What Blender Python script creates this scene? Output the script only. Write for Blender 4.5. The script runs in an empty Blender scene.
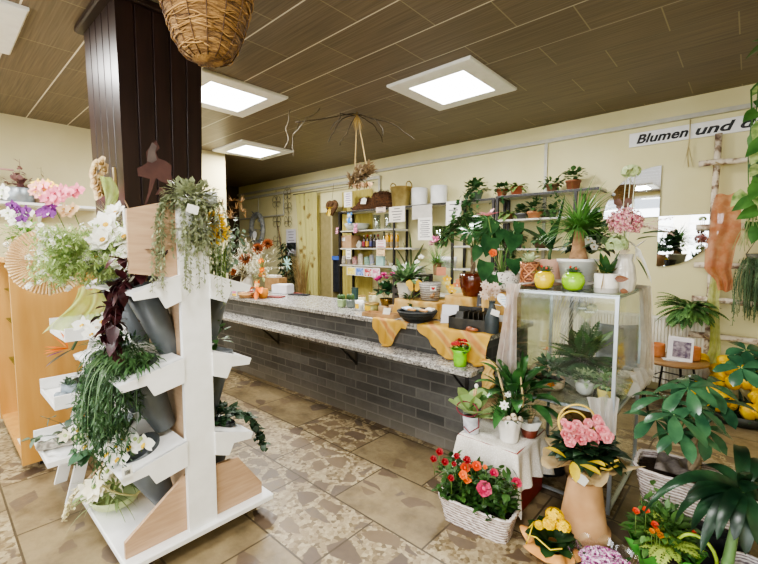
import bpy, math, random
from mathutils import Vector, Matrix, noise
C = bpy.context.scene.collection
V = Vector
PI = math.pi
rng = random.Random(7)
U = rng.uniform

# ------------------------------------------------------------------ camera
FPX, CX, CY, HC = 409.0, 379.0, 282.0, 1.6
YAW, PIT = math.radians(42.1), math.radians(4.47)
Fv = V((-math.sin(YAW)*math.cos(PIT), math.cos(YAW)*math.cos(PIT), -math.sin(PIT)))
Rv = V((math.cos(YAW), math.sin(YAW), 0))
Uv = Rv.cross(Fv)
EYE = V((0, 0, HC))
def ray(x, y): return Fv + Rv*((x-CX)/FPX) - Uv*((y-CY)/FPX)
def PZ(x, y, z=0.0):
    d = ray(x, y); return EYE + d*((z-HC)/d.z)
def PY(x, y, yy):
    d = ray(x, y); return EYE + d*(yy/d.y)
def PX(x, y, xx):
    d = ray(x, y); return EYE + d*(xx/d.x)
def PD(x, y, dep): return EYE + ray(x, y)*dep
def dep(p): return (V(p)-EYE).dot(Fv)
def px2m(p): return dep(p)/FPX

cam = bpy.data.cameras.new('camera'); camo = bpy.data.objects.new('camera', cam); C.objects.link(camo)
cam.sensor_fit = 'HORIZONTAL'; cam.sensor_width = 36; cam.lens = FPX/758*36; cam.clip_start = .05; cam.clip_end = 100
M = Matrix((Rv, Uv, -Fv)).transposed().to_4x4(); M.translation = EYE
camo.matrix_world = M
bpy.context.scene.camera = camo

# ------------------------------------------------------------------ materials
def lin(c):
    if isinstance(c, str):
        c = [int(c[i:i+2], 16)/255 for i in (0, 2, 4)]
    return tuple((v/12.92 if v <= .04045 else ((v+.055)/1.055)**2.4) for v in c[:3]) + (1,)
class NT:
    def __init__(s, name):
        s.m = bpy.data.materials.new(name); s.m.use_nodes = True; s.t = s.m.node_tree
        s.b = s.t.nodes['Principled BSDF']; s.out = s.t.nodes['Material Output']
    def n(s, typ, **kw):
        nd = s.t.nodes.new('ShaderNode'+typ)
        for k, v in kw.items():
            if k.startswith('i_'):
                key = k[2:]; key = int(key) if key.isdigit() else key.replace('_', ' ')
                nd.inputs[key].default_value = v
            else: setattr(nd, k, v)
        return nd
    def l(s, a, b): s.t.links.new(a, b)
    def ramp(s, fac, stops, interp='LINEAR'):
        r = s.n('ValToRGB'); cr = r.color_ramp; cr.interpolation = interp
        while len(cr.elements) < len(stops): cr.elements.new(.5)
        for e, (p, c) in zip(cr.elements, stops): e.position = p; e.color = lin(c) if not isinstance(c, float) else (c, c, c, 1)
        s.l(fac, r.inputs[0]); return r.outputs[0]
    def mix(s, f, a, b, bt='MIX'):
        m = s.n('Mix', data_type='RGBA', blend_type=bt)
        for k, v in ((0, f), (6, a), (7, b)):
            if hasattr(v, 'is_linked') or hasattr(v, 'links'): s.l(v, m.inputs[k])
            else: m.inputs[k].default_value = v if k == 0 else (lin(v) if isinstance(v, str) else v)
        return m.outputs[2]
    def math(s, op, a, b=0.0):
        m = s.n('Math', operation=op)
        for k, v in ((0, a), (1, b)):
            if isinstance(v, (int, float)): m.inputs[k].default_value = v
            else: s.l(v, m.inputs[k])
        return m.outputs[0]
    def bump(s, h, strength=.3, dist=.01):
        b = s.n('Bump'); b.inputs['Strength'].default_value = strength; b.inputs['Distance'].default_value = dist
        s.l(h, b.inputs['Height']); s.l(b.outputs[0], s.b.inputs['Normal'])
MC = {}
def mat(c1, c2=None, rough=.6, scale=12, metal=0, spec=.5, bump=0, stretch=None, trans=0, emis=0, detail=3, coat=0, pos=(.35, .65)):
    key = (c1, c2, rough, scale, metal, spec, bump, stretch, trans, emis, coat, pos)
    if key in MC: return MC[key]
    t = NT('m_'+str(c1)); b = t.b
    c2 = c2 or c1
    tc = t.n('TexCoord')
    mp = t.n('Mapping'); t.l(tc.outputs['Object'], mp.inputs[0])
    if stretch: mp.inputs['Scale'].default_value = stretch
    nz = t.n('TexNoise', i_Scale=scale, i_Detail=detail); t.l(mp.outputs[0], nz.inputs['Vector'])
    col = t.ramp(nz.outputs[0], [(pos[0], c1), (pos[1], c2)])
    t.l(col, b.inputs['Base Color'])
    b.inputs['Roughness'].default_value = rough; b.inputs['Metallic'].default_value = metal
    b.inputs['Specular IOR Level'].default_value = spec
    if coat: b.inputs['Coat Weight'].default_value = coat; b.inputs['Coat Roughness'].default_value = .1
    if bump: t.bump(nz.outputs[0], bump, .01)
    if trans:
        tr = t.n('BsdfTranslucent'); t.l(col, tr.inputs[0])
        mx = t.n('MixShader', i_0=trans); t.l(b.outputs[0], mx.inputs[1]); t.l(tr.outputs[0], mx.inputs[2]); t.l(mx.outputs[0], t.out.inputs[0])
    if emis:
        t.l(col, b.inputs['Emission Color']); b.inputs['Emission Strength'].default_value = emis
    MC[key] = t.m; return t.m
def dull(c, k=.20):
    r = [int(c[i:i+2], 16) for i in (0, 2, 4)]; y = .3*r[0]+.59*r[1]+.11*r[2]; r = [v+(y-v)*k for v in r]; r[2] *= .94
    return '%02X%02X%02X' % tuple(int(max(0, min(255, v))) for v in r)
def leafm(c1, c2, rough=.4, trans=.18, scale=9): return mat(dull(c1), dull(c2), rough=rough, scale=scale, trans=trans, spec=.4)
def sheer(c, alpha=.5, rough=.8, c2=None):
    key = ('sheer', c, alpha, c2)
    if key in MC: return MC[key]
    t = NT('sheer_'+c)
    tc = t.n('TexCoord'); nz = t.n('TexNoise', i_Scale=14.0); t.l(tc.outputs['Object'], nz.inputs['Vector'])
    col = t.ramp(nz.outputs[0], [(.4, c), (.6, c2 or c)])
    d = t.n('BsdfDiffuse'); t.l(col, d.inputs[0]); tl = t.n('BsdfTranslucent'); t.l(col, tl.inputs[0])
    a = t.n('MixShader', i_0=.45); t.l(d.outputs[0], a.inputs[1]); t.l(tl.outputs[0], a.inputs[2])
    tp = t.n('BsdfTransparent'); lw = t.n('LayerWeight', i_Blend=.35)
    fac = t.math('ADD', t.math('MULTIPLY', lw.outputs['Facing'], .5), alpha)
    m = t.n('MixShader'); t.l(fac, m.inputs[0]); t.l(tp.outputs[0], m.inputs[1]); t.l(a.outputs[0], m.inputs[2])
    t.l(m.outputs[0], t.out.inputs[0]); MC[key] = t.m; return t.m
def glassm(c='FFFFFF', amt=.10, tint='FFFFFF'):
    key = ('glass', c, amt, tint)
    if key in MC: return MC[key]
    t = NT('glass'); g = t.n('BsdfGlossy', i_Roughness=.03); g.inputs[0].default_value = lin(c)
    tp = t.n('BsdfTransparent'); tp.inputs[0].default_value = lin(tint)
    lw = t.n('LayerWeight', i_Blend=.25); f = t.math('ADD', t.math('MULTIPLY', lw.outputs['Fresnel'], .45), amt)
    m = t.n('MixShader'); t.l(f, m.inputs[0]); t.l(tp.outputs[0], m.inputs[1]); t.l(g.outputs[0], m.inputs[2])
    t.l(m.outputs[0], t.out.inputs[0]); MC[key] = t.m; return t.m
def wickerm(c1, c2, sx=90, sz=60, name='wicker', zc=2):
    key = (name, c1, c2, sx, sz)
    if key in MC: return MC[key]
    t = NT(name); tc = t.n('TexCoord')
    mp = t.n('Mapping'); t.l(tc.outputs['Object'], mp.inputs[0]); mp.inputs['Scale'].default_value = (sx, sx, sz)
    nz = t.n('TexNoise', i_Scale=1.0, i_Detail=2.0); t.l(mp.outputs[0], nz.inputs[0])
    w = t.n('TexWave', wave_type='BANDS', bands_direction='Z', i_Scale=sz/6, i_Distortion=1.5, i_Detail=1.0); t.l(tc.outputs['Object'], w.inputs[0])
    h = t.math('ADD', t.math('MULTIPLY', nz.outputs[0], .6), t.math('MULTIPLY', w.outputs['Fac'], .4))
    col = t.ramp(h, [(.3, c2), (.6, c1)]); t.l(col, t.b.inputs['Base Color']); t.b.inputs['Roughness'].default_value = .7
    t.bump(h, .8, .01); MC[key] = t.m; return t.m
def lacem(c, hole=.5, scale=60):
    key = ('lace', c, hole, scale)
    if key in MC: return MC[key]
    t = NT('lace'); tc = t.n('TexCoord'); v = t.n('TexVoronoi', i_Scale=scale, feature='F1'); t.l(tc.outputs['Object'], v.inputs[0])
    col = t.ramp(v.outputs['Distance'], [(.25, '6B6459'), (.42, c)]); t.l(col, t.b.inputs['Base Color']); t.b.inputs['Roughness'].default_value = .6
    t.bump(v.outputs['Distance'], .6, .01); MC[key] = t.m; return t.m

# ------------------------------------------------------------------ mesh builder
def basis(d, up=None):
    d = V(d).normalized(); up = V(up) if up is not None else V((0, 0, 1))
    if abs(d.dot(up.normalized())) > .985: up = V((1, 0, 0)) if abs(d.x) < .9 else V((0, 1, 0))
    s = d.cross(up).normalized(); n = s.cross(d).normalized(); return d, s, n
class MB:
    def __init__(s): s.v = []; s.f = []; s.mi = []; s.cur = 0; s.flat = []
    def add(s, vs, fs, flat=False):
        o = len(s.v); s.v += [tuple(v) for v in vs]
        for f in fs: s.f.append(tuple(i+o for i in f)); s.mi.append(s.cur); s.flat.append(flat)
    def box(s, c, sz, R=None, taper=1.0, bev=0):
        hx, hy, hz = [q/2 for q in sz]; vs = []
        if bev:
            b = bev
            for z, k in ((-hz, b), (-hz+b, 0), (hz-b, 0), (hz, b)):
                for x, y in ((-hx+b, -hy), (hx-b, -hy), (hx, -hy+b), (hx, hy-b), (hx-b, hy), (-hx+b, hy), (-hx, hy-b), (-hx, -hy+b)):
                    tx = taper if z < 0 else 1
                    vs.append(V((x*(1-k/max(hx, 1e-6))*tx, y*(1-k/max(hy, 1e-6))*tx, z)))
            fs = [tuple(range(7, -1, -1)), tuple(range(24, 32))]
            for r in range(3):
                for i in range(8): fs.append((r*8+i, r*8+(i+1) % 8, (r+1)*8+(i+1) % 8, (r+1)*8+i))
        else:
            for z in (-hz, hz):
                k = taper if z < 0 else 1
                for x, y in ((-hx, -hy), (hx, -hy), (hx, hy), (-hx, hy)): vs.append(V((x*k, y*k, z)))
            fs = [(3, 2, 1, 0), (4, 5, 6, 7), (0, 1, 5, 4), (1, 2, 6, 5), (2, 3, 7, 6), (3, 0, 4, 7)]
        if R is not None: vs = [R @ v for v in vs]
        s.add([v+V(c) for v in vs], fs, True); return s
    def b2(s, a, b, **k):  # box by corners
        a = V(a); b = V(b); return s.box((a+b)/2, [abs(q) for q in (b-a)], **k)
    def lathe(s, prof, n=24, c=(0, 0, 0), R=None, capb=True, capt=False, ripple=None):
        vs = []; fs = []
        for j, (r, z) in enumerate(prof):
            for i in range(n):
                a = 2*PI*i/n; rr = r
                if ripple: rr = r*(1+ripple(a, j))
                v = V((rr*math.cos(a), rr*math.sin(a), z))
                if R is not None: v = R @ v
                vs.append(v+V(c))
        for j in range(len(prof)-1):
            for i in range(n): fs.append((j*n+i, j*n+(i+1) % n, (j+1)*n+(i+1) % n, (j+1)*n+i))
        if capb: fs.append(tuple(range(n-1, -1, -1)))
        if capt: fs.append(tuple((len(prof)-1)*n+i for i in range(n)))
        s.add(vs, fs); return s
    def tube(s, pts, r, n=6, closed=False):
        pts = [V(p) for p in pts]; m = len(pts); vs = []; fs = []; up = None
        for i, p in enumerate(pts):
            a = pts[(i-1) % m] if (closed or i > 0) else p; b = pts[(i+1) % m] if (closed or i < m-1) else p
            d = (b-a)
            if d.length < 1e-9: d = V((0, 0, 1))
            d, sd, nn = basis(d, up); up = nn
            rr = r[i] if isinstance(r, (list, tuple)) else r
            for k in range(n):
                t = 2*PI*k/n; vs.append(p+sd*(rr*math.cos(t))+nn*(rr*math.sin(t)))
        for i in range(m if closed else m-1):
            j = (i+1) % m
            for k in range(n): fs.append((i*n+k, i*n+(k+1) % n, j*n+(k+1) % n, j*n+k))
        if not closed: fs += [tuple(range(n-1, -1, -1)), tuple((m-1)*n+k for k in range(n))]
        s.add(vs, fs); return s
    def ell(s, c, r, n=10, m=6, R=None):
        r = (r, r, r) if isinstance(r, (int, float)) else r; vs = []; fs = []
        for j in range(m+1):
            ph = PI*j/m
            for i in range(n):
                a = 2*PI*i/n; v = V((r[0]*math.sin(ph)*math.cos(a), r[1]*math.sin(ph)*math.sin(a), -r[2]*math.cos(ph)))
                if R is not None: v = R @ v
                vs.append(v+V(c))
        for j in range(m):
            for i in range(n): fs.append((j*n+i, j*n+(i+1) % n, (j+1)*n+(i+1) % n, (j+1)*n+i))
        s.add(vs, fs); return s
    def prism(s, poly, o, ax, ay, th):
        """polygon (2-D) in plane o+ax*u+ay*v, extruded along ax x ay by th"""
        o = V(o); ax = V(ax); ay = V(ay); nn = ax.cross(ay).normalized()*th; k = len(poly)
        vs = [o+ax*u+ay*v for u, v in poly]; vs += [v+nn for v in vs]
        fs = [tuple(range(k-1, -1, -1)), tuple(range(k, 2*k))]+[(i, (i+1) % k, k+(i+1) % k, k+i) for i in range(k)]
        s.add(vs, fs, True); return s
    def grid(s, fn, nu, nv):
        vs = [fn(i/nu, j/nv) for j in range(nv+1) for i in range(nu+1)]; w = nu+1
        s.add(vs, [(j*w+i, j*w+i+1, (j+1)*w+i+1, (j+1)*w+i) for j in range(nv) for i in range(nu)]); return s
    def leaf(s, p, d, L, W, droop=.5, shape='lance', fold=.15, n=6, up=None, curl=0):
        p = V(p); d, sd, nn = basis(d, up); vs = []; q = p.copy(); dd = d.copy()
        for i in range(n+1):
            t = i/n
            if shape == 'lance': w = math.sin(PI*min(1, t*.92+.04))**.8 if t < 1 else 0
            elif shape == 'ovate': w = max(0, math.sin(PI*t**.7))**.75
            elif shape == 'obov': w = max(0, math.sin(PI*t**1.5))**.7
            elif shape == 'strap': w = (min(1, .45+t*2.2) if t < .5 else 1-((t-.5)/.5)**2.2)
            elif shape == 'grass': w = 1-t**1.6
            elif shape == 'heart': w = [.0, .95, 1.0, .85, .6, .3, 0][min(6, int(round(t*6)))]
            elif shape == 'round': w = math.sqrt(max(0, 1-(2*t-1)**2))
            elif shape == 'spoon': w = (.25+.75*t if t < .7 else math.sqrt(max(0, 1-((t-.7)/.3)**2)))
            else: w = math.sin(PI*t)
            hw = W*.5*w
            back = -dd*(W*.28) if (shape == 'heart' and i == 1) else V((0, 0, 0))
            vs += [q+sd*hw+nn*(fold*hw)+back, q+nn*(curl*math.sin(PI*t)*L), q-sd*hw+nn*(fold*hw)+back]
            dd = (dd+V((0, 0, -droop/n))).normalized(); q = q+dd*(L/n)
            nn = sd.cross(dd).normalized()
        fs = []
        for i in range(n):
            a = i*3; fs += [(a, a+1, a+4, a+3), (a+1, a+2, a+5, a+4)]
        s.add(vs, fs); return q
    def quadleaf(s, p, d, L, W, up=None):
        p = V(p); d, sd, nn = basis(d, up)
        s.add([p, p+d*L*.45+sd*W*.5+nn*W*.12, p+d*L, p+d*L*.45-sd*W*.5+nn*W*.12], [(0, 1, 2), (0, 2, 3)])
    def build(s, name, mats, parent=None, loc=None, smooth=True):
        me = bpy.data.meshes.new(name); me.from_pydata(s.v, [], s.f)
        mats = mats if isinstance(mats, (list, tuple)) else [mats]
        for m in mats: me.materials.append(m)
        if len(mats) > 1: me.polygons.foreach_set('material_index', s.mi)
        me.polygons.foreach_set('use_smooth', [smooth and not f for f in s.flat])
        me.update(); o = bpy.data.objects.new(name, me); C.objects.link(o)
        if parent is not None: o.parent = parent
        if loc is not None: o.location = loc
        return o
def thing(name, label, cat, loc=(0, 0, 0), rz=0, group=None):
    o = bpy.data.objects.new(name, None); o.empty_display_size = .05; C.objects.link(o)
    o.location = loc; o.rotation_euler.z = rz; o['label'] = label; o['category'] = cat
    if group: o['group'] = group
    return o
def tag(o, label, cat, group=None, kind=None):
    o['label'] = label; o['category'] = cat
    if group: o['group'] = group
    if kind: o['kind'] = kind
    return o
def struct(name, mb, m, label=None, parent=None, smooth=False):
    o = mb.build(name, m, parent, smooth=smooth)
    if parent is None:
        o['kind'] = 'structure'
        if label: o['label'] = label
    return o
def dup(root, loc, rz=0, label=None, group=None, sc=None):
    r = root.copy(); C.objects.link(r); r.location = loc; r.rotation_euler.z = rz
    if sc: r.scale = (sc, sc, sc)
    if label: r['label'] = label
    if group: r['group'] = group
    for ch in list(root.children):
        c = ch.copy(); C.objects.link(c); c.parent = r
        for g in list(ch.children):
            d = g.copy(); C.objects.link(d); d.parent = c
    return r
def rdir(lo=-.1, hi=1.0, az=None):
    z = U(lo, hi); a = U(0, 2*PI) if az is None else U(*az); r = math.sqrt(max(0, 1-z*z)); return V((r*math.cos(a), r*math.sin(a), z))
def jit(v, a): return V(v)+V((U(-a, a), U(-a, a), U(-a, a)))

# ------------------------------------------------------------------ plant pieces
def bush(mb, c, r, n, L, W, shape='ovate', droop=.5, fold=.15, lo=-.1, seg=4, inner=.35):
    c = V(c); r = V(r) if not isinstance(r, (int, float)) else V((r, r, r))
    for i in range(n):
        d = rdir(lo); k = U(inner, 1)
        p = c+V((d.x*r.x*k, d.y*r.y*k, d.z*r.z*k)); k2 = U(.7, 1.15)
        mb.leaf(p, jit(d, .5), L*k2, W*k2, droop, shape, fold, seg)
def rosette(mb, p, n, L, W, elev=(.2, 1.2), droop=1.0, shape='lance', fold=.2, seg=7, off=.01):
    for i in range(n):
        a = i*2.39996+U(-.2, .2); e = elev[0]+(elev[1]-elev[0])*(i/max(1, n-1))
        d = V((math.cos(a)*math.cos(e), math.sin(a)*math.cos(e), math.sin(e))); k = U(.8, 1.1)
        mb.leaf(V(p)+V((math.cos(a)*off, math.sin(a)*off, 0)), d, L*k, W*k, droop, shape, fold, seg)
def frond(mb, p, d, L, W, droop=1.2, n=14, fill=.8, stem=True):
    q = V(p); dd = V(d).normalized(); pts = []
    for i in range(n+1):
        t = i/n; pts.append(q.copy()); _, sd, nn = basis(dd)
        if t > .08:
            ll = W*.5*math.sin(PI*min(1, (.12+t*.88)))**.8+.004
            for sg in (-1, 1):
                mb.quadleaf(q, (sd*sg+dd*.45+V((0, 0, -.15))).normalized(), ll, L/n*fill*1.7, nn)
        dd = (dd+V((0, 0, -droop/n))).normalized(); q = q+dd*(L/n)
    if stem: mb.tube(pts[::2], L*.006+.0006, 3)
def fern(mb, p, n, L, W, elev=(.1, 1.3), droop=1.3, az=None, seg=14):
    for i in range(n):
        a = i*2.39996 if az is None else U(*az); e = U(*elev); k = U(.75, 1.1)
        frond(mb, p, (math.cos(a)*math.cos(e), math.sin(a)*math.cos(e), math.sin(e)), L*k, W*k, droop, seg)
def trail(mb, pts, L, W, step=.03, shape='ovate', spread=.6, seg=3, sub=None, stem=.0015, down=.5):
    pts = [V(p) for p in pts]
    if stem: mb.tube(pts, stem, 4)
    for a, b in zip(pts[:-1], pts[1:]):
        k = max(1, int((b-a).length/step))
        for i in range(k):
            p = a.lerp(b, (i+U(0, 1))/k); d = V((U(-1, 1), U(-1, 1), U(-1, .4)*down*2)).normalized()
            s = U(.7, 1.2); mb.leaf(p, d, L*s, W*s, .6, shape, .15, seg)
def vine(p, d, L, grav=1.5, n=8, wob=.15):
    q = V(p); dd = V(d).normalized(); out = [q.copy()]
    for i in range(n):
        dd = (dd+V((U(-wob, wob), U(-wob, wob), -grav/n))).normalized(); q = q+dd*(L/n); out.append(q.copy())
    return out
def R_to(nrm):
    d, s, n = basis(nrm); return Matrix((s, n, d)).transposed()
def flower(mb, c, nrm, rad, n=5, w=.9, cup=.3, shape='ovate', ctr=.22, layers=1, rot=None):
    """petals mi=0, centre mi=1"""
    d, s, q = basis(nrm); c = V(c); a0 = U(0, 6)
    for l in range(layers):
        kk = 1-.22*l; e = cup+.3*l
        for i in range(n):
            a = a0+l*.4+2*PI*i/n; dir_ = (s*math.cos(a)+q*math.sin(a))*math.cos(e)+d*math.sin(e)
            mb.cur = 0; mb.leaf(c+d*(.002*l), dir_, rad*kk, rad*w*kk, .15, shape, .15, 4, up=d)
    if ctr: mb.cur = 1; mb.ell(c+d*rad*.08, rad*ctr, 7, 4); mb.cur = 0
def rose(mb, c, nrm, rad, layers=4, n=5):
    d, s, q = basis(nrm); c = V(c)
    for l in range(layers):
        e = .25+.33*l; rr = rad*(1-.17*l); off = rad*(.10*(layers-l))
        for i in range(n):
            a = l*.7+2*PI*i/n; h = s*math.cos(a)+q*math.sin(a)
            mb.leaf(c+h*off*.3-d*rad*.2, h*math.cos(e)+d*math.sin(e), rr, rr*1.15, -.2, 'spoon', .35, 4, up=d)
    mb.ell(c+d*rad*.15, rad*.35, 7, 4)
def mum(mb, c, nrm, rad, n=46, w=.22):
    d, s, q = basis(nrm); c = V(c)
    for i in range(n):
        t = i/n; e = t*1.5-.1; a = i*2.39996; h = s*math.cos(a)+q*math.sin(a); k = rad*(1-.35*t)
        mb.leaf(c, h*math.cos(e)+d*math.sin(e), k, rad*w, 0, 'spoon', .4, 3, up=d)
def orchid(mb, c, nrm, rad):
    """petals mi 0, lip mi 1"""
    d, s, q = basis(nrm); c = V(c); mb.cur = 0
    for a, L, W in ((PI/2, 1, .55), (PI/2+2.2, 1, .5), (PI/2-2.2, 1, .5), (.15, 1.05, 1.0), (PI-.15, 1.05, 1.0)):
        mb.leaf(c, (s*math.cos(a)+q*math.sin(a))*.97+d*.2, rad*L, rad*W, .1, 'ovate', -.1, 5, up=d)
    mb.cur = 1; mb.leaf(c+d*.004, d*.8-q*.6, rad*.5, rad*.35, .2, 'ovate', .5, 3, up=q); mb.ell(c+d*rad*.1, rad*.13, 6, 4); mb.cur = 0
def cluster(mb, c, r, n, rad, k=5, w=.8, lo=0):
    c = V(c)
    for i in range(n):
        d = rdir(lo); flower(mb, c+V((d.x*r, d.y*r, d.z*r*.7)), d, rad, k, w, .2, 'round', .2)
def stem(parent, pts, r, m, name='stem'):
    return MB().tube(pts, r, 5).build(name, m, parent)
def potpro(rt, rb, h, w=.006, lip=0, lh=.02):
    if lip: return [(rb, 0), (rt*.97, h-lh), (rt+lip, h-lh), (rt+lip, h), (rt+lip-w, h), (rt-w, h-lh), (rb*.9, .012)]
    return [(rb*.96, 0), (rb, .004), (rt, h-.002), (rt-w*.3, h), (rt-w, h-.003), (rb*.9, .012)]
def pot(root, rt, rb, h, m, lip=0, soil=True, n=24, name='pot', ripple=None, lh=.02, prof=None, soilm=None):
    o = MB().lathe(prof or potpro(rt, rb, h, lip=lip, lh=lh), n, ripple=ripple).build(name, m, root)
    if soil:
        rs = rt-.004; MB().lathe([(rs*.98, h*.86), (rs*.6, h*.9), (.001, h*.92)], 16, capb=True).build('soil', soilm or SOIL, root)
    return o
SOIL = mat('2A2019', '46382A', rough=.95, scale=60, bump=.6)
STEMG = mat('4F6B2E', '6B8440', rough=.6)
TWIG = mat('5A4630', '7A6348', rough=.85)
def paper(name, label, cat, o, ax, ay, w, h, m, lines=0, linem=None, group=None, th=.002, lw=.55, head=False, block=None):
    """a thin sheet, centre o, axes ax (right) ay (up)"""
    ax = V(ax).normalized(); ay = V(ay).normalized(); nn = ax.cross(ay)
    t = thing(name, label, cat, o, 0, group)
    MB().prism([(-w/2, -h/2), (w/2, -h/2), (w/2, h/2), (-w/2, h/2)], -nn*th, ax, ay, th).build('sheet', m, t, smooth=False)
    if lines:
        mb = MB(); r2 = random.Random(len(label))
        for i in range(lines):
            y = h*.36-h*.72*i/max(1, lines-1); ww = w*.72*(r2.uniform(.6, 1) if not head or i else .5); hh = min(.013, h*.72/lines*.4)
            mb.prism([(-ww/2, y-hh/2), (ww/2, y-hh/2), (ww/2, y+hh/2), (-ww/2, y+hh/2)], nn*.0004, ax, ay, .0004)
        mb.build('text_lines', linem or mat('55535A'), t, smooth=False)
    if block:
        mb = MB(); x0, y0, x1, y1, bm = block
        mb.prism([(x0*w, y0*h), (x1*w, y0*h), (x1*w, y1*h), (x0*w, y1*h)], nn*.0004, ax, ay, .0004).build('picture', bm, t, smooth=False)
    return t
# ================================================================== SETTING
CEIL = 3.227; YB = 5.55; XL = -6.70; XFL = -9.93; XR = 2.2; YF = -2.6
def brickcoords(t, vec, w, h, off=.5, mort=.004, sx=0, sy=0):
    mp = t.n('Mapping'); mp.inputs['Location'].default_value = (sx, sy, 0); t.l(vec, mp.inputs[0])
    b = t.n('TexBrick', offset=off, offset_frequency=2); t.l(mp.outputs[0], b.inputs['Vector'])
    for k, v in (('Scale', 1.0), ('Mortar Size', mort), ('Mortar Smooth', .1), ('Bias', 0.0), ('Brick Width', w), ('Row Height', h)): b.inputs[k].default_value = v
    b.inputs['Color1'].default_value = (0, 0, 0, 1); b.inputs['Color2'].default_value = (1, 1, 1, 1); b.inputs['Mortar'].default_value = (.5, .5, .5, 1)
    return b, mp
def floor_mat():
    t = NT('floor_stone'); tc = t.n('TexCoord'); o = tc.outputs['Object']
    b, mp = brickcoords(t, o, .70, .48, .5, .006, 1.57, -1.69+.48*4)
    rnd = b.outputs['Color']
    # stones inside a slab
    mp2 = t.n('Mapping'); mp2.inputs['Scale'].default_value = (1, 1.35, 1); t.l(o, mp2.inputs[0])
    nz = t.n('TexNoise', i_Scale=5.0, i_Detail=3.0); t.l(o, nz.inputs[0])
    ad = t.n('VectorMath', operation='MULTIPLY_ADD'); t.l(nz.outputs['Color'], ad.inputs[0]); ad.inputs[1].default_value = (.12,)*3; t.l(mp2.outputs[0], ad.inputs[2])
    vo = t.n('TexVoronoi', i_Scale=5.2, feature='DISTANCE_TO_EDGE', i_Randomness=1.0); t.l(ad.outputs[0], vo.inputs['Vector'])
    vc = t.n('TexVoronoi', i_Scale=5.2, feature='F1'); t.l(ad.outputs[0], vc.inputs['Vector'])
    sv = t.n('SeparateColor'); t.l(vc.outputs['Color'], sv.inputs[0])
    stone_in = t.ramp(t.math('ADD', vo.outputs['Distance'], t.math('MULTIPLY', t.math('SUBTRACT', nz.outputs[0], .5), .10)), [(.11, 0.0), (.135, 1.0)])
    big = t.math('GREATER_THAN', sv.outputs[0], .30)
    stone = t.math('MULTIPLY', stone_in, big)
    fine = t.n('TexVoronoi', i_Scale=42.0, feature='F1'); t.l(o, fine.inputs['Vector'])
    n2 = t.n('TexNoise', i_Scale=26.0, i_Detail=4.0); t.l(o, n2.inputs[0])
    n3 = t.n('TexNoise', i_Scale=3.0, i_Detail=6.0, i_Roughness=.65); t.l(o, n3.inputs[0])
    fs = t.n('SeparateColor'); t.l(fine.outputs['Color'], fs.inputs[0])
    terr = t.ramp(t.math('ADD', t.math('MULTIPLY', fs.outputs[0], .6), t.math('MULTIPLY', n2.outputs[0], .4)), [(.30, '97876A'), (.5, 'B8AB8C'), (.66, '877657'), (.82, '6A5B42')])
    stc = t.ramp(t.math('ADD', t.math('MULTIPLY', sv.outputs[1], .7), t.math('MULTIPLY', n2.outputs[0], .3)), [(.2, '665749'), (.5, '7C6B53'), (.75, '6C6054'), (.95, '8C7858')])
    slab1 = t.mix(stone, terr, stc)
    plain = t.ramp(n3.outputs[0], [(.3, '6C5F47'), (.45, '85765A'), (.58, '938466'), (.7, '756850')])
    pst = t.math('MULTIPLY', stone_in, t.math('GREATER_THAN', sv.outputs[0], .72))
    slab2 = t.mix(pst, plain, stc)
    # smooth slabs towards the room front, pebbly ones towards the counter
    sp = t.n('SeparateXYZ'); t.l(o, sp.inputs[0])
    far = t.math('GREATER_THAN', sp.outputs[1], 1.69); left = t.math('LESS_THAN', sp.outputs[0], -1.3)
    bias = t.math('MULTIPLY', t.math('MULTIPLY', far, left), .42)
    sel = t.math('GREATER_THAN', t.math('SUBTRACT', rnd, bias), .46)
    col = t.mix(sel, slab1, slab2)
    col = t.mix(.35, col, t.ramp(n3.outputs[0], [(.3, '8C7A5E'), (.7, 'F4ECD8')]), 'MULTIPLY')
    col = t.mix(b.outputs['Fac'], col, '4E4230')
    t.l(col, t.b.inputs['Base Color'])
    t.l(t.ramp(n2.outputs[0], [(.3, .32), (.7, .5)]), t.b.inputs['Roughness'])
    h = t.math('SUBTRACT', 1.0, b.outputs['Fac']); t.bump(h, .5, .004)
    return t.m
def ceil_mat():
    t = NT('ceiling_panels'); tc = t.n('TexCoord'); o = tc.outputs['Object']
    b, mp = brickcoords(t, o, .82, .413, .47, .0045, .96, -.93+.413*2)
    sp = t.n('SeparateXYZ'); t.l(o, sp.inputs[0])
    mpw = t.n('Mapping'); mpw.inputs['Scale'].default_value = (1.2, 55, 1); t.l(o, mpw.inputs[0])
    nz = t.n('TexNoise', i_Scale=1.5, i_Detail=5.0); t.l(mpw.outputs[0], nz.inputs[0])
    wood = t.ramp(nz.outputs[0], [(.3, '5C5040'), (.5, '6F614E'), (.7, '7D6F5A')])
    wood = t.mix(.30, wood, t.ramp(b.outputs['Color'], [(0, 'C0B090'), (1, 'FFFFFF')]), 'MULTIPLY')
    # bright aluminium strips along the rows, thin dark/light joints across
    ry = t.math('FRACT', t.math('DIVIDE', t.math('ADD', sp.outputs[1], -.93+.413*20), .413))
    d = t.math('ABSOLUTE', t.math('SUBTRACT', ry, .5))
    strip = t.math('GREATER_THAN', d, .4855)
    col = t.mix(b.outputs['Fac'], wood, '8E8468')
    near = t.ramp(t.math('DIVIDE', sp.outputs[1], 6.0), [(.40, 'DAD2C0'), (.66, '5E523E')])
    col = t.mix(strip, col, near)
    t.l(col, t.b.inputs['Base Color']); t.b.inputs['Roughness'].default_value = .45
    t.bump(t.math('SUBTRACT', 1.0, b.outputs['Fac']), .4, .004)
    return t.m
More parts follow.
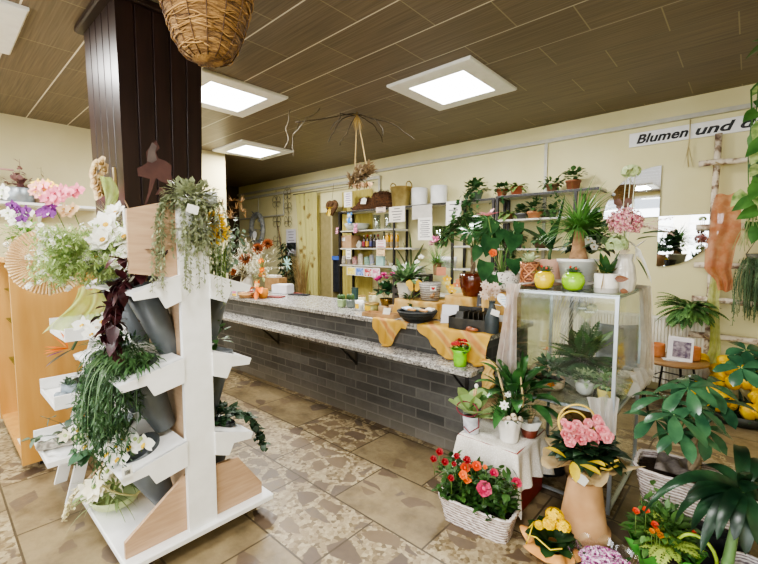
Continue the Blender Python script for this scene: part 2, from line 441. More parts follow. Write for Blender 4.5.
def wall_mat(c1='E0D9AC', c2='D9D1A1'):
    t = NT('wall_paint'); tc = t.n('TexCoord'); nz = t.n('TexNoise', i_Scale=2.0, i_Detail=4.0); t.l(tc.outputs['Object'], nz.inputs[0])
    t.l(t.ramp(nz.outputs[0], [(.35, c2), (.65, c1)]), t.b.inputs['Base Color']); t.b.inputs['Roughness'].default_value = .8
    n2 = t.n('TexNoise', i_Scale=180.0, i_Detail=2.0); t.l(tc.outputs['Object'], n2.inputs[0]); t.bump(n2.outputs[0], .08, .002)
    return t.m
WALL = wall_mat()
DX0, DX1, DZ = -6.67, -5.62, 2.37       # doorway in the back wall
struct('floor', MB().b2((-11, YF-.3, -.1), (XR+.3, 8.0, 0)), floor_mat())
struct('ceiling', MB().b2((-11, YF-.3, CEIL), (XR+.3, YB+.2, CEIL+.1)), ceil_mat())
mb = MB(); mb.b2((XFL-.1, YB, 0), (DX0, YB+.14, CEIL)); mb.b2((DX1, YB, 0), (XR+.2, YB+.14, CEIL)); mb.b2((DX0, YB, DZ), (DX1, YB+.14, CEIL))
struct('wall_back', mb, WALL)
struct('wall_left', MB().b2((XL-.16, YF, 0), (XL, 3.51, CEIL)), wall_mat('D2C9A0', 'CBC197'))
struct('wall_far_left', MB().b2((XFL-.1, 3.3, 0), (XFL, YB, CEIL)), mat('3E2E1E', '4A3826', rough=.6, stretch=(1, 12, .6)))
struct('wall_recess', MB().b2((XFL-.1, 3.2, 0), (XL-.16, 3.35, CEIL)), WALL)
struct('wall_right', MB().b2((XR, YF, 0), (XR+.12, YB, CEIL)), WALL)
# passage behind the doorway
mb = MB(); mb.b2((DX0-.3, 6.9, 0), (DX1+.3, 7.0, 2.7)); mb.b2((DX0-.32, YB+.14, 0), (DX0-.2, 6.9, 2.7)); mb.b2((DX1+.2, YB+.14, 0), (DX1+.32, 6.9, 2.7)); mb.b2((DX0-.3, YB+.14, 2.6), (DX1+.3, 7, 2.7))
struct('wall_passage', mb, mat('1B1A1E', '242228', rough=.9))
mb = MB()
for a, b in (((DX0, YB-.012, 0), (DX0+.36, YB+.16, DZ)),): mb.b2(a, b)
struct('trim_1', mb, mat('857A50', '90845A', rough=.7))
struct('trim_2', MB().b2((DX0+.36, YB-.02, 0), (DX0+.405, YB+.16, DZ)), mat('A89C70', 'B0A478', rough=.6))
# shop-front wall behind the camera: large windows with slatted blinds (seen in the mirror)
mb = MB(); mb.b2((-11, YF-.12, 0), (XR+.1, YF, .45)); mb.b2((-11, YF-.12, 3.12), (XR+.1, YF, CEIL))
for x in (-10.6, -8.3, -6.0, -3.7, -1.4, .9, 2.2): mb.b2((x-.16, YF-.12, .45), (x+.16, YF, 3.12))
struct('wall_front', mb, WALL)
for i, x in enumerate((-9.45, -7.15, -4.85, -2.55, -.25, 1.5)):
    w = 1.98 if x < 1 else .88
    mb = MB()
    for a in (x-w/2, x, x+w/2): mb.b2((a-.03, YF-.09, .45), (a+.03, YF-.03, 3.12))
    for z in (.48, 2.3, 3.09): mb.b2((x-w/2, YF-.09, z-.03), (x+w/2, YF-.03, z+.03))
    wn = struct('window_%d' % (i+1), mb, mat('ECECE6', rough=.4))
    MB().b2((x-w/2, YF-.065, .45), (x+w/2, YF-.06, 3.12)).build('pane', glassm(), wn, smooth=False)
# cable duct along the back wall, the drop to the shelf, the lower conduit on the left
GREYP = mat('B5B3A6', 'BFBDB0', rough=.45)
mb = MB(); mb.b2((XFL, YB-.05, 2.99), (XR, YB, 3.035)); struct('trim_3', mb, GREYP)
mb = MB(); mb.b2((-2.065, YB-.03, 1.2), (-2.025, YB, 2.99)); struct('trim_4', mb, GREYP)
mb = MB(); mb.b2((XFL, YB-.06, 2.87), (-4.95, YB, 2.92)); mb.b2((-5.0, YB-.04, 2.3), (-4.96, YB, 2.92)); struct('trim_5', mb, GREYP)
p0 = PY(245, 213, YB-.02); p1 = PY(284, 208, YB-.02)
mb = MB(); mb.tube([V((XFL, YB-.03, 2.39)), V((p1.x, YB-.03, 2.4))], .02, 8); mb.tube([V((-8.95, YB-.03, 2.4)), V((-8.95, YB-.03, 2.87))], .012, 6); mb.tube([V((p1.x, YB-.03, 2.4)), V((p1.x, YB-.03, 2.87))], .012, 6)
struct('trim_6', mb, GREYP)

# ------------------------------------------------------------------ ceiling lights
EM = mat('FFFFFF', emis=9.0); FR = mat('E4E4DE', 'EBEBE6', rough=.4)
def ceiling_light(x, y, label, w=.93, power=62):
    t = thing('ceiling_light', label, 'ceiling light', (x, y, CEIL), 0, 'square ceiling light panels')
    h = w/2; i = h*.66; mb = MB()
    pr = [(h, 0), (h, -.02), (h*.98, -.028), (i, -.03), (i, -.018)]
    vs = []; fs = []
    for r, z in pr: vs += [V((sx*r, sy*r, z)) for sx, sy in ((-1, -1), (1, -1), (1, 1), (-1, 1))]
    for j in range(len(pr)-1):
        for k in range(4): fs.append((j*4+k, j*4+(k+1) % 4, (j+1)*4+(k+1) % 4, (j+1)*4+k))
    mb.add(vs, fs, True); mb.build('frame', FR, t, smooth=False)
    MB().b2((-i, -i, -.022), (i, i, -.018)).build('diffuser', EM, t, smooth=False)
    ld = bpy.data.lights.new('panel_lamp', 'AREA'); ld.shape = 'SQUARE'; ld.size = i*2; ld.energy = power; ld.color = (1, .985, .95)
    lo = bpy.data.objects.new('panel_lamp', ld); C.objects.link(lo); lo.location = (x, y, CEIL-.04)
ceiling_light(-2.285, 3.62, 'square lit ceiling panel right of the dangling twig bundle, largest of all')
ceiling_light(-4.19, 2.22, 'square lit ceiling panel half hidden by the dark pillar, right of the wicker basket')
ceiling_light(-6.10, 3.69, 'small far square lit ceiling panel above the end of the counter')
ceiling_light(-4.15, .10, 'square lit ceiling panel cut off by the top left corner')
ceiling_light(-.4, .1, 'added square fill light panel overhead outside the picture', power=60)  # unseen panel overhead, added as fill light
ceiling_light(-2.3, -1.4, 'added square fill light panel near the shop windows outside the picture', power=50)  # second unseen panel, added to fill from the window side

# ------------------------------------------------------------------ daylight
w = bpy.data.worlds.new('World'); bpy.context.scene.world = w; w.use_nodes = True
w.node_tree.nodes['Background'].inputs[0].default_value = lin('EAF2FF'); w.node_tree.nodes['Background'].inputs[1].default_value = 1.6
def area(name, loc, tgt, sx, sy, e, col=(1, 1, 1)):
    l = bpy.data.lights.new(name, 'AREA'); l.shape = 'RECTANGLE'; l.size = sx; l.size_y = sy; l.energy = e; l.color = col
    o = bpy.data.objects.new(name, l); C.objects.link(o); o.location = loc
    o.rotation_euler = (V(tgt)-V(loc)).to_track_quat('-Z', 'Y').to_euler(); return o
area('window_daylight', (-3.0, YF+.05, 1.7), (-3.0, 4, 1.0), 7.5, 2.1, 150, (.97, .985, 1))
area('window_daylight', (1.3, YF+.05, 1.7), (0.3, 4, 1.0), 2.4, 2.1, 95, (.97, .985, 1))
sc = bpy.context.scene
sc.view_settings.view_transform = 'AgX'; sc.view_settings.look = 'AgX - Medium High Contrast'; sc.view_settings.exposure = .42
sc.cycles.max_bounces = 8; sc.cycles.transparent_max_bounces = 24; sc.cycles.use_denoising = True; sc.cycles.caustics_reflective = False; sc.cycles.caustics_refractive = False
sc.cycles.sample_clamp_indirect = 6

# ------------------------------------------------------------------ pillar
def pillar():
    t = thing('pillar', 'dark brown plank-clad pillar with a peeled patch, under the ceiling', 'pillar', (-3.25, 1.1, 0))
    def q(x, y): return V((x+3.25, y-1.1, 0))
    X1 = -3.02; yl = .88
    top = [(-3.70, yl-.01), (X1, yl), (X1, PX(201, 20, X1).y), (-3.70, 1.52)]
    bot = [(-3.60, yl+.01), (X1, yl+.02), (X1, PX(201, 200, X1).y-.05), (-3.60, 1.42)]
    # faces as planks
    dark = NT('pillar_planks'); tc = dark.n('TexCoord'); mp = dark.n('Mapping'); mp.inputs['Scale'].default_value = (9, 9, .9); dark.l(tc.outputs['Object'], mp.inputs[0])
    nz = dark.n('TexNoise', i_Scale=2.0, i_Detail=4.0); dark.l(mp.outputs[0], nz.inputs[0])
    dark.l(dark.ramp(nz.outputs[0], [(.3, '1E1311'), (.7, '2E1D1A')]), dark.b.inputs['Base Color']); dark.b.inputs['Roughness'].default_value = .33
    mb = MB()
    zt, zb = CEIL, 0.0
    for k in range(4):
        a0, a1 = V(top[k]), V(top[(k+1) % 4]); b0, b1 = V(bot[k]), V(bot[(k+1) % 4])
        n = 5
        for i in range(n):
            g = .012; u0 = i/n+(g if i else 0); u1 = (i+1)/n-(g if i < n-1 else 0)
            def pt(A, B, u, z, off=0):
                p = A.lerp(B, u); e = (B-A).normalized(); o = V((e.y, -e.x))*off
                return V((p.x+o.x+3.25, p.y+o.y-1.1, z))
            vs = [pt(b0, b1, u0, zb), pt(b0, b1, u1, zb), pt(a0, a1, u1, zt), pt(a0, a1, u0, zt),
                  pt(b0, b1, i/n, zb, -.008), pt(b0, b1, (i+1)/n, zb, -.008), pt(a0, a1, (i+1)/n, zt, -.008), pt(a0, a1, i/n, zt, -.008)]
            fs = [(0, 1, 2, 3), (4, 0, 3, 7), (1, 5, 6, 2)]
            mb.add(vs, fs, True)
    mb.build('plank_cladding', dark.m, t, smooth=False)
    mb = MB()
    mb.box((-3.36+3.25, 1.17-1.1, CEIL-.025), (.76, .70, .05), bev=.01); mb.build('crown_moulding', mat('201310', '2A1A16', rough=.4), t, smooth=False)
    # peeled patch on the right-hand face: three irregular flakes
    def flake(pts, off, m, name):
        poly = [PX(x, y, X1+.002+off) for x, y in pts]
        vs = [p-V((-3.25, 1.1, 0)) for p in poly]; m_ = MB(); m_.add(vs, [tuple(range(len(vs)))], True); m_.build(name, m, t, smooth=False)
    flake([(151, 145), (156, 140), (160, 148), (156, 152), (158, 158), (166, 161), (172, 166), (171, 174), (173, 182), (167, 184), (160, 181), (156, 178), (152, 190), (147, 203), (144, 206), (148, 192), (150, 179), (146, 178), (138, 176), (137, 168), (142, 166), (147, 163), (146, 152)], .0, mat('4A2E29', '563730', rough=.7), 'peeled_patch')
    flake([(152, 142), (157, 146), (155, 152), (157, 160), (152, 163), (147, 161), (148, 151)], .002, mat('5A4E4A', '665954', rough=.8), 'bare_patch')
    flake([(155, 195), (160, 187), (166, 189), (164, 194)], .001, mat('4A2E29', '563730', rough=.7), 'peeled_patch')
pillar()

# ------------------------------------------------------------------ sales counter
def counter():
    x0, x1, yf, yb, zt = -6.65, -1.37, 2.72, 3.52, .985
    t = thing('sales_counter', 'long dark brick sales counter with speckled granite top and lower ledge', 'counter', ((x0+x1)/2, 3.1, 0))
    c = V(((x0+x1)/2, 3.1, 0))
    bm_ = NT('counter_brick'); tc = bm_.n('TexCoord'); sp = bm_.n('SeparateXYZ'); bm_.l(tc.outputs['Object'], sp.inputs[0])
    cb = bm_.n('CombineXYZ'); bm_.l(bm_.math('ADD', sp.outputs[0], sp.outputs[1]), cb.inputs[0]); bm_.l(sp.outputs[2], cb.inputs[1])
    b, mp = brickcoords(bm_, cb.outputs[0], .29, .088, .5, .006)
    n1 = bm_.n('TexNoise', i_Scale=22.0, i_Detail=5.0); bm_.l(tc.outputs['Object'], n1.inputs[0])
    n2 = bm_.n('TexNoise', i_Scale=2.5, i_Detail=3.0); bm_.l(tc.outputs['Object'], n2.inputs[0])
    f = bm_.math('ADD', bm_.math('MULTIPLY', b.outputs['Color'], .55), bm_.math('MULTIPLY', n1.outputs[0], .45))
    col = bm_.ramp(f, [(.15, '40403F'), (.5, '51504E'), (.8, '656461')])
    col = bm_.mix(.5, col, bm_.ramp(n2.outputs[0], [(.3, '8C8880'), (.7, 'FFFFFF')]), 'MULTIPLY')
    col = bm_.mix(b.outputs['Fac'], col, '62605C')
    dust = bm_.ramp(sp.outputs[2], [(.02, 1.0), (.22, 0.0)]); col = bm_.mix(bm_.math('MULTIPLY', dust, .35), col, '9C9484')
    bm_.l(col, bm_.b.inputs['Base Color']); bm_.b.inputs['Roughness'].default_value = .55
    h = bm_.math('ADD', bm_.math('SUBTRACT', 1.0, b.outputs['Fac']), bm_.math('MULTIPLY', n1.outputs[0], .5)); bm_.bump(h, .7, .008)
    MB().b2(V((x0, yf, 0))-c, V((x1-.02, yb-.05, zt-.045))-c).build('brick_base', bm_.m, t, smooth=False)
    gr = NT('granite'); tc = gr.n('TexCoord'); v = gr.n('TexVoronoi', i_Scale=75.0); gr.l(tc.outputs['Object'], v.inputs['Vector'])
    nz = gr.n('TexNoise', i_Scale=50.0, i_Detail=6.0); gr.l(tc.outputs['Object'], nz.inputs[0]); s_ = gr.n('SeparateColor'); gr.l(v.outputs['Color'], s_.inputs[0])
    gr.l(gr.ramp(gr.math('ADD', gr.math('MULTIPLY', s_.outputs[0], .6), gr.math('MULTIPLY', nz.outputs[0], .4)), [(.18, '4B4947'), (.36, '8E8B86'), (.6, 'BDBAB3'), (.8, '77736D'), (.95, 'D9D6CF')]), gr.b.inputs['Base Color'])
    gr.b.inputs['Roughness'].default_value = .22
    MB().box(V(((x0+x1)/2, (yf-.03+yb)/2, zt-.0225))-c, (x1-x0+.02, yb-yf+.03, .045), bev=.006).build('worktop', gr.m, t, smooth=False)
    lx1 = -1.385; lx0 = -6.6
    MB().box(V(((lx0+lx1)/2, 2.61, .735))-c, (lx1-lx0, .27, .042), bev=.006).build('ledge', gr.m, t, smooth=False)
    IRON = mat('1E1C1A', '2A2724', rough=.5)
    for x in (-1.55, -2.75, -4.05, -5.4, -6.6):
        m_ = MB(); m_.b2((x-.014, 2.50, .700), (x+.014, yf, .713)); m_.b2((x-.014, yf-.008, .50), (x+.014, yf, .70))
        m_.tube([(x, 2.52, .70), (x, yf-.01, .52)], .010, 5)
        for i, v_ in enumerate(m_.v): m_.v[i] = tuple(V(v_)-c)
        m_.build('bracket', IRON, t, smooth=False)
counter()
ZC = .987   # top of the counter

# ------------------------------------------------------------------ wall shelving (black frame, boards)
BLK = mat('1C1A1A', '262323', rough=.4); BOARD = mat('D9D7CE', 'CFCDC4', rough=.35)
def rack(name, label, x0, x1, yf, yb, levels, posts, zt, bm=BOARD, side=True):
    c = V(((x0+x1)/2, (yf+yb)/2, 0)); t = thing(name, label, 'shelf', c)
    for x in posts:
        for y in (yf, yb): MB().b2(V((x-.017, y-.017, 0))-c, V((x+.017, y+.017, zt))-c).build('post', BLK, t, smooth=False)
    for z, a, b in levels:
        sh = MB().b2(V((a, yf-.01, z-.022))-c, V((b, yb+.01, z))-c).build('shelf_board', bm, t, smooth=False)
        m_ = MB(); m_.b2(V((a, yf-.016, z-(.032 if z > 2.2 else .022)))-c, V((b, yf-.0105, z-.002))-c); m_.b2(V((a, yf, z-.034))-c, V((a+.02, yb, z-.0225))-c); m_.b2(V((b-.02, yf, z-.034))-c, V((b, yb, z-.0225))-c)
        m_.build('edge_rail', BLK if z > 2.2 else mat('BDBBB2', 'B4B2AA', rough=.4), sh, smooth=False)
    return t
SY, SB = 5.16, 5.50
rack('wall_shelf', 'tall black metal wall shelf with shop goods behind the counter', -5.66, -3.2, SY, SB,
     [(2.30, -5.66, -3.2), (1.95, -5.66, -4.30), (1.635, -5.66, -3.95), (1.33, -5.66, -3.95), (.92, -4.33, -3.2)], (-5.64, -4.33, -3.22), 2.30)
rack('wall_shelf', 'lower middle part of the wall shelf with white pots and glass vase', -3.19, -2.56, SY, SB,
     [(2.30, -3.19, -2.56), (1.66, -3.19, -2.56), (1.33, -3.19, -2.75), (.92, -3.19, -2.56)], (-2.585,), 2.30)
rack('wall_shelf', 'black framed wall shelf carrying small potted houseplants above the counter end', -2.55, -1.30, SY, SB,
     [(2.315, -2.55, -1.30), (2.0, -2.55, -1.52), (1.62, -2.55, -1.52), (1.2, -2.55, -1.52)], (-2.53, -1.55), 2.315)

# ------------------------------------------------------------------ birch gondola at the left
def gondola():
    x1 = -3.745; y0 = .375
    t = thing('display_cabinet', 'birch display cabinet on castors with open glass shelves at the left edge', 'cabinet', (x1-.6, .8, 0))
    c = V((x1-.6, .8, 0)); BI = mat('BD8C48', 'CB9C58', rough=.45, scale=3, stretch=(4, 4, .5)); BI2 = mat('B08244', 'BD904F', rough=.5, scale=3, stretch=(4, 4, .5))
    MB().b2(V((x1-.035, y0, .07))-c, V((x1, 1.25, 1.535))-c).build('side_panel', BI, t, smooth=False)
    MB().b2(V((x1-1.25, y0, .07))-c, V((x1-1.215, 1.25, 1.535))-c).build('side_panel', BI, t, smooth=False)
    MB().b2(V((x1-1.215, .80, .11))-c, V((x1-.035, .83, 1.5))-c).build('back_panel', BI2, t, smooth=False)
    MB().b2(V((x1-1.215, y0+.01, .07))-c, V((x1-.035, 1.25, .11))-c).build('bottom_board', BI, t, smooth=False)
    MB().b2(V((x1-1.215, y0+.04, 1.5))-c, V((x1-.035, 1.25, 1.53))-c).build('top_board', BI, t, smooth=False)
    for z in (.62, .98, 1.25): MB().b2(V((x1-1.215, y0+.08, z))-c, V((x1-.035, .8, z+.008))-c).build('glass_shelf', glassm('DDEEDD', .16, 'E4EEE0'), t, smooth=False)
    for x in (x1-.12, x1-1.1):
        for y in (y0+.12, 1.15):
            m_ = MB(); R = Matrix.Rotation(PI/2, 3, 'X'); m_.lathe([(.004, -.012), (.03, -.012), (.03, .012), (.004, .012)], 14, V((x, y, .031))-c, R, True, True); m_.b2(V((x-.012, y-.018, .03))-c, V((x+.012, y+.018, .07))-c)
            m_.build('castor', mat('222222', '2E2E2E', rough=.5), t, smooth=False)
gondola()
CABT = 1.537

# ------------------------------------------------------------------ white flower display stand with grey cones
WH = mat('E9E9E6', 'F0F0EE', rough=.35); OAK = mat('B5977A', 'C4A88A', rough=.5, scale=4, stretch=(1.2, 1.2, 14), detail=6, pos=(.25, .75)); OAKX = mat('AC8D70', 'C2A486', rough=.5, scale=4, stretch=(1.2, 1.6, 16), detail=6, pos=(.25, .75))
GREY = mat('4E5356', '575C5F', rough=.42)
SX1 = -2.11; SXB = -2.95; SYC = .925
SHELVES = [(1.475, .30, .31), (1.055, .37, .30), (.615, .38, .30)]
def shelf_pts(side, z, wd):      # inner and outer edge (y,z)
    yi = SYC+side*.075; yo = SYC+side*wd
    return yi, z, yo, z-.075
def flower_stand():
    c = V(((SX1+SXB)/2, SYC, 0)); t = thing('flower_stand', 'white tiered flower stand with oak panels and grey cone vases', 'display stand', c)
    MB().box(V(((SX1+SXB)/2, .945, .10))-c, (SX1-SXB+.06, .80, .035), bev=.006).build('base_board', WH, t, smooth=False)
    for x in (SXB+.1, SX1-.1):
        for y in (.62, 1.28):
            m_ = MB(); R = Matrix.Rotation(PI/2, 3, 'X'); m_.lathe([(.004, -.012), (.034, -.012), (.034, .012), (.004, .012)], 14, V((x, y, .035))-c, R, True, True); m_.b2(V((x-.012, y-.02, .035))-c, V((x+.012, y+.02, .083))-c)
            m_.build('castor', mat('222222', '2E2E2E', rough=.5), t, smooth=False)
    MB().b2(V((SX1-.03, .850, .118))-c, V((SX1, 1.0, 1.86))-c).build('post', WH, t, smooth=False)
    MB().b2(V((SXB, .850, .118))-c, V((SXB+.03, 1.0, 1.86))-c).build('post', WH, t, smooth=False)
    # oak spine between the two posts
    MB().prism([(SXB+.03-c.x, .118), (SX1-.03-c.x, .118), (SX1-.03-c.x, 1.84), (SXB+.03-c.x, 1.84)], V((0, -.02, 0)), (1, 0, 0), (0, 0, 1), .03).build('spine_panel', OAK, t, smooth=False)
    # oak end wedges left and right of the post
    poly = [(.555-c.y, .118), (1.315-c.y, .118), (1.315-c.y, .25), (1.15-c.y, .405), (1.0-c.y, .405), (.845-c.y, .405), (.555-c.y, .125+.10)]
    poly = [(.56-c.y, .118), (1.30-c.y, .118), (1.30-c.y, .185), (1.15-c.y, .40), (.845-c.y, .415), (.56-c.y, .20)]
    MB().prism(poly, V((SX1-.052-c.x, 0, 0)), (0, 1, 0), (0, 0, 1), .02).build('end_panel', OAKX, t, smooth=False)
    MB().prism(poly, V((SXB+.03-c.x, 0, 0)), (0, 1, 0), (0, 0, 1), .02).build('end_panel', OAKX, t, smooth=False)
    # triangular head panel standing between posts on the left side
    MB().prism([(.635-c.y, 1.49), (.85-c.y, 1.46), (.85-c.y, 1.85), (.635-c.y, 1.79)], V((SX1-.056-c.x, 0, 0)), (0, 1, 0), (0, 0, 1), .02).build('head_panel', OAKX, t, smooth=False)
    for z, wl, wr in SHELVES:
        for side, wd in ((-1, wl), (1, wr)):
            yi, zi, yo, zo = shelf_pts(side, z, wd)
            ax = V((0, (yo-yi), zo-zi)); Lw = ax.length; ax.normalize(); xr = V((1, 0, 0)); nn = V((0, -ax.z, ax.y))*(1 if side > 0 else -1)
            # plank with two elliptical holes, built as strips
            holes = [(SX1-.20, .57*Lw), (SX1-.60, .57*Lw)]; rx, ry = .13, min(.108, Lw*.37); m_ = MB()
            def P3(x, v, up=0): return V((x, yi, zi))+ax*v+nn*up-c
            x_e = [SX1+.012, SX1-.40, SXB-.012]
            for hi in (0, 1):
                hx, hv = holes[hi]; xa, xb = x_e[hi], x_e[hi+1]; n = 28; inner = []; outer = []
                for i in range(n):
                    a = 2*PI*i/n; dx, dv = math.cos(a), math.sin(a); inner.append((hx+rx*dx, hv+ry*dv))
                    tx = ((xa-hx)/dx if dx > 1e-6 else (xb-hx)/dx if dx < -1e-6 else 9); tv = ((Lw-hv)/dv if dv > 1e-6 else (-hv)/dv if dv < -1e-6 else 9)
                    k = min(tx, tv); outer.append((hx+dx*k, hv+dv*k))
                # snap nearest to corners
                for cx_, cv_ in ((xa, 0), (xa, Lw), (xb, 0), (xb, Lw)):
                    j = min(range(n), key=lambda q: (outer[q][0]-cx_)**2+(outer[q][1]-cv_)**2); outer[j] = (cx_, cv_)
                for up in (0, -.016):
                    vs = [P3(x, v, up) for x, v in inner]+[P3(x, v, up) for x, v in outer]
                    m_.add(vs, [(i, (i+1) % n, n+(i+1) % n, n+i) for i in range(n)], True)
                vs = [P3(x, v, 0) for x, v in inner]+[P3(x, v, -.016) for x, v in inner]
                m_.add(vs, [(i, (i+1) % n, n+(i+1) % n, n+i) for i in range(n)], True)
            a, b = SX1+.012, SXB-.012
            for v in (0, Lw): m_.add([P3(a, v, 0), P3(b, v, 0), P3(b, v, -.016), P3(a, v, -.016)], [(0, 1, 2, 3)], True)
            for x in (a, b): m_.add([P3(x, 0, 0), P3(x, Lw, 0), P3(x, Lw, -.016), P3(x, 0, -.016)], [(0, 1, 2, 3)], True)
            sh = m_.build('shelf_board', WH, t, smooth=False)
            # bracket cheeks with a notch
            s = side
            pl = [(yi-c.y, zi-.0), (yo-c.y, zo), (yo-c.y-s*.012, zo-.035), (yo-c.y-s*.12, zo-.045+.02), (yo-c.y-s*.15, zo-.085), (yi-c.y+s*.0, zi-.13)]
            for x in (SX1-.008, SXB-.012): MB().prism(pl, V((x-c.x, 0, 0)), (0, 1, 0), (0, 0, 1), .018).build('cheek', WH, sh, smooth=False)
    # grey cone vases
    for li, (z, wl, wr) in enumerate(SHELVES):
        for side, wd in ((-1, wl), (1, wr)):
            yi, zi, yo, zo = shelf_pts(side, z, wd); ax = V((0, yo-yi, zo-zi)); Lw = ax.length; ax.normalize(); nn = V((0, -ax.z, ax.y))*(1 if side > 0 else -1)
            for hx in (SX1-.20, SX1-.60):
                top = V((hx, yi, zi))+ax*(.57*Lw)+nn*.006; r0 = min(.112, Lw*.36)
                down = (V((0, -side*(.38 if side < 0 else .22), -1))).normalized(); L = (.43, .40, .36)[li]
                R = R_to(-down)
                m_ = MB(); m_.lathe([(.002, 0), (.052, 0), (.055, .01), (r0*1.02, L), (r0*.98, L), (.05, .014), (.002, .012)], 28, top+down*L-c, R, False)
                m_.build('cone_vase', GREY, t)
flower_stand()
def cone_top(level, side, k):
    z, wl, wr = SHELVES[level]; yi, zi, yo, zo = shelf_pts(side, z, wl if side < 0 else wr)
    return V((SX1-.20-.40*k, yi, zi)).lerp(V((SX1-.20-.40*k, yo, zo)), .57)

# ------------------------------------------------------------------ small white stepped tray rack between stand and cabinet
def tray_rack():
    c = V((-3.3, .70, 0)); t = thing('tray_rack', 'narrow white step rack with three lipped trays beside the birch cabinet', 'rack', c)
    specs = [(-3.225, .53, 1.07), (-3.225, .46, .672), (-3.225, .41, .335)]
    for x, y0, z in specs:
        m_ = MB(); x0, x1, y1 = x-.225, x+.225, min(y0+.40, .86)
        m_.b2(V((x0, y0, z-.02))-c, V((x1, y1, z))-c); m_.b2(V((x0, y0, z))-c, V((x0+.015, y1, z+.075))-c); m_.b2(V((x1-.015, y0, z))-c, V((x1, y1, z+.06 if z > .5 else z+.012))-c); m_.b2(V((x0+.015, y0, z))-c, V((x1-.015, y0+.012, z+.012))-c)
        m_.build('tray', WH, t, smooth=False)
    for x in (-3.46, -3.13):
        m_ = MB(); m_.prism([(.50-c.y, 0), (.57-c.y, 0), (.86-c.y, 1.12), (.79-c.y, 1.12)], V((x-c.x, 0, 0)), (0, 1, 0), (0, 0, 1), .02); m_.build('leg', WH, t, smooth=False)
        m_ = MB(); m_.prism([(.80-c.y, 0), (.86-c.y, 0), (.84-c.y, 1.12), (.78-c.y, 1.12)], V((x-c.x+.021, 0, 0)), (0, 1, 0), (0, 0, 1), .02); m_.build('leg', WH, t, smooth=False)
tray_rack()

# ------------------------------------------------------------------ glass display case
CX0, CX1, CY0, CY1, CZT, CZS = -1.19, -.555, 2.69, 3.45, 1.34, .63
def glass_case():
    c = V(((CX0+CX1)/2, (CY0+CY1)/2, 0)); t = thing('glass_case', 'tall glass display case with pale metal posts and a glass shelf, right of the counter', 'display case', c)
    ME = mat('B9C2C8', 'C6CED3', rough=.3, metal=.6)
    for x, y in ((CX0, CY0), (CX1, CY0), (CX0, CY1), (CX1, CY1)): MB().b2(V((x-.010, y-.010, 0))-c, V((x+.010, y+.010, CZT-.01))-c).build('post', ME, t, smooth=False)
    for z, nm in ((CZT-.012, 'top_frame'), (CZS-.01, 'shelf_frame'), (.03, 'bottom_frame')):
        m_ = MB()
        for x in (CX0, CX1): m_.b2(V((x-.011, CY0, z-.012))-c, V((x+.011, CY1, z+.0))-c)
        for y in (CY0, CY1): m_.b2(V((CX0, y-.011, z-.012))-c, V((CX1, y+.011, z+.0))-c)
        m_.build(nm, ME, t, smooth=False)
    G = glassm('FFFFFF', .015, 'FAFDFB'); GT = mat('7C8580', '8A928D', rough=.08, spec=.6)
    MB().b2(V((CX0-.012, CY0-.012, CZT-.011))-c, V((CX1+.012, CY1+.012, CZT-.001))-c).build('glass_top', glassm('E6EEEA', .16, 'E6ECE9'), t, smooth=False)
    MB().b2(V((CX0, CY0, CZS-.01))-c, V((CX1, CY1, CZS-.002))-c).build('glass_shelf', glassm('E6EEEA', .16, 'E6ECE9'), t, smooth=False)
    MB().b2(V((CX0, CY0-.004, CZS))-c, V((CX1, CY0, CZT-.024))-c).build('front_pane', G, t, smooth=False)
    MB().b2(V((CX1-.002, CY0, .03))-c, V((CX1+.002, CY1, CZT-.024))-c).build('side_pane', G, t, smooth=False)
    MB().b2(V((CX0-.002, CY0, .03))-c, V((CX0+.002, CY1, CZT-.024))-c).build('side_pane', G, t, smooth=False)
glass_case()

# ------------------------------------------------------------------ radiator, round table, chair
def radiator():
    x0, x1 = -1.75, -.30; c = V(((x0+x1)/2, 5.46, 0)); t = thing('radiator', 'white ribbed panel radiator under the mirror wall behind the round table', 'radiator', c)
    W_ = mat('DDD9C8', 'E5E1D2', rough=.4); m_ = MB(); n = 46
    for i in range(n):
        xa = x0+(x1-x0)*i/n; w_ = (x1-x0)/n
        m_.prism([(0, 0), (w_*.2, -.012), (w_*.8, -.012), (w_, 0), (w_, .03), (0, .03)], V((xa, 5.42, .12))-c, (1, 0, 0), (0, 1, 0), .72)
    m_.build('ribbed_panel', W_, t, smooth=False)
    MB().b2(V((x0-.005, 5.405, .84))-c, V((x1+.005, 5.53, .865))-c).build('top_grille', W_, t, smooth=False)
    MB().b2(V((x0, 5.45, .12))-c, V((x1, 5.53, .84))-c).build('back_panel', W_, t, smooth=False)
    MB().tube([V((x1+.07, 5.47, 0))-c, V((x1+.07, 5.47, .78))-c, V((x1+.05, 5.47, .80))-c, V((x1-.02, 5.47, .80))-c], .014, 8).build('pipe', W_, t)
    for x in (x0+.1, x1-.1): MB().b2(V((x-.02, 5.46, 0))-c, V((x+.02, 5.52, .12))-c).build('foot', W_, t, smooth=False)
radiator()
TC = V((-.53, 5.06, 0)); TZ = .495
def round_table():
    t = thing('round_table', 'low round wooden table with black metal legs in front of the radiator', 'table', TC)
    MB().lathe([(.002, TZ-.03), (.29, TZ-.03), (.305, TZ-.022), (.305, TZ-.004), (.30, TZ), (.002, TZ)], 48, (0, 0, 0)).build('table_top', mat('8A6A45', 'A0794E', rough=.35, scale=3, stretch=(1, 9, 1)), t)
    for a in (.5, 2.1, 3.7, 5.2): MB().tube([(.18*math.cos(a), .18*math.sin(a), TZ-.03), (.27*math.cos(a), .27*math.sin(a), 0)], [.012, .009], 8).build('leg', BLK, t)
    MB().tube([(.2*math.cos(a), .2*math.sin(a), .3) for a in (.5, 2.1, 3.7, 5.2)], .006, 6, True).build('stretcher', BLK, t)
round_table()
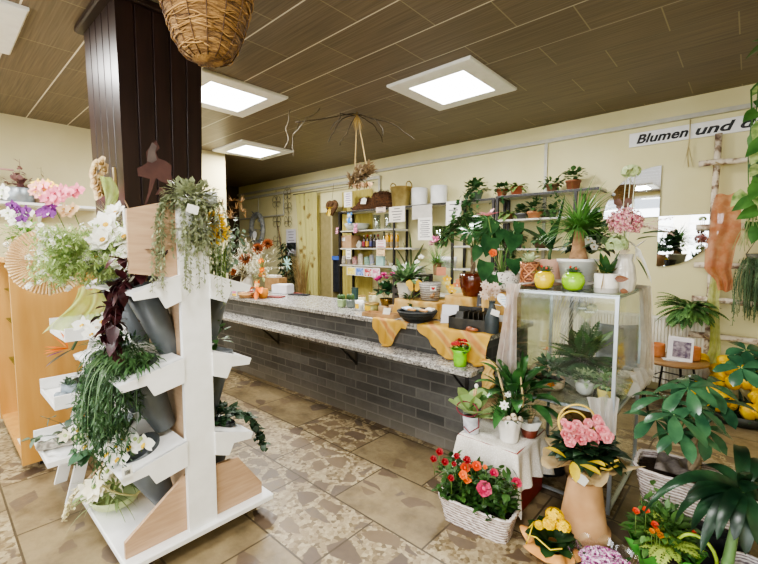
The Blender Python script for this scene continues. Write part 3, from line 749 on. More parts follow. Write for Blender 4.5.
def chair():
    b = PY(621, 372, 4.75); c = V((b.x, 4.75, 0)); t = thing('chair', 'grey shell chair with black legs seen through the glass case', 'chair', c, .4)
    SH = mat('5E6468', '6C7276', rough=.6)
    m_ = MB(); m_.grid(lambda u, v: V(((u-.5)*.42*(1-.2*max(0, v-.5)), -.20+.38*min(1, v*2)+.06*max(0, v-.5), .45+.015*math.cos((u-.5)*PI)*-1+max(0, v-.5)*.72)), 10, 12); o = m_.build('seat_shell', SH, t)
    md = o.modifiers.new('s', 'SOLIDIFY'); md.thickness = .02
    for sx in (-1, 1):
        for sy in (-1, 1): MB().tube([(.13*sx, .13*sy, .43), (.21*sx, .20*sy, 0)], .011, 6).build('leg', BLK, t)
chair()
# ================================================================== LEFT: flowers on the stand
G1 = leafm('2E5A2A', '467A38'); G2 = leafm('1F4222', '34602F'); G3 = leafm('5C7F3C', '86A858'); GP = leafm('8FAE62', 'B9CF8E'); GG = leafm('747E5C', 'A0A886'); GB = leafm('47604F', '64806B')
WHITEF = mat('EFEDE2', 'FAF9F2', rough=.6, trans=.2); CREAMF = mat('E8E0C0', 'F3EEDA', rough=.6, trans=.2); YEL = mat('E8B90E', 'F6D33A', rough=.6, trans=.15); YELC = mat('B88A1C', 'D0A838', rough=.7)
BURG = leafm('2E0D14', '51202A', rough=.35); ORANGE = mat('E0701A', 'F0922E', rough=.6, trans=.15); PINK = mat('D9708A', 'EE9AA8', rough=.6, trans=.2); PURP = mat('5E1A6A', '86308E', rough=.6, trans=.15)
STRAW = mat('D3B488', 'E6CDA4', rough=.8)

# pale green spray with tiny white flowers, top-left cones
b = cone_top(0, -1, 1)+V((0, 0, .02))
t = thing('flower_spray', 'airy pale green spray dotted with tiny white blossoms in top left cones', 'artificial flowers', b)
mb = MB(); fl = MB()
for i in range(260):
    q = PX(U(50, 136) if i % 4 else U(30, 60), U(228, 284), U(-2.75, -2.2))-b
    if (q.z < .0 and q.y > -.12): continue
    r0 = V((U(-.05, .08), U(-.08, .0), 0)); k = r0.lerp(q, .45)+V((0, 0, .06))
    v = [r0, k, k.lerp(q, .5)+V((0, 0, .03)), q]
    trail(mb, v[2:], .028, .010, .008, 'lance', seg=2, stem=.0012); trail(mb, v[:3], .026, .010, .03, 'lance', seg=2, stem=.0012)
    for k in range(10): mb.leaf(jit(q, .03), rdir(-.3), .03, .010, .3, 'lance', .1, 2)
    if i % 6 == 0:
        for k in range(4): flower(fl, jit(v[3], .03), rdir(), .013, 5, .8, .2, 'round', .25)
mb.build('foliage', GP, t); fl.build('blossom_spray', [WHITEF, CREAMF], t)
# raffia fan behind
p = PX(48, 262, -2.95)
t = thing('straw_fan', 'round pleated raffia fan behind the pale green spray', 'fan', p-V((0, 0, .24)), .25)
mb = MB(); n = 130
for i in range(n):
    a = PI*(-.25)+PI*2.0*i/n; r0, r1 = .02, U(.182, .188); y = .005*(-1)**i
    d = V((math.cos(a)*.5, math.cos(a)*.87, math.sin(a))); d2 = V((math.cos(a+2*PI/n*1.25)*.5, math.cos(a+2*PI/n*1.25)*.87, math.sin(a+2*PI/n*1.25))); c_ = V((0, 0, .24)); o = V((y*.9, -y*.5, 0))
    mb.add([c_+d*r0+o, c_+d*r1+o, c_+d2*r1*U(.96, 1.03)-o, c_+d2*r0-o], [(0, 1, 2, 3)])
mb.build('pleated_disc', STRAW, t); MB().tube([(0, 0, .05), (0, 0, .24)], .008, 6).build('handle', STRAW, t)

# white magnolia branch in the nearer top-left cone
b = cone_top(0, -1, 0)
t = thing('magnolia_branch', 'large white magnolia blooms on dark twigs in the top left cone nearest the post', 'artificial flowers', b)
for px, py, X_, r in ((107, 226, -2.45, .085), (104, 241, -2.4, .085), (126, 238, -2.35, .085), (117, 214, -2.5, .075), (122, 262, -2.3, .08), (97, 258, -2.45, .08), (132, 250, -2.3, .07), (139, 256, -2.25, .06)):
    q = PX(px, py, X_)-b; mb = MB(); flower(mb, q, (U(.3, .8), -.6, .5), r, 6, .7, .45, 'ovate', .2, 2); mb.build('bloom', [WHITEF, YELC], t)
for pts in ([(0, 0, -.2), (-.03, .02, .1), (-.02, .0, .32), (-.05, -.03, .42)], [(0, 0, -.2), (-.12, -.05, .12), (-.28, -.1, .2)], [(0, 0, -.2), (.03, -.02, .1), (.0, -.02, .22)], [(.02, .02, -.1), (.06, .03, .12), (.04, .06, .25)]):
    MB().tube(pts, [.006]*(len(pts)-1)+[.003], 5).build('twig', TWIG, t)
fo = MB(); bush(fo, (-.18, -.1, .1), (.2, .12, .1), 26, .09, .04, 'ovate', .6, lo=-.2); fo.build('foliage', G2, t)

# burgundy leaf branch hanging out of the same cone
b2 = b+V((.09, -.01, .01))
t = thing('burgundy_branch', 'dark burgundy leaf branch trailing down from the top left shelf', 'artificial plant', b2)
mb = MB()
for i in range(6):
    v = vine((U(-.03, .03), -.02, .03), (U(-.6, .6), U(-.7, -.2), .45), U(.32, .52), 6, 8, .2); trail(mb, v[1:], .085, .048, .022, 'ovate', seg=4, stem=.003, down=.7)
for i in range(4):
    v = vine((0, 0, .03), (U(-.2, .4), U(-.3, .1), 1), .2, 1.0, 5, .2); trail(mb, v, .08, .045, .025, 'ovate', seg=4, stem=.003)
mb.build('foliage', BURG, t)

# grey green trailing plant on top of the post
t = thing('trailing_plant', 'grey green trailing plant hanging over the top of the white post', 'artificial plant', (SX1-.06, .95, 1.86))
mb = MB(); bush(mb, (.02, -.01, .0), (.10, .14, .09), 760, .042, .022, 'ovate', .5, lo=-.6, seg=2, inner=.3); bush(mb, (.05, .0, -.16), (.05, .15, .14), 560, .042, .022, 'ovate', .5, lo=-.9, seg=2, inner=.2)
for i in range(22):
    a = U(0, 1); y = -.14+.26*a
    v = vine((.035, y, .0), (.35, U(-.3, .2), .25), U(.18, .30) if .35 < a < .6 else U(.32, .66), 7, 9, .12); trail(mb, v, .026, .013, .009, 'ovate', seg=2, stem=.001, down=.4)
for i in range(9):
    v = vine((.02, -.12, .02), (.3, -.35, .25), U(.3, .6), 7, 8, .12); trail(mb, v, .026, .013, .009, 'ovate', seg=2, stem=.001)
mb.build('foliage', GG, t)
MB().box((.0, 0, .0), (.02, .02, .02), bev=.003).build('clip', mat('6A6A60'), t)
paper('price_tag', 'white price card tucked in the trailing plant on the white post', 'price tag', (SX1+.065, .895, 1.80), (.2, 1, -.25), (.1, .25, 1), .055, .042, WHITEF)
paper('price_tag', 'grey white card standing at the top right of the white post', 'price tag', (SX1+.005, 1.015, 1.865), (.2, 1, .1), (-.1, .0, 1), .07, .075, mat('D6D8D6'))

# sunflower and eucalyptus bunch, top right cones
b = cone_top(0, 1, 0)
t = thing('sunflower_bunch', 'bunch of small sunflowers with eucalyptus and grasses in top right cone', 'artificial flowers', b)
for px, py, r in ((214, 221, .068), (219, 233, .072), (210, 230, .055), (213, 241, .05)):
    q = PX(px, py, b.x+.06)-b; mb = MB(); flower(mb, q, (.8, -.45, .4), r, 14, .4, .2, 'lance', .38, 2); mb.build('bloom', [YEL, mat('4A2E12', '6A4520')], t); MB().tube([(0, 0, 0), q], .003, 4).build('stem', STEMG, t)
mb = MB()
for i in range(12):
    v = vine((U(-.03, .03), U(.0, .06), 0), (U(-.45, .0), U(.1, .55), 1), U(.26, .42), .5, 6, .1); trail(mb, v[1:], .042, .03, .022, 'round', seg=3, stem=.0015)
mb.build('eucalyptus', leafm('5E7B66', '7F9A84'), t)
mb = MB()
for i in range(40): mb.leaf((U(-.04, .04), U(-.05, .05), 0), (U(-.3, .3), U(-.3, .35), 1), U(.2, .34), .010, .4, 'grass', .3, 4)
bush(mb, (0, -.08, .14), (.06, .05, .1), 18, .08, .045, 'ovate', .5); mb.build('grass', G3, t)
mb = MB()
for i in range(14):
    q = V((U(-.1, .05), U(.06, .19), U(.34, .46)))
    for k in range(10): mb.leaf(q, rdir(.1), U(.04, .07), .006, .1, 'grass', .2, 2)
mb.build('dried_heads', mat('9A7A52', 'BA9468', rough=.8), t)

# white blossoms low right cone + ivy
b = cone_top(1, 1, 0)
t = thing('white_flower_bunch', 'white blossoms with green leaves in the middle right cone', 'artificial flowers', b)
for i in range(7):
    mb = MB(); flower(mb, (U(-.07, .05), U(-.10, .06), U(.05, .17)), (.6, U(-.3, .4), .6), .042, 5, .9, .3, 'round', .2, 2); mb.build('bloom', [WHITEF, CREAMF], t)
mb = MB(); bush(mb, (0, -.02, .05), (.1, .09, .12), 50, .065, .03, 'ovate', .5); mb.build('foliage', G1, t)
b = cone_top(2, 1, 0)
t = thing('ivy_plant', 'dark trailing ivy spilling over the lowest right shelf edge', 'artificial plant', b)
mb = MB(); bush(mb, (0, 0, .03), (.12, .11, .08), 150, .04, .036, 'heart', .5, seg=6)
for i in range(7):
    v = vine((U(-.05, .08), .06, .04), (U(-.1, .4), 1, .3), U(.3, .45), 3, 7, .1); trail(mb, v, .038, .034, .018, 'heart', seg=6)
for i in range(5):
    v = vine((0, -.05, .04), (U(.1, .5), U(-.6, .2), 1), U(.1, .2), 1, 5, .1); trail(mb, v, .038, .034, .018, 'heart', seg=6)
mb.build('foliage', leafm('1E3A22', '35573A'), t)
b = cone_top(1, 1, 1)
t = thing('small_fern_bunch', 'small green leaves drooping below the middle right shelf', 'artificial plant', b)
mb = MB()
for i in range(8):
    v = vine((0, .06, .02), (U(0, .6), 1, .1), U(.2, .34), 3, 6, .1); trail(mb, v, .035, .018, .015, 'ovate')
mb.build('foliage', G1, t)
b = cone_top(2, 1, 1)

# big green trailing mass, middle-left cones
b = cone_top(1, -1, 1)+V((.20, -.02, 0))
t = thing('trailing_greenery', 'dense dark green grassy foliage spilling from middle left shelf to the shelf below', 'artificial plant', b)
mb = MB(); bush(mb, (.13, -.01, .06), (.29, .15, .10), 520, .06, .013, 'lance', .8, lo=-.3, seg=2)
for i in range(80):
    v = vine((U(-.12, .34), .02+U(-.08, .08), .05), (U(-.2, .3), -.4, U(.1, .5)), U(.3, .62), 7, 8, .1); trail(mb, v, .042, .010, .012, 'lance', seg=2, stem=.001, down=.6)
mb.build('foliage', leafm('254726', '446A3C'), t)
mb = MB()
for i in range(50): mb.leaf((U(-.02, .34), .03+U(-.10, .06), .06), (U(-.1, .3), -.5, U(.1, .6)), U(.34, .58), .008, 7, 'grass', .3, 9)
mb.build('grass_blades', leafm('3C6238', '668A58'), t)
mb = MB()
for i in range(40):
    v = vine((U(-.14, .15), -.02+U(-.06, .06), .03), (U(-.3, .1), -.6, .2), U(.35, .62), 7, 8, .12); trail(mb, v, .03, .012, .012, 'ovate', seg=2, stem=.001)
mb.build('fine_foliage', leafm('2E5630', '4C7446'), t)
# white orchids behind on the same shelf
b = V((SXB+.12, SYC-.25, 1.0))
def orchid_spray(label, b, pts, r, group=None, leaves=True):
    t = thing('orchid_spray', label, 'artificial flowers', b, 0, group)
    for q in pts:
        mb = MB(); orchid(mb, q, (.75, -.6, .25+U(-.1, .2)), r); mb.build('bloom', [WHITEF, YEL], t)
    MB().tube([(0, 0, 0)]+[V(q)+V((-.012, .012, -.006)) for q in pts], .003, 5).build('stem', STEMG, t)
    for q in pts[-2:]:
        for k in range(3): MB().ell(V(q)+V((U(-.04, .04), U(-.04, 0), U(.02, .06))), (.009, .009, .012), 6, 4).build('bud', GP, t)
    return t
orchid_spray('white orchid spray beside the orange strelitzia, behind the middle left shelf', b, [(.02, .03, .10), (-.02, -.02, .15), (.06, -.06, .12), (.0, -.09, .17), (.07, -.01, .19), (.10, .05, .14)], .055)
b = cone_top(2, -1, 0)
orchid_spray('white orchid blooms lying in the front cone of the lowest left shelf', PX(142, 452, SX1-.16), [(-.02, -.02, .05), (.03, -.06, .06), (-.05, -.10, .05), (.05, -.12, .03), (.0, -.15, .05), (-.10, -.05, .06), (.07, -.01, .07)], .055)
# monstera leaf + rubbery leaves in the rear lowest cone
b = cone_top(2, -1, 1)
t = thing('monstera_leaf', 'broad dark monstera leaf resting over the rear cone of the lowest left shelf', 'artificial plant', b)
mb = MB()
def monstera(mb, p, d, L, W, up):
    p = V(p); d, s, n_ = basis(d, up)
    for sg in (-1, 1):
        for k in range(7):
            t0 = k/7; t1 = (k+.78)/7; w0 = math.sin(PI*(.12+.86*t0))**.6*W*.5; w1 = math.sin(PI*(.12+.86*t1))**.6*W*.5
            mb.add([p+d*L*t0, p+d*L*(k+1)/7, p+d*L*(t1+.12)+s*sg*w1-n_*.02*W, p+d*L*(t0+.10)+s*sg*w0-n_*.02*W], [(0, 1, 2, 3)])
monstera(mb, (.08, .04, .05), (.5, -.75, .12), .25, .23, (.6, -.3, .8)); mb.build('leaf_blade', leafm('1D4A32', '2F6446', rough=.3), t, smooth=False)
MB().tube([(0, 0, -.05), (0, -.01, .03), (.01, -.03, .05)], .005, 5).build('stem', STEMG, t)
# second orchid with round leaves and tag hanging below
b = V((SX1-.34, SYC-.40, .53))
o = orchid_spray('white orchid with round leaves and barcode tag hanging below the lowest left shelf', b+V((.0, .03, .05)), [(-.06, -.04, .05), (-.12, .0, .03), (-.15, -.06, .07), (-.02, -.06, .02)], .05)
mb = MB()
for i in range(7): mb.leaf((U(-.06, .0), U(-.05, .0), .01), (U(-.3, .5), -.8, U(-.8, .1)), U(.10, .14), .07, .6, 'round', .1, 5)
mb.build('foliage', leafm('2E5A3E', '4A7A58'), o)
q = PX(124, 470, SX1+.0)
tg = paper('price_tag', 'white barcode tag hanging by the lowest left shelf corner', 'price tag', V((SX1+.03, q.y+.005, q.z)), (.1, 1, .05), (0, -.05, 1), .042, .05, WHITEF)
mb = MB()
for i in range(12): mb.b2((.003, -.012+.002*i, -.012), (.0035, -.012+.002*i+.0011, .010))
mb.build('barcode', mat('3A3A3A'), tg, smooth=False)
# bowl with pale flowers on the base board
b = V((-2.66, .66, .119))
t = thing('flower_bowl', 'pale green bowl of cream flowers and curling grass on the white base board', 'flower arrangement', b)
MB().lathe([(.05, 0), (.11, .03), (.135, .08), (.128, .082), (.10, .035), (.002, .02)], 28).build('bowl', leafm('A8BC84', 'C3D09E', trans=.0), t)
for i in range(8):
    mb = MB(); flower(mb, (U(-.1, .1), U(-.13, .03), U(.09, .22)), (U(.2, .8), -.6, .5), .07, 6, .6, .3, 'ovate', .2); mb.build('bloom', [CREAMF, GP], t)
mb = MB(); bush(mb, (0, 0, .1), (.15, .14, .10), 70, .09, .02, 'lance', 1.0)
for i in range(20): mb.leaf((U(-.1, .1), U(-.1, .1), .1), rdir(.1), U(.2, .3), .007, 1.8, 'grass', .3, 7)
mb.build('foliage', leafm('6E8A4E', '99AF74'), t)
MB().tube([(.13*math.cos(a)+.08, .13*math.sin(a)+.04, .13+.12*math.sin(a*.5)) for a in [i*2*PI/24 for i in range(24)]], .006, 5, True).build('grass_ring', mat('8F8A54', 'ABA56E', rough=.8), t)
mb = MB()
for i in range(10): trail(mb, vine((-.1, -.1, .15), (U(-.6, 0), -1, .2), U(.15, .26), 3, 6), .02, .012, .008, 'round')
mb.build('tassel', mat('C9BE94', 'DAD2AC', rough=.8), t)

# green tulle scarf hung at the rear of the top-left shelf
p0 = PX(90, 288, -3.12)
t_ = MB(); 
def tul(u, v):
    w_ = .09+.17*v
    return V((.03*math.sin(u*15+v*3)*(.5+v), (u-.5)*w_*1.35-.06*v+.02*math.sin(v*5), -.26*v+.015*math.sin(u*9)))
t_.grid(tul, 26, 16); o = t_.build('tulle_scarf', sheer('BFD07A', .62, c2='D3DF9A'), None, p0); tag(o, 'lime green tulle scarf hanging from the rear of the top left shelf', 'scarf')
p0 = PX(106, 190, -2.98)
t_ = MB(); t_.grid(lambda u, v: V((.012*math.sin(u*9+v*6), (u-.5)*.06*(1+.5*math.sin(v*5))+.03*math.sin(v*3.3), .08-.22*v)), 10, 14); o = t_.build('lime_ribbon', sheer('B5C978', .75, c2='C9DA92'), None, p0); tag(o, 'lime green ribbon standing up behind the white magnolia blooms', 'ribbon')

# step rack goods
b = PZ(62, 372, 1.07); b = V((-3.22, .60, 1.07))
t = thing('strelitzia', 'single orange bird of paradise flower on upper step tray', 'artificial flower', b)
tip = PX(58, 355, -3.05)-b
MB().tube([(0, .12, .0), (.06, .10, .03), (.10, .03, .0), V(tip)+V((0, .07, .02))], .008, 6).build('stem', leafm('3A5A36', '55744A'), t)
mb = MB(); c0 = V(tip)+V((0, .07, .02)); mb.leaf(c0, (0, -1, -.55), .16, .035, .1, 'lance', .5, 6); mb.build('spathe', leafm('3C6A3A', '7A3A4A'), t)
mb = MB()
for d in ((0, -1, .25), (.1, -1, .05), (0, -.6, .75), (.05, -.3, 1), (0, -.95, -.1)): mb.leaf(c0+V((0, -.02, .01)), d, .12, .028, .0, 'lance', .4, 5)
mb.build('petals', ORANGE, t)
mb = MB(); mb.leaf(c0+V((0, -.04, 0)), (0, -1, -.25), .09, .02, 0, 'lance', .4, 4); mb.build('tongue', PURP, t)
p = PX(66, 389, -3.22)
t = thing('succulent_bowl', 'grey bowl with small burgundy and green succulents on the middle step tray', 'succulent', V((-3.20, .60, .6725)))
MB().lathe([(.045, 0), (.075, .03), (.07, .075), (.06, .078), (.055, .05), (.002, .05)], 24).build('bowl', mat('6F7A82', '8C979E', rough=.5), t)
for i, (x, y, m_) in enumerate(((-.02, -.02, GB), (.03, .02, BURG), (0, .05, BURG), (.03, -.04, GB))):
    mb = MB(); rosette(mb, (x, y, .07), 14, .045, .02, (.3, 1.3), .2, 'spoon', .3, 4); mb.build('rosette', m_, t)
for i in range(5): pass
mb = MB()
for q in ((.05, -.07, .02), (.08, -.02, .018), (.07, .05, .02), (.02, -.09, .018)): mb.ell(q, (.028, .025, .02), 8, 5)
mb.build('stones', mat('6B747A', '8B959A', rough=.6), t)
t = thing('driftwood_arrangement', 'rough grey bark piece with eucalyptus and cream flower on lowest step tray', 'flower arrangement', V((-3.26, .555, .3355)))
mb = MB(); r_ = random.Random(3)
mb.lathe([(.001, -.17)]+[(.030+r_.uniform(-.008, .008), -.16+.32*i/14) for i in range(15)]+[(.001, .17)], 14, (.05, .0, .032), R_to((.25, 1, 0)), False, False, ripple=lambda a, j: .22*math.sin(a*3+j*1.7)); mb.build('bark', mat('8C857C', 'CFC9BE', rough=.95, scale=30, bump=1), t)
mb = MB()
for i in range(7):
    v = vine((.03, .02, .04), (U(-.3, .3), U(-.9, .5), U(.3, 1)), U(.15, .30), .8, 5, .15); trail(mb, v, .06, .05, .03, 'round', seg=4)
mb.build('eucalyptus', leafm('4A6354', '6E8876'), t)
mb = MB(); flower(mb, (.08, -.02, .08), (.7, -.4, .5), .05, 6, .6, .4, 'ovate', .3, 2); mb.build('bloom', [CREAMF, GP], t)

# things on the birch cabinet (left edge, behind)
b = V((-3.92, .62, CABT))
def potted(name, label, cat, loc, rt, rb, h, m, lip=0, group=None, rz=0, **k):
    t = thing(name, label, cat, loc, rz, group); pot(t, rt, rb, h, m, lip, **k); return t
WPOT = mat('E6E6E2', 'EFEFEC', rough=.3)
def cab(px, py, X=-3.95): q = PX(px, py, X); return V((X, q.y, CABT))
t = potted('phalaenopsis', 'potted orchid with salmon pink, yellow and purple blooms on birch cabinet', 'potted orchid', V((-4.05, .80, CABT)), .07, .05, .12, mat('8A9096', '9AA0A6'))
def blooms(t, items, X, r, mats):
    o = t.location
    for x, y in items:
        mb = MB(); orchid(mb, PX(x, y, X+U(-.03, .03))-o, (.8, -.55, .25), r); mb.build('bloom', mats, t)
blooms(t, [(59, 198), (66, 192), (53, 201), (48, 198), (72, 194), (61, 191), (55, 193), (77, 190)], -3.95, .062, [PINK, mat('B03A5A')])
blooms(t, [(36, 192), (46, 190), (41, 195), (36, 187), (43, 185), (51, 188)], -4.0, .05, [mat('EFC9A0', 'F0A0A8', trans=.2), YEL])
blooms(t, [(48, 184), (38, 184), (53, 187)], -4.02, .045, [mat('E8C02A', 'F2D65A', trans=.1), YELC])
blooms(t, [(46, 211), (51, 208), (43, 213), (49, 214)], -3.95, .055, [PURP, WHITEF])
blooms(t, [(64, 209), (70, 211), (67, 214), (73, 208)], -3.93, .05, [mat('E8C79A', 'F0D9B4', trans=.2), YELC])
MB().tube([(0, 0, .1), (.0, -.05, .25), (.05, -.10, .36)], .004, 5).build('stem', STEMG, t); MB().tube([(0, 0, .1), (.03, .05, .25), (.07, .0, .38)], .004, 5).build('stem', STEMG, t)
mb = MB(); rosette(mb, (0, 0, .12), 7, .2, .07, (.1, .9), .8, 'ovate', .2, 6); mb.build('foliage', G1, t)
t = potted('white_phlox', 'leafy plant with white and purple flowers in white pot at the left edge', 'potted plant', V((-4.1, .47, CABT)), .06, .05, .1, WPOT)
mb = MB(); bush(mb, (0, .03, .15), (.11, .11, .13), 150, .06, .02, 'lance', .8); mb.build('foliage', leafm('4F8A34', '74AB4E'), t)
blooms(t, [(12, 216), (20, 218), (28, 213), (8, 213), (3, 190), (2, 196), (25, 224), (16, 222)], -4.0, .05, [WHITEF, GP])
blooms(t, [(14, 207), (20, 211), (26, 210), (22, 219), (24, 216), (12, 205)], -3.98, .042, [PURP, mat('3A0F45')])
t = potted('white_chrysanthemum', 'little white flowered plant in a white pot on the front cabinet corner', 'potted plant', V((-3.80, .43, CABT)), .04, .03, .035, WPOT)
mb = MB(); bush(mb, (0, 0, .05), (.07, .06, .05), 50, .035, .014); mb.build('foliage', G1, t)
for i in range(12):
    mb = MB(); flower(mb, (U(-.06, .06), U(-.06, .06), U(.07, .11)), rdir(.3), .018, 8, .5, .2, 'round', .3); mb.build('bloom', [WHITEF, YELC], t)
# zinc tub with rusty pink plant and twig pot, further back against the wall: stand on a side ledge
lt = thing('wall_ledge', 'narrow white shelf on the left wall carrying a zinc tub and a brown pot', 'shelf', (XL, .4, 0))
zl = PX(18, 203, XL+.22).z
MB().b2((0, -.95, zl-.03), (.4, 1.2, zl)).build('shelf_board', WH, lt, smooth=False)
for y in (-.5, .6): MB().prism([(0, zl-.03), (.3, zl-.03), (0, zl-.25)], (0, y, 0), (1, 0, 0), (0, 0, 1), .02).build('bracket', WH, lt, smooth=False)
q = PX(18, 202, XL+.22); t = potted('zinc_tub', 'oval zinc tub with rusty pink leafy plant against the left wall', 'potted plant', V((XL+.22, q.y, zl)), .17, .15, .17, mat('8E979C', 'AAB2B6', rough=.35, metal=.5))
mb = MB(); bush(mb, (.02, .02, .2), (.14, .14, .10), 70, .07, .04, 'round', .5)
for i in range(3): trail(mb, [(0, .02*i, .15), (.02, .03, .35), (0, .04, .46+.03*i)], .07, .05, .05, 'round')
mb.build('foliage', leafm('8A5560', 'B88A8A'), t)
MB().tube([(-.1, -.2, .1), (-.05, -.24, .28), (0, -.14, .38), (.0, -.02, .38)], .012, 6).build('wire_hoop', mat('C99A94', 'D6ADA6'), t)
q = PX(42, 202, XL+.22); t = potted('twig_pot', 'small brown pot of thin brown twigs against the left wall', 'potted plant', V((XL+.22, q.y, zl)), .10, .08, .12, mat('6E5840', '7E6850'))
mb = MB(); bush(mb, (0, 0, .15), (.12, .12, .06), 50, .08, .03, 'lance', .6); trail(mb, [(0, 0, .1), (.01, .01, .45)], .06, .02, .03); mb.build('foliage', leafm('6A6040', '8A7A58'), t)
# dried garland on the pillar + white grass tuft
b = PX(100, 200, -3.05)
t = thing('dried_garland', 'hanging bunch of dried cream roses on the left face of the pillar', 'dried flowers', V((-3.09, .845, b.z)))
for i, (x, y) in enumerate(((96, 166), (102, 163), (94, 172), (101, 178), (98, 188), (103, 192), (99, 194), (105, 170), (95, 182))):
    q = PX(x, y, -3.07); mb = MB(); rose(mb, V((q.x+3.09, min(.0, q.y-.845), q.z-b.z)), (.3, -1, .2), .045, 3, 5); mb.build('bloom', mat('DCC99A', 'CDB28C', rough=.9), t)
MB().tube([(0, .01, .22), (.01, .01, .1), (0, .01, -.05)], .012, 6).build('stalks', mat('A08A5A', 'B8A070'), t)
mb = MB(); q = V((0, -.02, -.12))
for i in range(70): mb.leaf(q, rdir(-.3), U(.1, .2), .007, .6, 'grass', .3, 3)
mb.build('grass_tuft', mat('DADCBE', 'C3CC9C', rough=.8, trans=.2), t)
# goods inside the birch cabinet
for px, py, z, lab in ((9, 318, .988, 'little dark ornament on the middle glass shelf of the birch cabinet'), (11, 273, 1.258, 'little dark ornament on the top glass shelf of the birch cabinet')):
    t = thing('ornament', lab, 'ornament', V((-3.86, .55, z)))
    MB().lathe([(.02, 0), (.035, .02), (.02, .05), (.028, .07), (.001, .085)], 14).build('body', mat('4A3A2C', '6A543E'), t); MB().tube([(0, 0, .07), (.01, .01, .12)], .004, 5).build('stem', TWIG, t)
o = MB().grid(lambda u, v: V(((u-.5)*.3, (v-.5)*.2, .004+.012*math.sin(u*5)*math.sin(v*4))), 10, 8).build('tissue_paper', WHITEF, None, (-4.05, .50, .115)); tag(o, 'sheet of white tissue paper on the bottom board of the birch cabinet', 'paper')
# ================================================================== COUNTER TOP
def onc(px, py, z=ZC): return PZ(px, py, z)
YCL = sheer('E2A33A', .80, c2='EDBB5E'); YCLS = mat('DDAE58', 'EBC986', rough=.75, trans=.2)
TERRA = mat('9A5A3C', 'B06A48', rough=.8); BLACKP = mat('1D2022', '292C2E', rough=.35); GLS = glassm('FFFFFF', .12, 'E8F0EC')
def cactus(mb, c, r, h, ribs=9):
    mb.lathe([(r*.8, 0), (r, h*.4), (r*.9, h*.75), (r*.5, h*.95), (.001, h)], 36, c, ripple=lambda a, j: .14*math.cos(a*ribs))
def spikes(mb, c, r, h, n=60):
    for i in range(n):
        d = rdir(0); mb.leaf(V(c)+V((d.x*r, d.y*r, h*.2+d.z*h*.8)), jit(d, .3), .014, .002, 0, 'grass', 0, 1)
# --- far left end
b = onc(247, 289)
t = thing('dried_bouquet', 'big bouquet of pale dried grasses with three rust brown chrysanthemums on counter', 'dried flowers', b)
MB().lathe([(.06, 0), (.09, .04), (.10, .12), (.08, .2), (.085, .22), (.075, .2), (.002, .02)], 20).build('vase', mat('D9D3C4', 'E6E1D4', rough=.4), t)
pale = mat('CFCBB0', 'E4E1CC', rough=.85, trans=.2); mb = MB()
for i in range(95):
    v = vine((U(-.03, .03), U(-.03, .03), .15), (U(-.8, .75), U(-.5, .5), U(.4, 1)), U(.35, .72), .5, 5, .1); trail(mb, v[2:], .07, .014, .022, 'lance', seg=2, stem=.0015, down=.2)
mb.build('dried_grass', pale, t); RUST = mat('6E3416', '96521F', rough=.85)
for px, py, r in ((246, 259, .12), (258, 249, .11), (268, 244, .10), (233, 272, .07)):
    q = PD(px, py, dep(b)-.25)-b; mb = MB(); mum(mb, q, (.6, -.7, .35), r, 70, .3); mb.build('bloom', RUST, t)
mb = MB()
for i in range(12): mb.leaf((0, 0, .2), (U(-.2, .6), U(-.7, -.1), U(.1, .6)), .28, .05, .8, 'lance', .2, 5)
mb.build('foliage', leafm('6B5A3A', '8A7A50'), t)
b = onc(263, 298)
t = thing('orange_arrangement', 'upright orange flower arrangement tied with a big orange bow on counter', 'flower arrangement', b)
MB().lathe([(.05, 0), (.07, .06), (.065, .12), (.055, .11), (.002, .02)], 18).build('pot', mat('C9832E', 'D99544'), t)
ORB = mat('D96A12', 'EE8A26', rough=.45, trans=.1); mb = MB()
for sg in (-1, 1):
    mb.leaf((0, -.07, .13), (.75*sg, -.25, .35), .18, .10, 1.4, 'ovate', .3, 6); mb.leaf((0, -.07, .13), (.35*sg, -.45, -1), .17, .06, .0, 'strap', .3, 6)
mb.leaf((0, -.075, .14), (.1, -.3, -1), .17, .05, 0, 'strap', .3, 5); mb.ell((0, -.075, .13), (.022, .02, .022), 8, 5); mb.build('bow', ORB, t)
for i, (x, z) in enumerate(((-.03, .42), (.03, .36), (0, .47), (.05, .30), (-.05, .3), (-.14, .19), (-.10, .15))):
    mb = MB(); flower(mb, (x, U(-.04, .03), z), (.4, -.7, .4), .05, 6, .6, .4, 'ovate', .25, 2); mb.build('bloom', [ORANGE if i % 3 else mat('F0C89A', 'F4D8B4', trans=.2), YEL], t)
mb = MB(); bush(mb, (0, 0, .25), (.09, .07, .22), 40, .09, .03, 'lance', .7)
for i in range(14): mb.leaf((0, 0, .3), (U(-.3, .3), U(-.3, .3), 1), .22, .012, .2, 'lance', .2, 3)
mb.build('foliage', leafm('7A8A4E', '9AA86A'), t)
b = onc(247, 297.5)
t = thing('sweets_basket', 'small tan oval basket of pink sachets at the counter far end', 'basket', b)
MB().lathe([(.09, 0), (.115, .065), (.107, .065), (.085, .012), (.002, .01)], 26).build('basket', wickerm('C9A06C', '8E6A42'), t)
for i in range(7): MB().box((U(-.06, .06), U(-.05, .05), .07+U(0, .03)), (.06, .05, .02), Matrix.Rotation(U(0, 3), 3, 'Z') @ Matrix.Rotation(U(-.5, .5), 3, 'X'), bev=.006).build('sachet', [mat('D98AA0', 'E8A6B6', rough=.5), mat('E8DCC8'), mat('C9708E')][i % 3], t, smooth=False)
b = onc(235, 296)
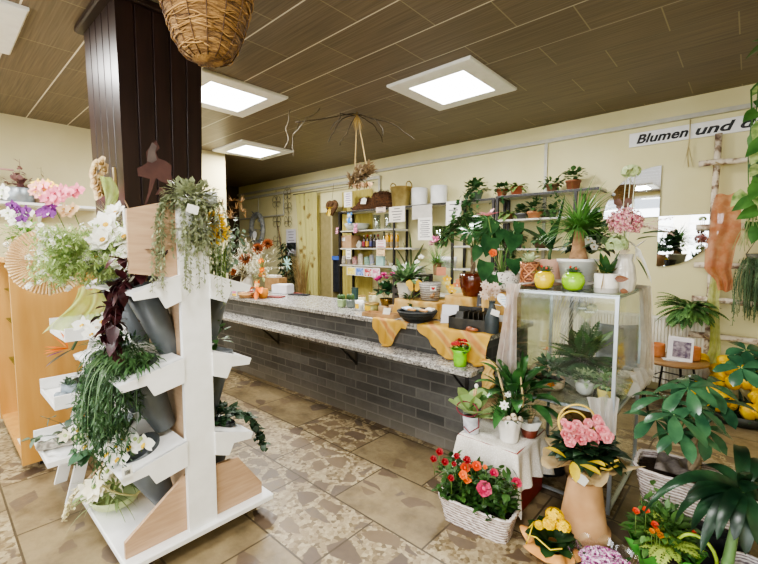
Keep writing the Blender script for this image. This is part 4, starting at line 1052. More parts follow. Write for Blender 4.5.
t = thing('packet', 'small pink and yellow printed packet at the counter far end beside the tan basket', 'packet', b, .4); MB().box((0, 0, .05), (.07, .03, .10), bev=.004).build('box', mat('E9DCCB'), t, smooth=False); MB().box((0, -.0155, .065), (.06, .002, .05)).build('pink_label', mat('D2609A', 'D9A0B0'), t, smooth=False); MB().box((0, -.0155, .02), (.06, .002, .03)).build('yellow_label', YEL, t, smooth=False)
b = onc(283, 293)
t = thing('paper_stack', 'white stack of leaflets in an open box on counter behind orange arrangement', 'paper stack', b, .3)
MB().box((0, 0, .06), (.26, .18, .12), bev=.004).build('box', mat('D4D2DA', 'DEDCE2', rough=.6), t, smooth=False)
for i in range(3): MB().box((-.02+.02*i, 0, .122+.003*i), (.21, .15, .003), Matrix.Rotation(.1*i, 3, 'Z')).build('leaflet', mat('E9E9EC'), t, smooth=False)
t = thing('booklet', 'thin red booklet lying on the counter beside the orange bow', 'booklet', onc(276, 297), .5); MB().box((0, 0, .006), (.2, .14, .012)).build('cover', mat('7E2420', '8E302A', rough=.4), t, smooth=False)
t = thing('pen_tray', 'flat dark tray with red pen lying on the counter left of the doorway', 'tray', onc(299, 295), .2); MB().box((0, 0, .008), (.3, .12, .016), bev=.003).build('tray', mat('26262A'), t, smooth=False); MB().tube([(-.11, .01, .022), (.03, .02, .022)], .006, 6).build('red_pen', mat('A02A26'), t); MB().tube([(-.02, -.03, .022), (.12, -.02, .022)], .006, 6).build('pen', mat('303036'), t)
b = onc(262, 288); b.y = min(b.y, 3.3)
t = thing('wooden_box', 'brown wooden box with white paper behind the dried bouquet on counter', 'box', onc(276, 290.5), .1); MB().box((0, 0, .11), (.32, .16, .18)).build('crate', mat('8A6840', 'A07E52', rough=.7), t, smooth=False); MB().box((-.02, -.02, .215), (.24, .12, .04), bev=.006).build('paper_bundle', mat('D8D0C4', 'C9BFB2'), t, smooth=False)
# --- small pots and tins
for px, py, m_, sp, lab in ((342, 307, mat('93A878', 'A5B98A', rough=.4), 1, 'pale green square pot with round cactus on the counter, left of its grey twin'), (351, 307.5, mat('66706A', '747E78', rough=.4), 2, 'grey green square pot with yellow-tipped cactus, right of the pale green pot')):
    t = thing('cactus_pot', lab, 'potted cactus', onc(px, py), .2, 'square cactus pots on the counter')
    mb = MB(); mb.box((0, 0, .045), (.085, .085, .09), bev=.01, taper=.85); mb.build('pot', m_, t, smooth=False); MB().box((0, 0, .088), (.07, .07, .006)).build('soil', SOIL, t, smooth=False)
    mb = MB()
    for q in ((-.02, -.015), (.018, -.01), (0, .02)): cactus(mb, (q[0], q[1], .088), .024, .04+.01*sp)
    for q in ((-.02, -.015), (.018, -.01), (0, .02)): spikes(mb, (q[0], q[1], .088), .024, .04, 30)
    mb.build('cactus_body', leafm('35582A', '55793A', trans=0), t)
    if sp == 2: mb = MB(); flower(mb, (0, 0, .14), (0, -.3, 1), .014, 8, .4, .4); mb.build('bloom', [mat('E0A030'), YELC], t)
def tin(label, px, py, r, h, m1, lidm=None, lab=None, name='tin', z=ZC, grp='candle tins and cups on the counter', cat='candle tin'):
    t = thing(name, label, cat, onc(px, py, z), 0.15, grp)
    MB().lathe([(r*.98, 0), (r, .003), (r, h*.8), (r*.99, h*.8)], 26, capt=True).build('body', m1, t)
    MB().lathe([(r*1.02, h*.79), (r*1.03, h*.8), (r*1.03, h*.97), (r*.98, h), (.001, h)], 26).build('lid', lidm or m1, t)
    if lab: MB().grid(lambda u, v: V((r*1.006*math.sin((u-.5)*1.4-.3), -r*1.006*math.cos((u-.5)*1.4-.3), h*(.15+.55*v))), 8, 1).build('label', lab, t)
    return t
GOLD = mat('A58A4E', 'BDA265', rough=.35, metal=.7); CRM = mat('C2B98E', 'D2C9A0', rough=.5)
tin('squat cream tin behind the white labelled candle cup', 362, 301, .045, .07, CRM, GOLD)
tin('tall cream tin with clock face motif behind flat gold tin', 373, 301.5, .05, .105, CRM, GOLD, mat('8A815E', 'C9C09A', scale=40))
tin('flat wide gold green candle tin with yellow label', 372, 311, .075, .085, mat('98935A', 'A8A268', rough=.35, metal=.3), GOLD, YEL)
t = thing('candle_cup', 'white paper candle cup with yellow label right of the cactus pots', 'candle cup', onc(359.5, 310), 0, 'candle tins and cups on the counter')
MB().lathe([(.035, 0), (.045, .1), (.042, .1), (.032, .01), (.002, .01)], 22, ripple=lambda a, j: .05*math.cos(a*8)*(j > 0)).build('cup', WPOT, t); MB().grid(lambda u, v: V((.042*math.sin((u-.5)*1.6-.2), -.042*math.cos((u-.5)*1.6-.2), .02+.05*v)), 8, 1).build('label', YEL, t)
mb = MB(); mb.leaf((.04, -.02, .1), (.6, -.5, .2), .06, .03, 2.5, 'strap', .1, 4); mb.build('tissue', WHITEF, t)
t = thing('dark_tin', 'dark green square tin standing behind the grey cactus pot', 'tin', onc(355, 300), .2); MB().box((0, 0, .07), (.07, .06, .14), bev=.006).build('body', mat('24403E', '2E4C49', rough=.4), t, smooth=False); MB().box((0, 0, .146), (.073, .063, .012), bev=.003).build('lid', mat('1E3432'), t, smooth=False)
b = onc(387, 306)
t = thing('cyclamen', 'magenta cyclamen in shiny gold bowl pot on the counter', 'potted plant', b)
pot(t, .085, .06, .085, mat('7A5A26', '96763A', rough=.25, metal=.8)); mb = MB(); bush(mb, (0, 0, .16), (.13, .13, .10), 110, .07, .055, 'heart', .5, seg=6, lo=-.2); mb.build('foliage', leafm('1E4426', '38663C'), t)
MG = mat('B01E72', 'D2438E', rough=.6, trans=.2)
for px, py in ((380, 279), (384, 276), (377, 281), (387, 279), (392, 276)):
    q = PD(px, py, dep(b)-.04)-b; mb = MB(); flower(mb, q, (.2, -.3, 1), .05, 6, .8, .8, 'obov', .2, 2); mb.build('bloom', [MG, PURP], t)
    MB().tube([(q.x*.3, q.y*.3, .1), (q.x*.8, q.y*.8, q.z*.7), q], .003, 4).build('stem', mat('8A4A4A'), t)
t = thing('black_bottle', 'small black bottle standing between cyclamen and white lily pot', 'bottle', onc(395, 305)); MB().lathe([(.03, 0), (.032, .005), (.032, .12), (.012, .155), (.012, .19), (.015, .192), (.015, .21), (.001, .21)], 20).build('body', BLACKP, t)
for i, (px, py, ang, lab) in enumerate(((383, 312, .2, 'left of the pair of pale wood blocks below the cyclamen'), (393, 311, -.15, 'right of the pair of pale wood blocks below the cyclamen'))):
    t = thing('wood_block', lab, 'wood block', onc(px, py), ang, 'wood blocks on the counter'); MB().box((0, 0, .03), (.085, .05, .06), bev=.004).build('block', mat('C09A6C', 'CFAE82', rough=.6, stretch=(3, 20, 20)), t, smooth=False)
t = thing('cardboard_tray', 'flat cardboard tray with white tag at the counter edge above the narrow yellow cloth', 'tray', onc(381, 316.5), .15)
mb = MB(); mb.box((0, 0, .006), (.34, .13, .012))
for y in (-.065, .065): mb.box((0, y, .018), (.34, .006, .036))
for x in (-.17, .17): mb.box((x, 0, .018), (.006, .13, .036))
mb.build('tray', mat('A8845A', 'BC986C', rough=.7), t, smooth=False)
paper('price_tag', 'white folded price tag leaning on the cardboard tray', 'price tag', onc(391.5, 315.5)+V((0, -.07, .045)), (1, .2, 0), (-.05, .35, 1), .075, .07, WHITEF)
# --- riser blocks under orange cloth, things on them
def riser(label, x0, x1, y0, y1, h, m=YCLS, name='cloth_riser'):
    c = V(((x0+x1)/2, (y0+y1)/2, ZC)); t = thing(name, label, 'display riser', c, 0); wx, wy = (x1-x0)/2, (y1-y0)/2
    mb = MB(); n = 80
    def f(u, v):
        a = 2*PI*u; sx, sy = math.cos(a), math.sin(a); k = 1/max(abs(sx), abs(sy)); k = k**.8
        if v < .5: s = v*2; return V((wx*sx*k*s, wy*sy*k*s, h+.003*math.sin(a*5)*s))
        s = (v-.5)*2; rip = 1+.09*s*math.sin(a*17)+.05*s*math.sin(a*7)+.06*s; return V((wx*sx*k*rip, wy*sy*k*rip, h*(1-s)+.002))
    mb.grid(f, n, 12); mb.build('cloth', m, t); MB().box((0, 0, h/2-.003), (wx*1.6, wy*1.6, h-.008)).build('block', BLK, t, smooth=False)
    return ZC+h
p0 = onc(399, 310); p1 = onc(441, 316)
YR = 3.14; h1 = PY(418, 299, YR).z-ZC
r1 = riser('low block under orange cloth carrying the white lily pot and heart basket', PY(402, 300, YR).x, PY(444, 300, YR).x, YR-.14, YR+.14, h1)
p2 = onc(455, 318); 
r2 = riser('low block under orange cloth carrying the brown glazed pot', -2.02, -1.74, 3.10, 3.38, PY(472, 296, 3.22).z-ZC)
def on(px, py, z): return PZ(px, py, z)
b = PY(405.5, 298, YR); b.z = r1
t = thing('peace_lily', 'leafy peace lily in fluted white pot on orange cloth block', 'potted plant', b)
pot(t, .088, .062, .155, mat('DAD6C8', 'E6E3D8', rough=.5), ripple=lambda a, j: .035*math.cos(a*10))
mb = MB(); rosette(mb, (0, 0, .16), 44, .24, .065, (.35, 1.45), .9, 'ovate', .25, 6, .03); mb.build('foliage', leafm('2A582E', '7C9C6C', rough=.3, scale=22), t)
for q in ((.05, -.10, .27), (-.08, -.08, .25)):
    mb = MB(); mb.leaf(q, (.3, -.4, .8), .09, .05, .2, 'ovate', .3, 5); mb.build('spathe', WHITEF, t)
b = PY(430, 298, YR); b.z = r1
t = thing('heart_basket', 'grey woven basket with red heart tag and little bird on orange cloth block', 'basket', b)
MB().lathe([(.085, 0), (.105, .17), (.098, .17), (.08, .01), (.002, .01)], 32).build('basket', wickerm('B5AFA6', '7A746C', 120, 90), t)
n_ = V((.55, -.83, 0)).normalized(); s_ = V((.83, .55, 0)).normalized()
def heartpoly(s): return [(s*16*math.sin(a)**3/17, s*(13*math.cos(a)-5*math.cos(2*a)-2*math.cos(3*a)-math.cos(4*a))/17) for a in [2*PI*i/28 for i in range(28)]][::-1]
mb = MB(); mb.prism([(-.028, -.024), (.028, -.024), (.028, .024), (-.028, .024)], n_*.105+s_*.03+V((0, 0, .12)), s_, (0, 0, 1), .003); mb.build('tag', WHITEF, t, smooth=False)
mb = MB(); mb.prism(heartpoly(.018), n_*.109+s_*.03+V((0, 0, .12)), s_, (0, 0, 1), .003); mb.build('red_heart', mat('C4201E', 'D2302A'), t, smooth=False)
mb = MB(); mb.ell(n_*.11+s_*.02+V((0, 0, .05)), (.022, .018, .018)); mb.ell(n_*.115+s_*.035+V((0, 0, .07)), .012); mb.leaf(n_*.115+V((0, 0, .05)), -s_, .05, .02, .4); mb.build('bird', mat('6A4A2E', 'C9A070', scale=40), t)
# pot with asparagus grass behind the basket
b = on(436, 299.0, ZC); b = V((-2.60, 3.36, ZC))
t = thing('dark_crate', 'dark crate standing behind heart basket and carrying the grass plant', 'crate', V((-2.56, 3.35, ZC)), .1)
hcr = PX(436, 277, -2.56).z; hcr = PY(437, 275, 3.35).z-ZC
mb = MB(); mb.box((0, 0, hcr-.01), (.34, .24, .02))
for x in (-.155, .155):
    for y in (-.105, .105): mb.box((x, y, hcr/2-.01), (.03, .03, hcr-.02))
for z in (.04, .12, .2):
    if z < hcr-.03: mb.box((0, -.12, z), (.34, .01, .05)); mb.box((0, .12, z), (.34, .01, .05)); mb.box((-.17, 0, z), (.01, .24, .05)); mb.box((.17, 0, z), (.01, .24, .05))
mb.build('slats', mat('3A3430', '4A443E', rough=.8), t, smooth=False)
q = PY(437, 275, 3.35); b = V((q.x, q.y, ZC+hcr))
t = thing('asparagus_grass', 'feathery green grass plant with pink bow in slim brown pot', 'potted plant', b)
pot(t, .042, .036, .12, mat('8A6848', '9C7A58', rough=.7)); mb = MB()
for i in range(110): mb.leaf((U(-.02, .02), U(-.02, .02), .1), rdir(.25), U(.20, .31), .009, .9, 'grass', .2, 5)
mb.build('grass', leafm('4F7F36', '7EAB58'), t); mb = MB()
for i in range(26): d = rdir(-.2); mb.leaf((d.x*.02, -.04+d.y*.02, .31+d.z*.03), d, .05, .045, .3, 'round', .3, 3)
mb.build('pink_bow', mat('D070A0', 'E49CC0', trans=.2), t)
t = thing('orange_card', 'small orange card leaning on the slim brown grass pot', 'card', b+V((.075, -.04, 0)), .5); MB().box((0, 0, .04), (.09, .006, .08)).build('card', mat('E0906A', 'E8A07A'), t, smooth=False)
# yellow butterflies on sticks
for px, py, d_, lab in ((414, 286, -.04, 'yellow and orange butterfly pick beside the white lily pot'),):
    p = PD(px, py, dep(PY(414, 300, YR-.10))); b = V((p.x, p.y, r1)); t = thing('butterfly_pick', lab, 'ornament', b)
    MB().tube([(0, 0, 0), (0, 0, p.z-r1)], .003, 5).build('stick', TWIG, t); mb = MB(); c_ = V((0, 0, p.z-r1))
    for sg, L, e in ((-1, .085, .5), (1, .085, .5), (-1, .06, -.5), (1, .06, -.5)): mb.leaf(c_, V((.75*sg, .5*sg, e)), L, .07, 0, 'obov', .1, 5, up=(.6, -.8, 0))
    mb.build('wings', mat('E0A812', 'F0C830', rough=.5), t); MB().ell(c_, (.008, .008, .03)).build('body', BLK, t)
# --- black wicker bowl with cards
b = onc(417, 321)
t = thing('wicker_bowl', 'wide black wicker bowl holding packets and wood chips on the counter front', 'bowl', b)
MB().lathe([(.10, 0), (.145, .04), (.175, .085), (.17, .095), (.16, .085), (.13, .035), (.002, .018)], 36).build('bowl', wickerm('2A2E2C', '0E100F', 110, 70, 'blackwicker'), t)
MB().lathe([(.166+.01*math.cos(a), .088+.01*math.sin(a)) for a in [2*PI*i/8 for i in range(9)]], 36, capb=False).build('rim_braid', wickerm('343836', '121413', 60, 160, 'blackwicker'), t)
for i, (x, y, z, w_, l_, m_) in enumerate(((-.11, -.0, .10, .10, .07, mat('9FB0C8', 'D5DCE6', scale=30)), (.0, .03, .095, .14, .05, mat('B9BDB0', '8E958C', scale=30)), (.09, -.03, .10, .09, .03, mat('C08E58', 'D2A470')), (-.02, -.05, .10, .08, .028, mat('C8945A', 'D8AA72')), (.12, .02, .108, .08, .05, mat('E4E2DC')), (-.06, .06, .1, .07, .05, mat('8A8E6A')))):
    t2 = thing('packet', ['blue white paper sachet in black wicker bowl', 'grey green printed packet in middle of the black wicker bowl', 'wood chip at the right in the black wicker bowl', 'wood chip at front of the black wicker bowl', 'white card at the right rim of black wicker bowl', 'olive packet at the back of black wicker bowl'][i], 'packet', b+V((x, y, z-.006)), U(-.5, .5)); MB().box((0, 0, .008), (w_, l_, .016), Matrix.Rotation(U(-.3, .3), 3, 'X'), bev=.003).build('body', m_, t2, smooth=False)
# --- white flyer holder, dark slatted box
b = onc(449.5, 323)
t = thing('flyer_holder', 'white card flyer holder standing between black bowl and black slatted box', 'card holder', b, .35)
MB().prism([(-.07, 0), (.07, 0), (.07, .15), (-.07, .15)], (0, .0, 0), (1, 0, 0), (0, .22, 1), .004).build('back_card', mat('E6E6EA'), t, smooth=False); MB().prism([(-.065, 0), (.065, 0), (.065, .075), (-.065, .075)], (0, -.035, 0), (1, 0, 0), (0, .1, 1), .004).build('front_card', mat('DCDCE2'), t, smooth=False)
MB().box((0, 0, .003), (.14, .09, .006)).build('foot', mat('DCDCE2'), t, smooth=False)
b = onc(474, 329)
t = thing('slatted_box', 'low black wooden slatted box with tall compartments on the yellow cloth', 'box', b, .12)
MAR = mat('1E1D19', '38352C', rough=.35, scale=16)
mb = MB(); mb.box((0, 0, .01), (.34, .20, .02)); mb.box((0, -.095, .05), (.34, .012, .08)); mb.box((-.165, 0, .055), (.012, .20, .09)); mb.box((.165, 0, .07), (.012, .20, .12)); mb.box((0, .095, .085), (.34, .012, .15)); mb.build('tray', MAR, t, smooth=False)
for i in range(6):
    MB().box((-.06+.04*i, .01, .075), (.008, .16, .13), bev=.002).build('divider', MAR, t, smooth=False)
MB().prism([(-.16, 0), (-.04, 0), (-.04, .15), (-.16, .15)], (0, -.07, .03), (1, 0, 0), (0, .75, .6), .006).build('slanted_lid', MAR, t, smooth=False)
paper('chalk_sign', 'little black chalkboard sign standing behind the slatted box', 'sign', PD(483.5, 300, dep(b)+.12), (.85, .5, 0), (0, .15, 1), .10, .11, BLK, 2, mat('9A9A96'))
# --- orchid in small pot with yellow and orange blooms
b = onc(451, 307); b = V((b.x+.02, 3.05, ZC))
t = thing('small_orchid', 'small yellow and orange orchid in glass pot behind white flyer holder', 'potted orchid', b)
pot(t, .06, .045, .09, mat('6A7058', '8A9078', rough=.2)); 
for px, py, m_ in ((450, 287, YEL), (452, 291, YEL), (446, 283, mat('D9C860', 'E8DC90')), (447, 279, YEL), (457, 285, mat('DE8A5A', 'EAA67C', trans=.2)), (461, 285, mat('DE8A5A', 'EAA67C', trans=.2)), (460, 281, mat('E29668', 'EAA67C', trans=.2)), (464, 282, mat('DE8A5A', 'EAA67C', trans=.2))):
    q = PD(px, py, dep(b)-.03)-b; mb = MB(); orchid(mb, q, (.5, -.7, .3), .042); mb.build('bloom', [m_, CREAMF], t)
MB().tube([(0, 0, .08), (-.02, -.01, .16), (.02, 0, .24)], .004, 5).build('stem', STEMG, t); MB().tube([(0, 0, .08), (.03, 0, .17), (.09, .02, .22)], .004, 5).build('stem', STEMG, t)
mb = MB(); bush(mb, (-.02, 0, .12), (.07, .06, .07), 20, .08, .03); mb.build('foliage', G2, t)
# --- brown glazed pot with umbrella tree
q = PY(472.5, 296.5, 3.22); b = V((q.x, q.y, r2))
t = thing('umbrella_plant', 'umbrella tree with braided trunk in a shiny chestnut brown pot', 'potted plant', b)
pot(t, .118, .085, .205, mat('48170A', '6A2A12', rough=.12, coat=.8, scale=5), prof=[(.07, 0), (.085, .006), (.112, .09), (.120, .16), (.115, .2), (.105, .205), (.1, .2), (.09, .05), (.002, .02)])
for k in range(3): MB().tube([(.014*math.cos(z*26+k*2.09), .014*math.sin(z*26+k*2.09), .17+z) for z in [i*.02 for i in range(14)]], .009, 6).build('trunk', mat('6A5840', '86725A', rough=.9), t)
def umbrella(mb, p, d, n, L, W, tilt=.25, droop=.7):
    dd, s, q = basis(d)
    for i in range(n):
        a = 2*PI*i/n+U(-.1, .1); mb.leaf(p, (s*math.cos(a)+q*math.sin(a))*math.cos(tilt)+dd*math.sin(tilt), L*U(.8, 1.1), W, droop, 'obov' if W > .04 else 'lance', .18, 6, up=dd)
mb = MB(); st = MB()
for i in range(24):
    d = rdir(-.25); p = V((0, 0, .50))+V((d.x*.25, d.y*.22, .03+d.z*.19)); st.tube([(0, 0, .42), V((d.x*.08, d.y*.08, .48+d.z*.06)), p], .003, 4); umbrella(mb, p, (d.x*.8, d.y*.8, .8), 8, .15, .042, .2, .8)
for a_ in (-.9, -.2): pass
mb.build('foliage', leafm('1F4A26', '40703E', rough=.2), t); st.build('leaf_stalks', STEMG, t)
# --- bottle vase with dried flowers, white heart pick
b = onc(491.5, 333)
t = thing('bottle_vase', 'matt dark slate bottle vase with white paper tag on yellow cloth', 'vase', b)
MB().lathe([(.048, 0), (.052, .006), (.052, .11), (.035, .165), (.022, .20), (.022, .235), (.027, .24), (.018, .238), (.016, .2), (.002, .19)], 26).build('body', mat('2C3436', '384144', rough=.5), t)
MB().prism([(-.03, -.02), (.03, -.02), (.03, .02), (-.03, .02)], (.045, -.04, .16), (.8, .5, -.35), (.2, .2, 1), .002).build('paper_tag', WHITEF, t, smooth=False)
MB().tube([(.02, -.015, .22), (.04, -.035, .17)], .0015, 4).build('string', TWIG, t)
t2 = thing('dried_flowers', 'pale pink dried star flowers standing in the dark slate bottle vase', 'dried flowers', b+V((0, 0, .205)))
for i in range(15):
    q = V((U(-.08, .06), U(-.05, .05), U(.06, .17))); mb = MB(); flower(mb, q, (.5+U(-.3, .3), -.7, .4), .036, 8, .38, .25, 'lance', .2); mb.build('bloom', [mat('D9C2B0', 'E8D8CA', rough=.8, trans=.2), mat('C0A080')], t2)
    if i < 8: MB().tube([(0, 0, -.05), q*.5+V((0, 0, .0)), q], .0018, 4).build('stalk', mat('B09A7A'), t2)
p = PD(505.5, 300, dep(b)-.20)
t = thing('heart_pick', 'white wooden heart with blue writing lines on a stick in the slate bottle vase', 'sign', b+V((.004, 0, .22))); rel = p-t.location
MB().prism(heartpoly(.062), rel, s_, (0, 0, 1), .006).build('heart', mat('E2EAEE', 'EDF2F4'), t, smooth=False); MB().tube([(0, 0, 0), rel*.6+V((0, .0, -.03)), rel+V((0, .004, -.02))], .003, 5).build('stick', WHITEF, t)
mb = MB()
for i in range(4):
    hw = (.036, .034, .026, .014)[i]; mb.prism([(-hw, -.002), (hw, -.002), (hw, .002), (-hw, .002)], rel+n_*.0065+V((0, 0, .022-.017*i)), s_, (0, 0, 1), .0006)
mb.build('writing_lines', mat('7FA8C4'), t, smooth=False)
t = thing('wood_piece', 'small reddish brown wooden shoe-shaped piece on yellow cloth before the slatted box', 'ornament', onc(472, 332.5)+V((0, .0, .008)), .3); mb = MB(); mb.ell((0, 0, .014), (.05, .02, .014)); mb.ell((-.02, 0, .022), (.025, .016, .014)); mb.build('body', mat('8A4A2A', 'A0603A', rough=.5), t)
paper('price_tag', 'tiny white tag lying on the yellow cloth beside the brown wooden piece', 'price tag', onc(482, 332)+V((0, 0, .012)), (1, .2, 0), (-.2, 1, .3), .06, .03, WHITEF)
paper('price_tag', 'white card leaning at the counter end below the white heart', 'price tag', PD(503, 318.5, dep(b)+.02), (.8, .5, 0), (0, 0, 1), .065, .05, mat('D9D4CC'))
# --- yellow cloths over the counter edge
def cloth_over(name, label, x0, x1, drop, back, m, rip=.012, n=46, ledge=True):
    """lies on the counter, folds over the front edge and hangs; drop(u) = hanging length"""
    yf = 2.685; mb = MB()
    def f(u, v):
        x = x0+(x1-x0)*u; dr = drop(u); bk = back(u); tot = bk+dr; s = v*tot
        if s < bk: return V((x, yf-.003+(bk-s), ZC+.004+.002*math.sin(u*30)))
        h = s-bk; k = min(1, h/.08); g = (u-.5)
        out = rip*k*(.9+math.sin(u*26+1.5*h*6))+.006
        z = ZC-h; y = yf-out
        zl = .765
        if z < zl and ledge: e = zl-z; z = zl+.004+.005*math.sin(u*20); y -= e
        return V((x-g*.25*h, y, z))
    mb.grid(f, n, 30); o = mb.build(name, m, None); tag(o, label, 'cloth'); return o
PATCH = NT('yellow_cloth'); _tc = PATCH.n('TexCoord'); _w = PATCH.n('TexWave', i_Scale=2.2, i_Distortion=2.0, bands_direction='DIAGONAL'); PATCH.l(_tc.outputs['Object'], _w.inputs[0])
_c = PATCH.ramp(_w.outputs['Fac'], [(.5, 'DDB04C'), (.8, 'E8C475'), (.97, 'DA9C5C')]); PATCH.l(_c, PATCH.b.inputs['Base Color']); PATCH.b.inputs['Roughness'].default_value = .7
_t = PATCH.n('BsdfTranslucent'); PATCH.l(_c, _t.inputs[0]); _m = PATCH.n('MixShader', i_0=.3); PATCH.l(PATCH.b.outputs[0], _m.inputs[1]); PATCH.l(_t.outputs[0], _m.inputs[2]); PATCH.l(_m.outputs[0], PATCH.out.inputs[0])
cloth_over('yellow_cloth', 'narrow triangular yellow organza cloth hanging over the counter front edge', -2.50, -2.10, lambda u: .05+.235*max(0, 1-abs(u-.42)/.42)**.8 if u < .84 else .05, lambda u: .05, PATCH.m)
cloth_over('yellow_cloth', 'wide yellow organza cloth draped over the counter corner onto the ledge', -2.00, -1.345, lambda u: .03+.235*min(1, u*1.9)+.04*math.sin(u*7)*(u > .3), lambda u: .22+.10*u, PATCH.m, .018, 60)
mb = MB(); c0 = V((-1.305, 2.63, 0)); b = V((c0.x, c0.y, .0))
p_ = [PY(x, y, 2.60) for x, y in ((486, 360), (491, 366), (488, 373), (490, 380), (487, 388))]
def fs(u, v):
    k = v*4; i = min(3, int(k)); p = p_[i].lerp(p_[i+1], k-i); a = 2*PI*u; r = .042*(1+.22*math.sin(v*11))*(1+.22*math.sin(a*6+v*7)); return V((p.x+r*math.cos(a), p.y+r*.7*math.sin(a), p.z))
mb.grid(fs, 28, 26); o = mb.build('yellow_cloth', YCLS, None); tag(o, 'knotted orange cloth tail hanging below the end of the ledge', 'cloth')
# --- lime bag with red kalanchoe on the ledge
ZL = .758; b = PZ(460, 365.5, ZL)
t = thing('kalanchoe', 'red flowering kalanchoe in bright lime green bag on the granite ledge', 'potted plant', b)
mb = MB(); LIME = mat('6FB81E', '8ED42E', rough=.45)
mb.lathe([(.045, 0), (.05, .06), (.048, .09), (.068, .125), (.064, .125), (.044, .09), (.04, .01)], 26, ripple=lambda a, j: .06*math.cos(a*7)*(j in (3, 4)))
mb.build('bag', LIME, t); MB().tube([(.06, -.0, .11), (.085, -.01, .14), (.08, -.01, .17), (.05, 0, .175)], .005, 6).build('handle', LIME, t)
mb = MB(); bush(mb, (0, 0, .12), (.06, .06, .03), 24, .05, .035, 'round'); mb.build('foliage', G1, t)
RED = mat('A81C1A', 'C9302A', rough=.6, trans=.1)
for x, y, z in ((-.05, 0, .15), (-.01, -.02, .165), (.035, 0, .165), (.01, .03, .175), (-.03, .03, .17)):
    mb = MB(); cluster(mb, (x, y, z), .022, 14, .013, 5); mb.build('bloom', [RED, mat('7A1512')], t)
MB().leaf if False else None
mb = MB(); mb.leaf((.0, -.03, .18), (.8, .3, .1), .09, .018, .3, 'lance', .2, 4); mb.build('label_stick', mat('C8C06A'), t)

# ================================================================== anthurium on a crate at the counter end
cr = PY(503, 291, 3.05).z-ZC
t = thing('wooden_crate', 'crate wrapped in orange cloth under the white lace pot at the counter end', 'crate', V((PY(502, 290, 3.05).x, 3.05, ZC)), .0)
mb = MB(); mb.box((0, 0, cr/2), (.22, .24, cr)); mb.build('crate', mat('B5813C', 'C9964E', rough=.7), t, smooth=False)
mb = MB(); mb.grid(lambda u, v: V((-.11+.22*u, -.124-.008*math.sin(u*24)*v, cr*(1-.9*v))), 30, 8); mb.build('cloth_front', YCLS, t)
q = PY(502, 290, 3.05); b = V((q.x, q.y, ZC+cr))
LACE = lacem('E4DFD3'); LACEW = lacem('ECE9E1')
t = thing('anthurium', 'big heart-leaved anthurium with pink flower in white lattice pot', 'potted plant', b)
MB().lathe([(.10, 0), (.135, .03), (.145, .09), (.135, .15), (.125, .155), (.13, .09), (.10, .02), (.002, .015)], 40).build('pot', LACE, t)
mb = MB(); st = MB()
for px, py, L, W, d in ((488, 247, .145, .125, -.1), (512, 243, .14, .12, -.12), (500, 236, .12, .07, .1), (484, 272, .15, .11, -.2), (515, 267, .12, .105, -.22), (500, 280, .09, .08, -.25), (491, 281, .09, .075, -.25), (492, 229, .11, .07, .15), (518, 229, .11, .075, .15), (476, 254, .12, .075, .05), (508, 281, .08, .07, -.2)):
    q = PD(px, py, dep(b)-.06+d*.3)-b; out = V((q.x, q.y, 0)); 
    L *= 1.18; W *= 1.18; dr = V((U(-.25, .25)+(px-500)*.012, -.45, -.8)); k = q-dr.normalized()*L*.5
    mb.leaf(k, dr, L, W, .3, 'heart', .12, 6, up=(.6, -.75, .3)); st.tube([(0, 0, .12), (k.x*.35, k.y*.35, .12+(k.z-.12)*.6), k], .004, 5)
mb.build('foliage', leafm('1A4426', '35693A', rough=.22, trans=.08), t); st.build('leaf_stalks', leafm('5A8A3E', '7AAA58'), t)
q = PD(488, 216, dep(b)-.02)-b
mb = MB()
for i in range(9): mb.leaf(q, (math.cos(i*.75), math.sin(i*.75)*.5-.2, .35), .10, .035, .3, 'lance', .2, 5)
mb.build('bloom', mat('D9788A', 'EBA6A8', trans=.2), t); MB().tube([(0, 0, .12), (q.x*.5, q.y*.5, .3), q], .004, 5).build('stem', STEMG, t)
q = PD(493, 253, dep(b)-.12)-b; mb = MB(); rose(mb, q, (.5, -.8, .2), .03); mb.build('orange_bloom', mat('D8602A', 'E88040'), t)

# ================================================================== BACK WALL SHELVES
def shl(px, y, z): return V((PY(px, 200, y).x, y, z))
def at_y(px, py, y, z): q = PY(px, py, y); return V((q.x, y, z))
FRONT = SY+.05
# left shelf, top board
Zt = 2.302
t = thing('hedgehog', 'brown bristly hedgehog figure with a small white tag on top of the left shelf', 'animal figure', at_y(375, 205, 5.3, Zt), .2); t.scale = (1.22, 1.1, .92)
FUR = NT('fur'); _tc = FUR.n('TexCoord'); _n = FUR.n('TexNoise', i_Scale=60.0, i_Detail=4.0); FUR.l(_tc.outputs['Object'], _n.inputs[0]); FUR.l(FUR.ramp(_n.outputs[0], [(.35, '2E1D10'), (.65, '6A4526')]), FUR.b.inputs['Base Color']); FUR.b.inputs['Roughness'].default_value = .95; FUR.bump(_n.outputs[0], 1, .02)
mb = MB()
def bd(u, v):
    x = -.40+.80*v; a = 2*PI*u
    h = .17*math.sqrt(max(0, 1-((x-.12)/.29)**2)) if x > -.02 else 0
    h2 = .12*math.sqrt(max(0, 1-((x+.12)/.21)**2)) if x < .09 else 0
    h3 = .05*max(0, 1-(abs(x+.33)/.085)**2) if x < -.2 else 0
    r = max(h, h2, h3, .004); return V((x, r*.75*math.cos(a), max(.0, r*.95+r*math.sin(a))))
mb.grid(bd, 26, 40); mb.build('body', FUR.m, t)
mb = MB()
for i in range(420):
    v_ = U(.2, .97); u_ = U(0, .5); p = bd(u_, v_); d = V((.5, math.cos(2*PI*u_)*.7, math.sin(2*PI*u_))); mb.leaf(p, jit(d, .3), .05, .007, .1, 'grass', 0, 1)
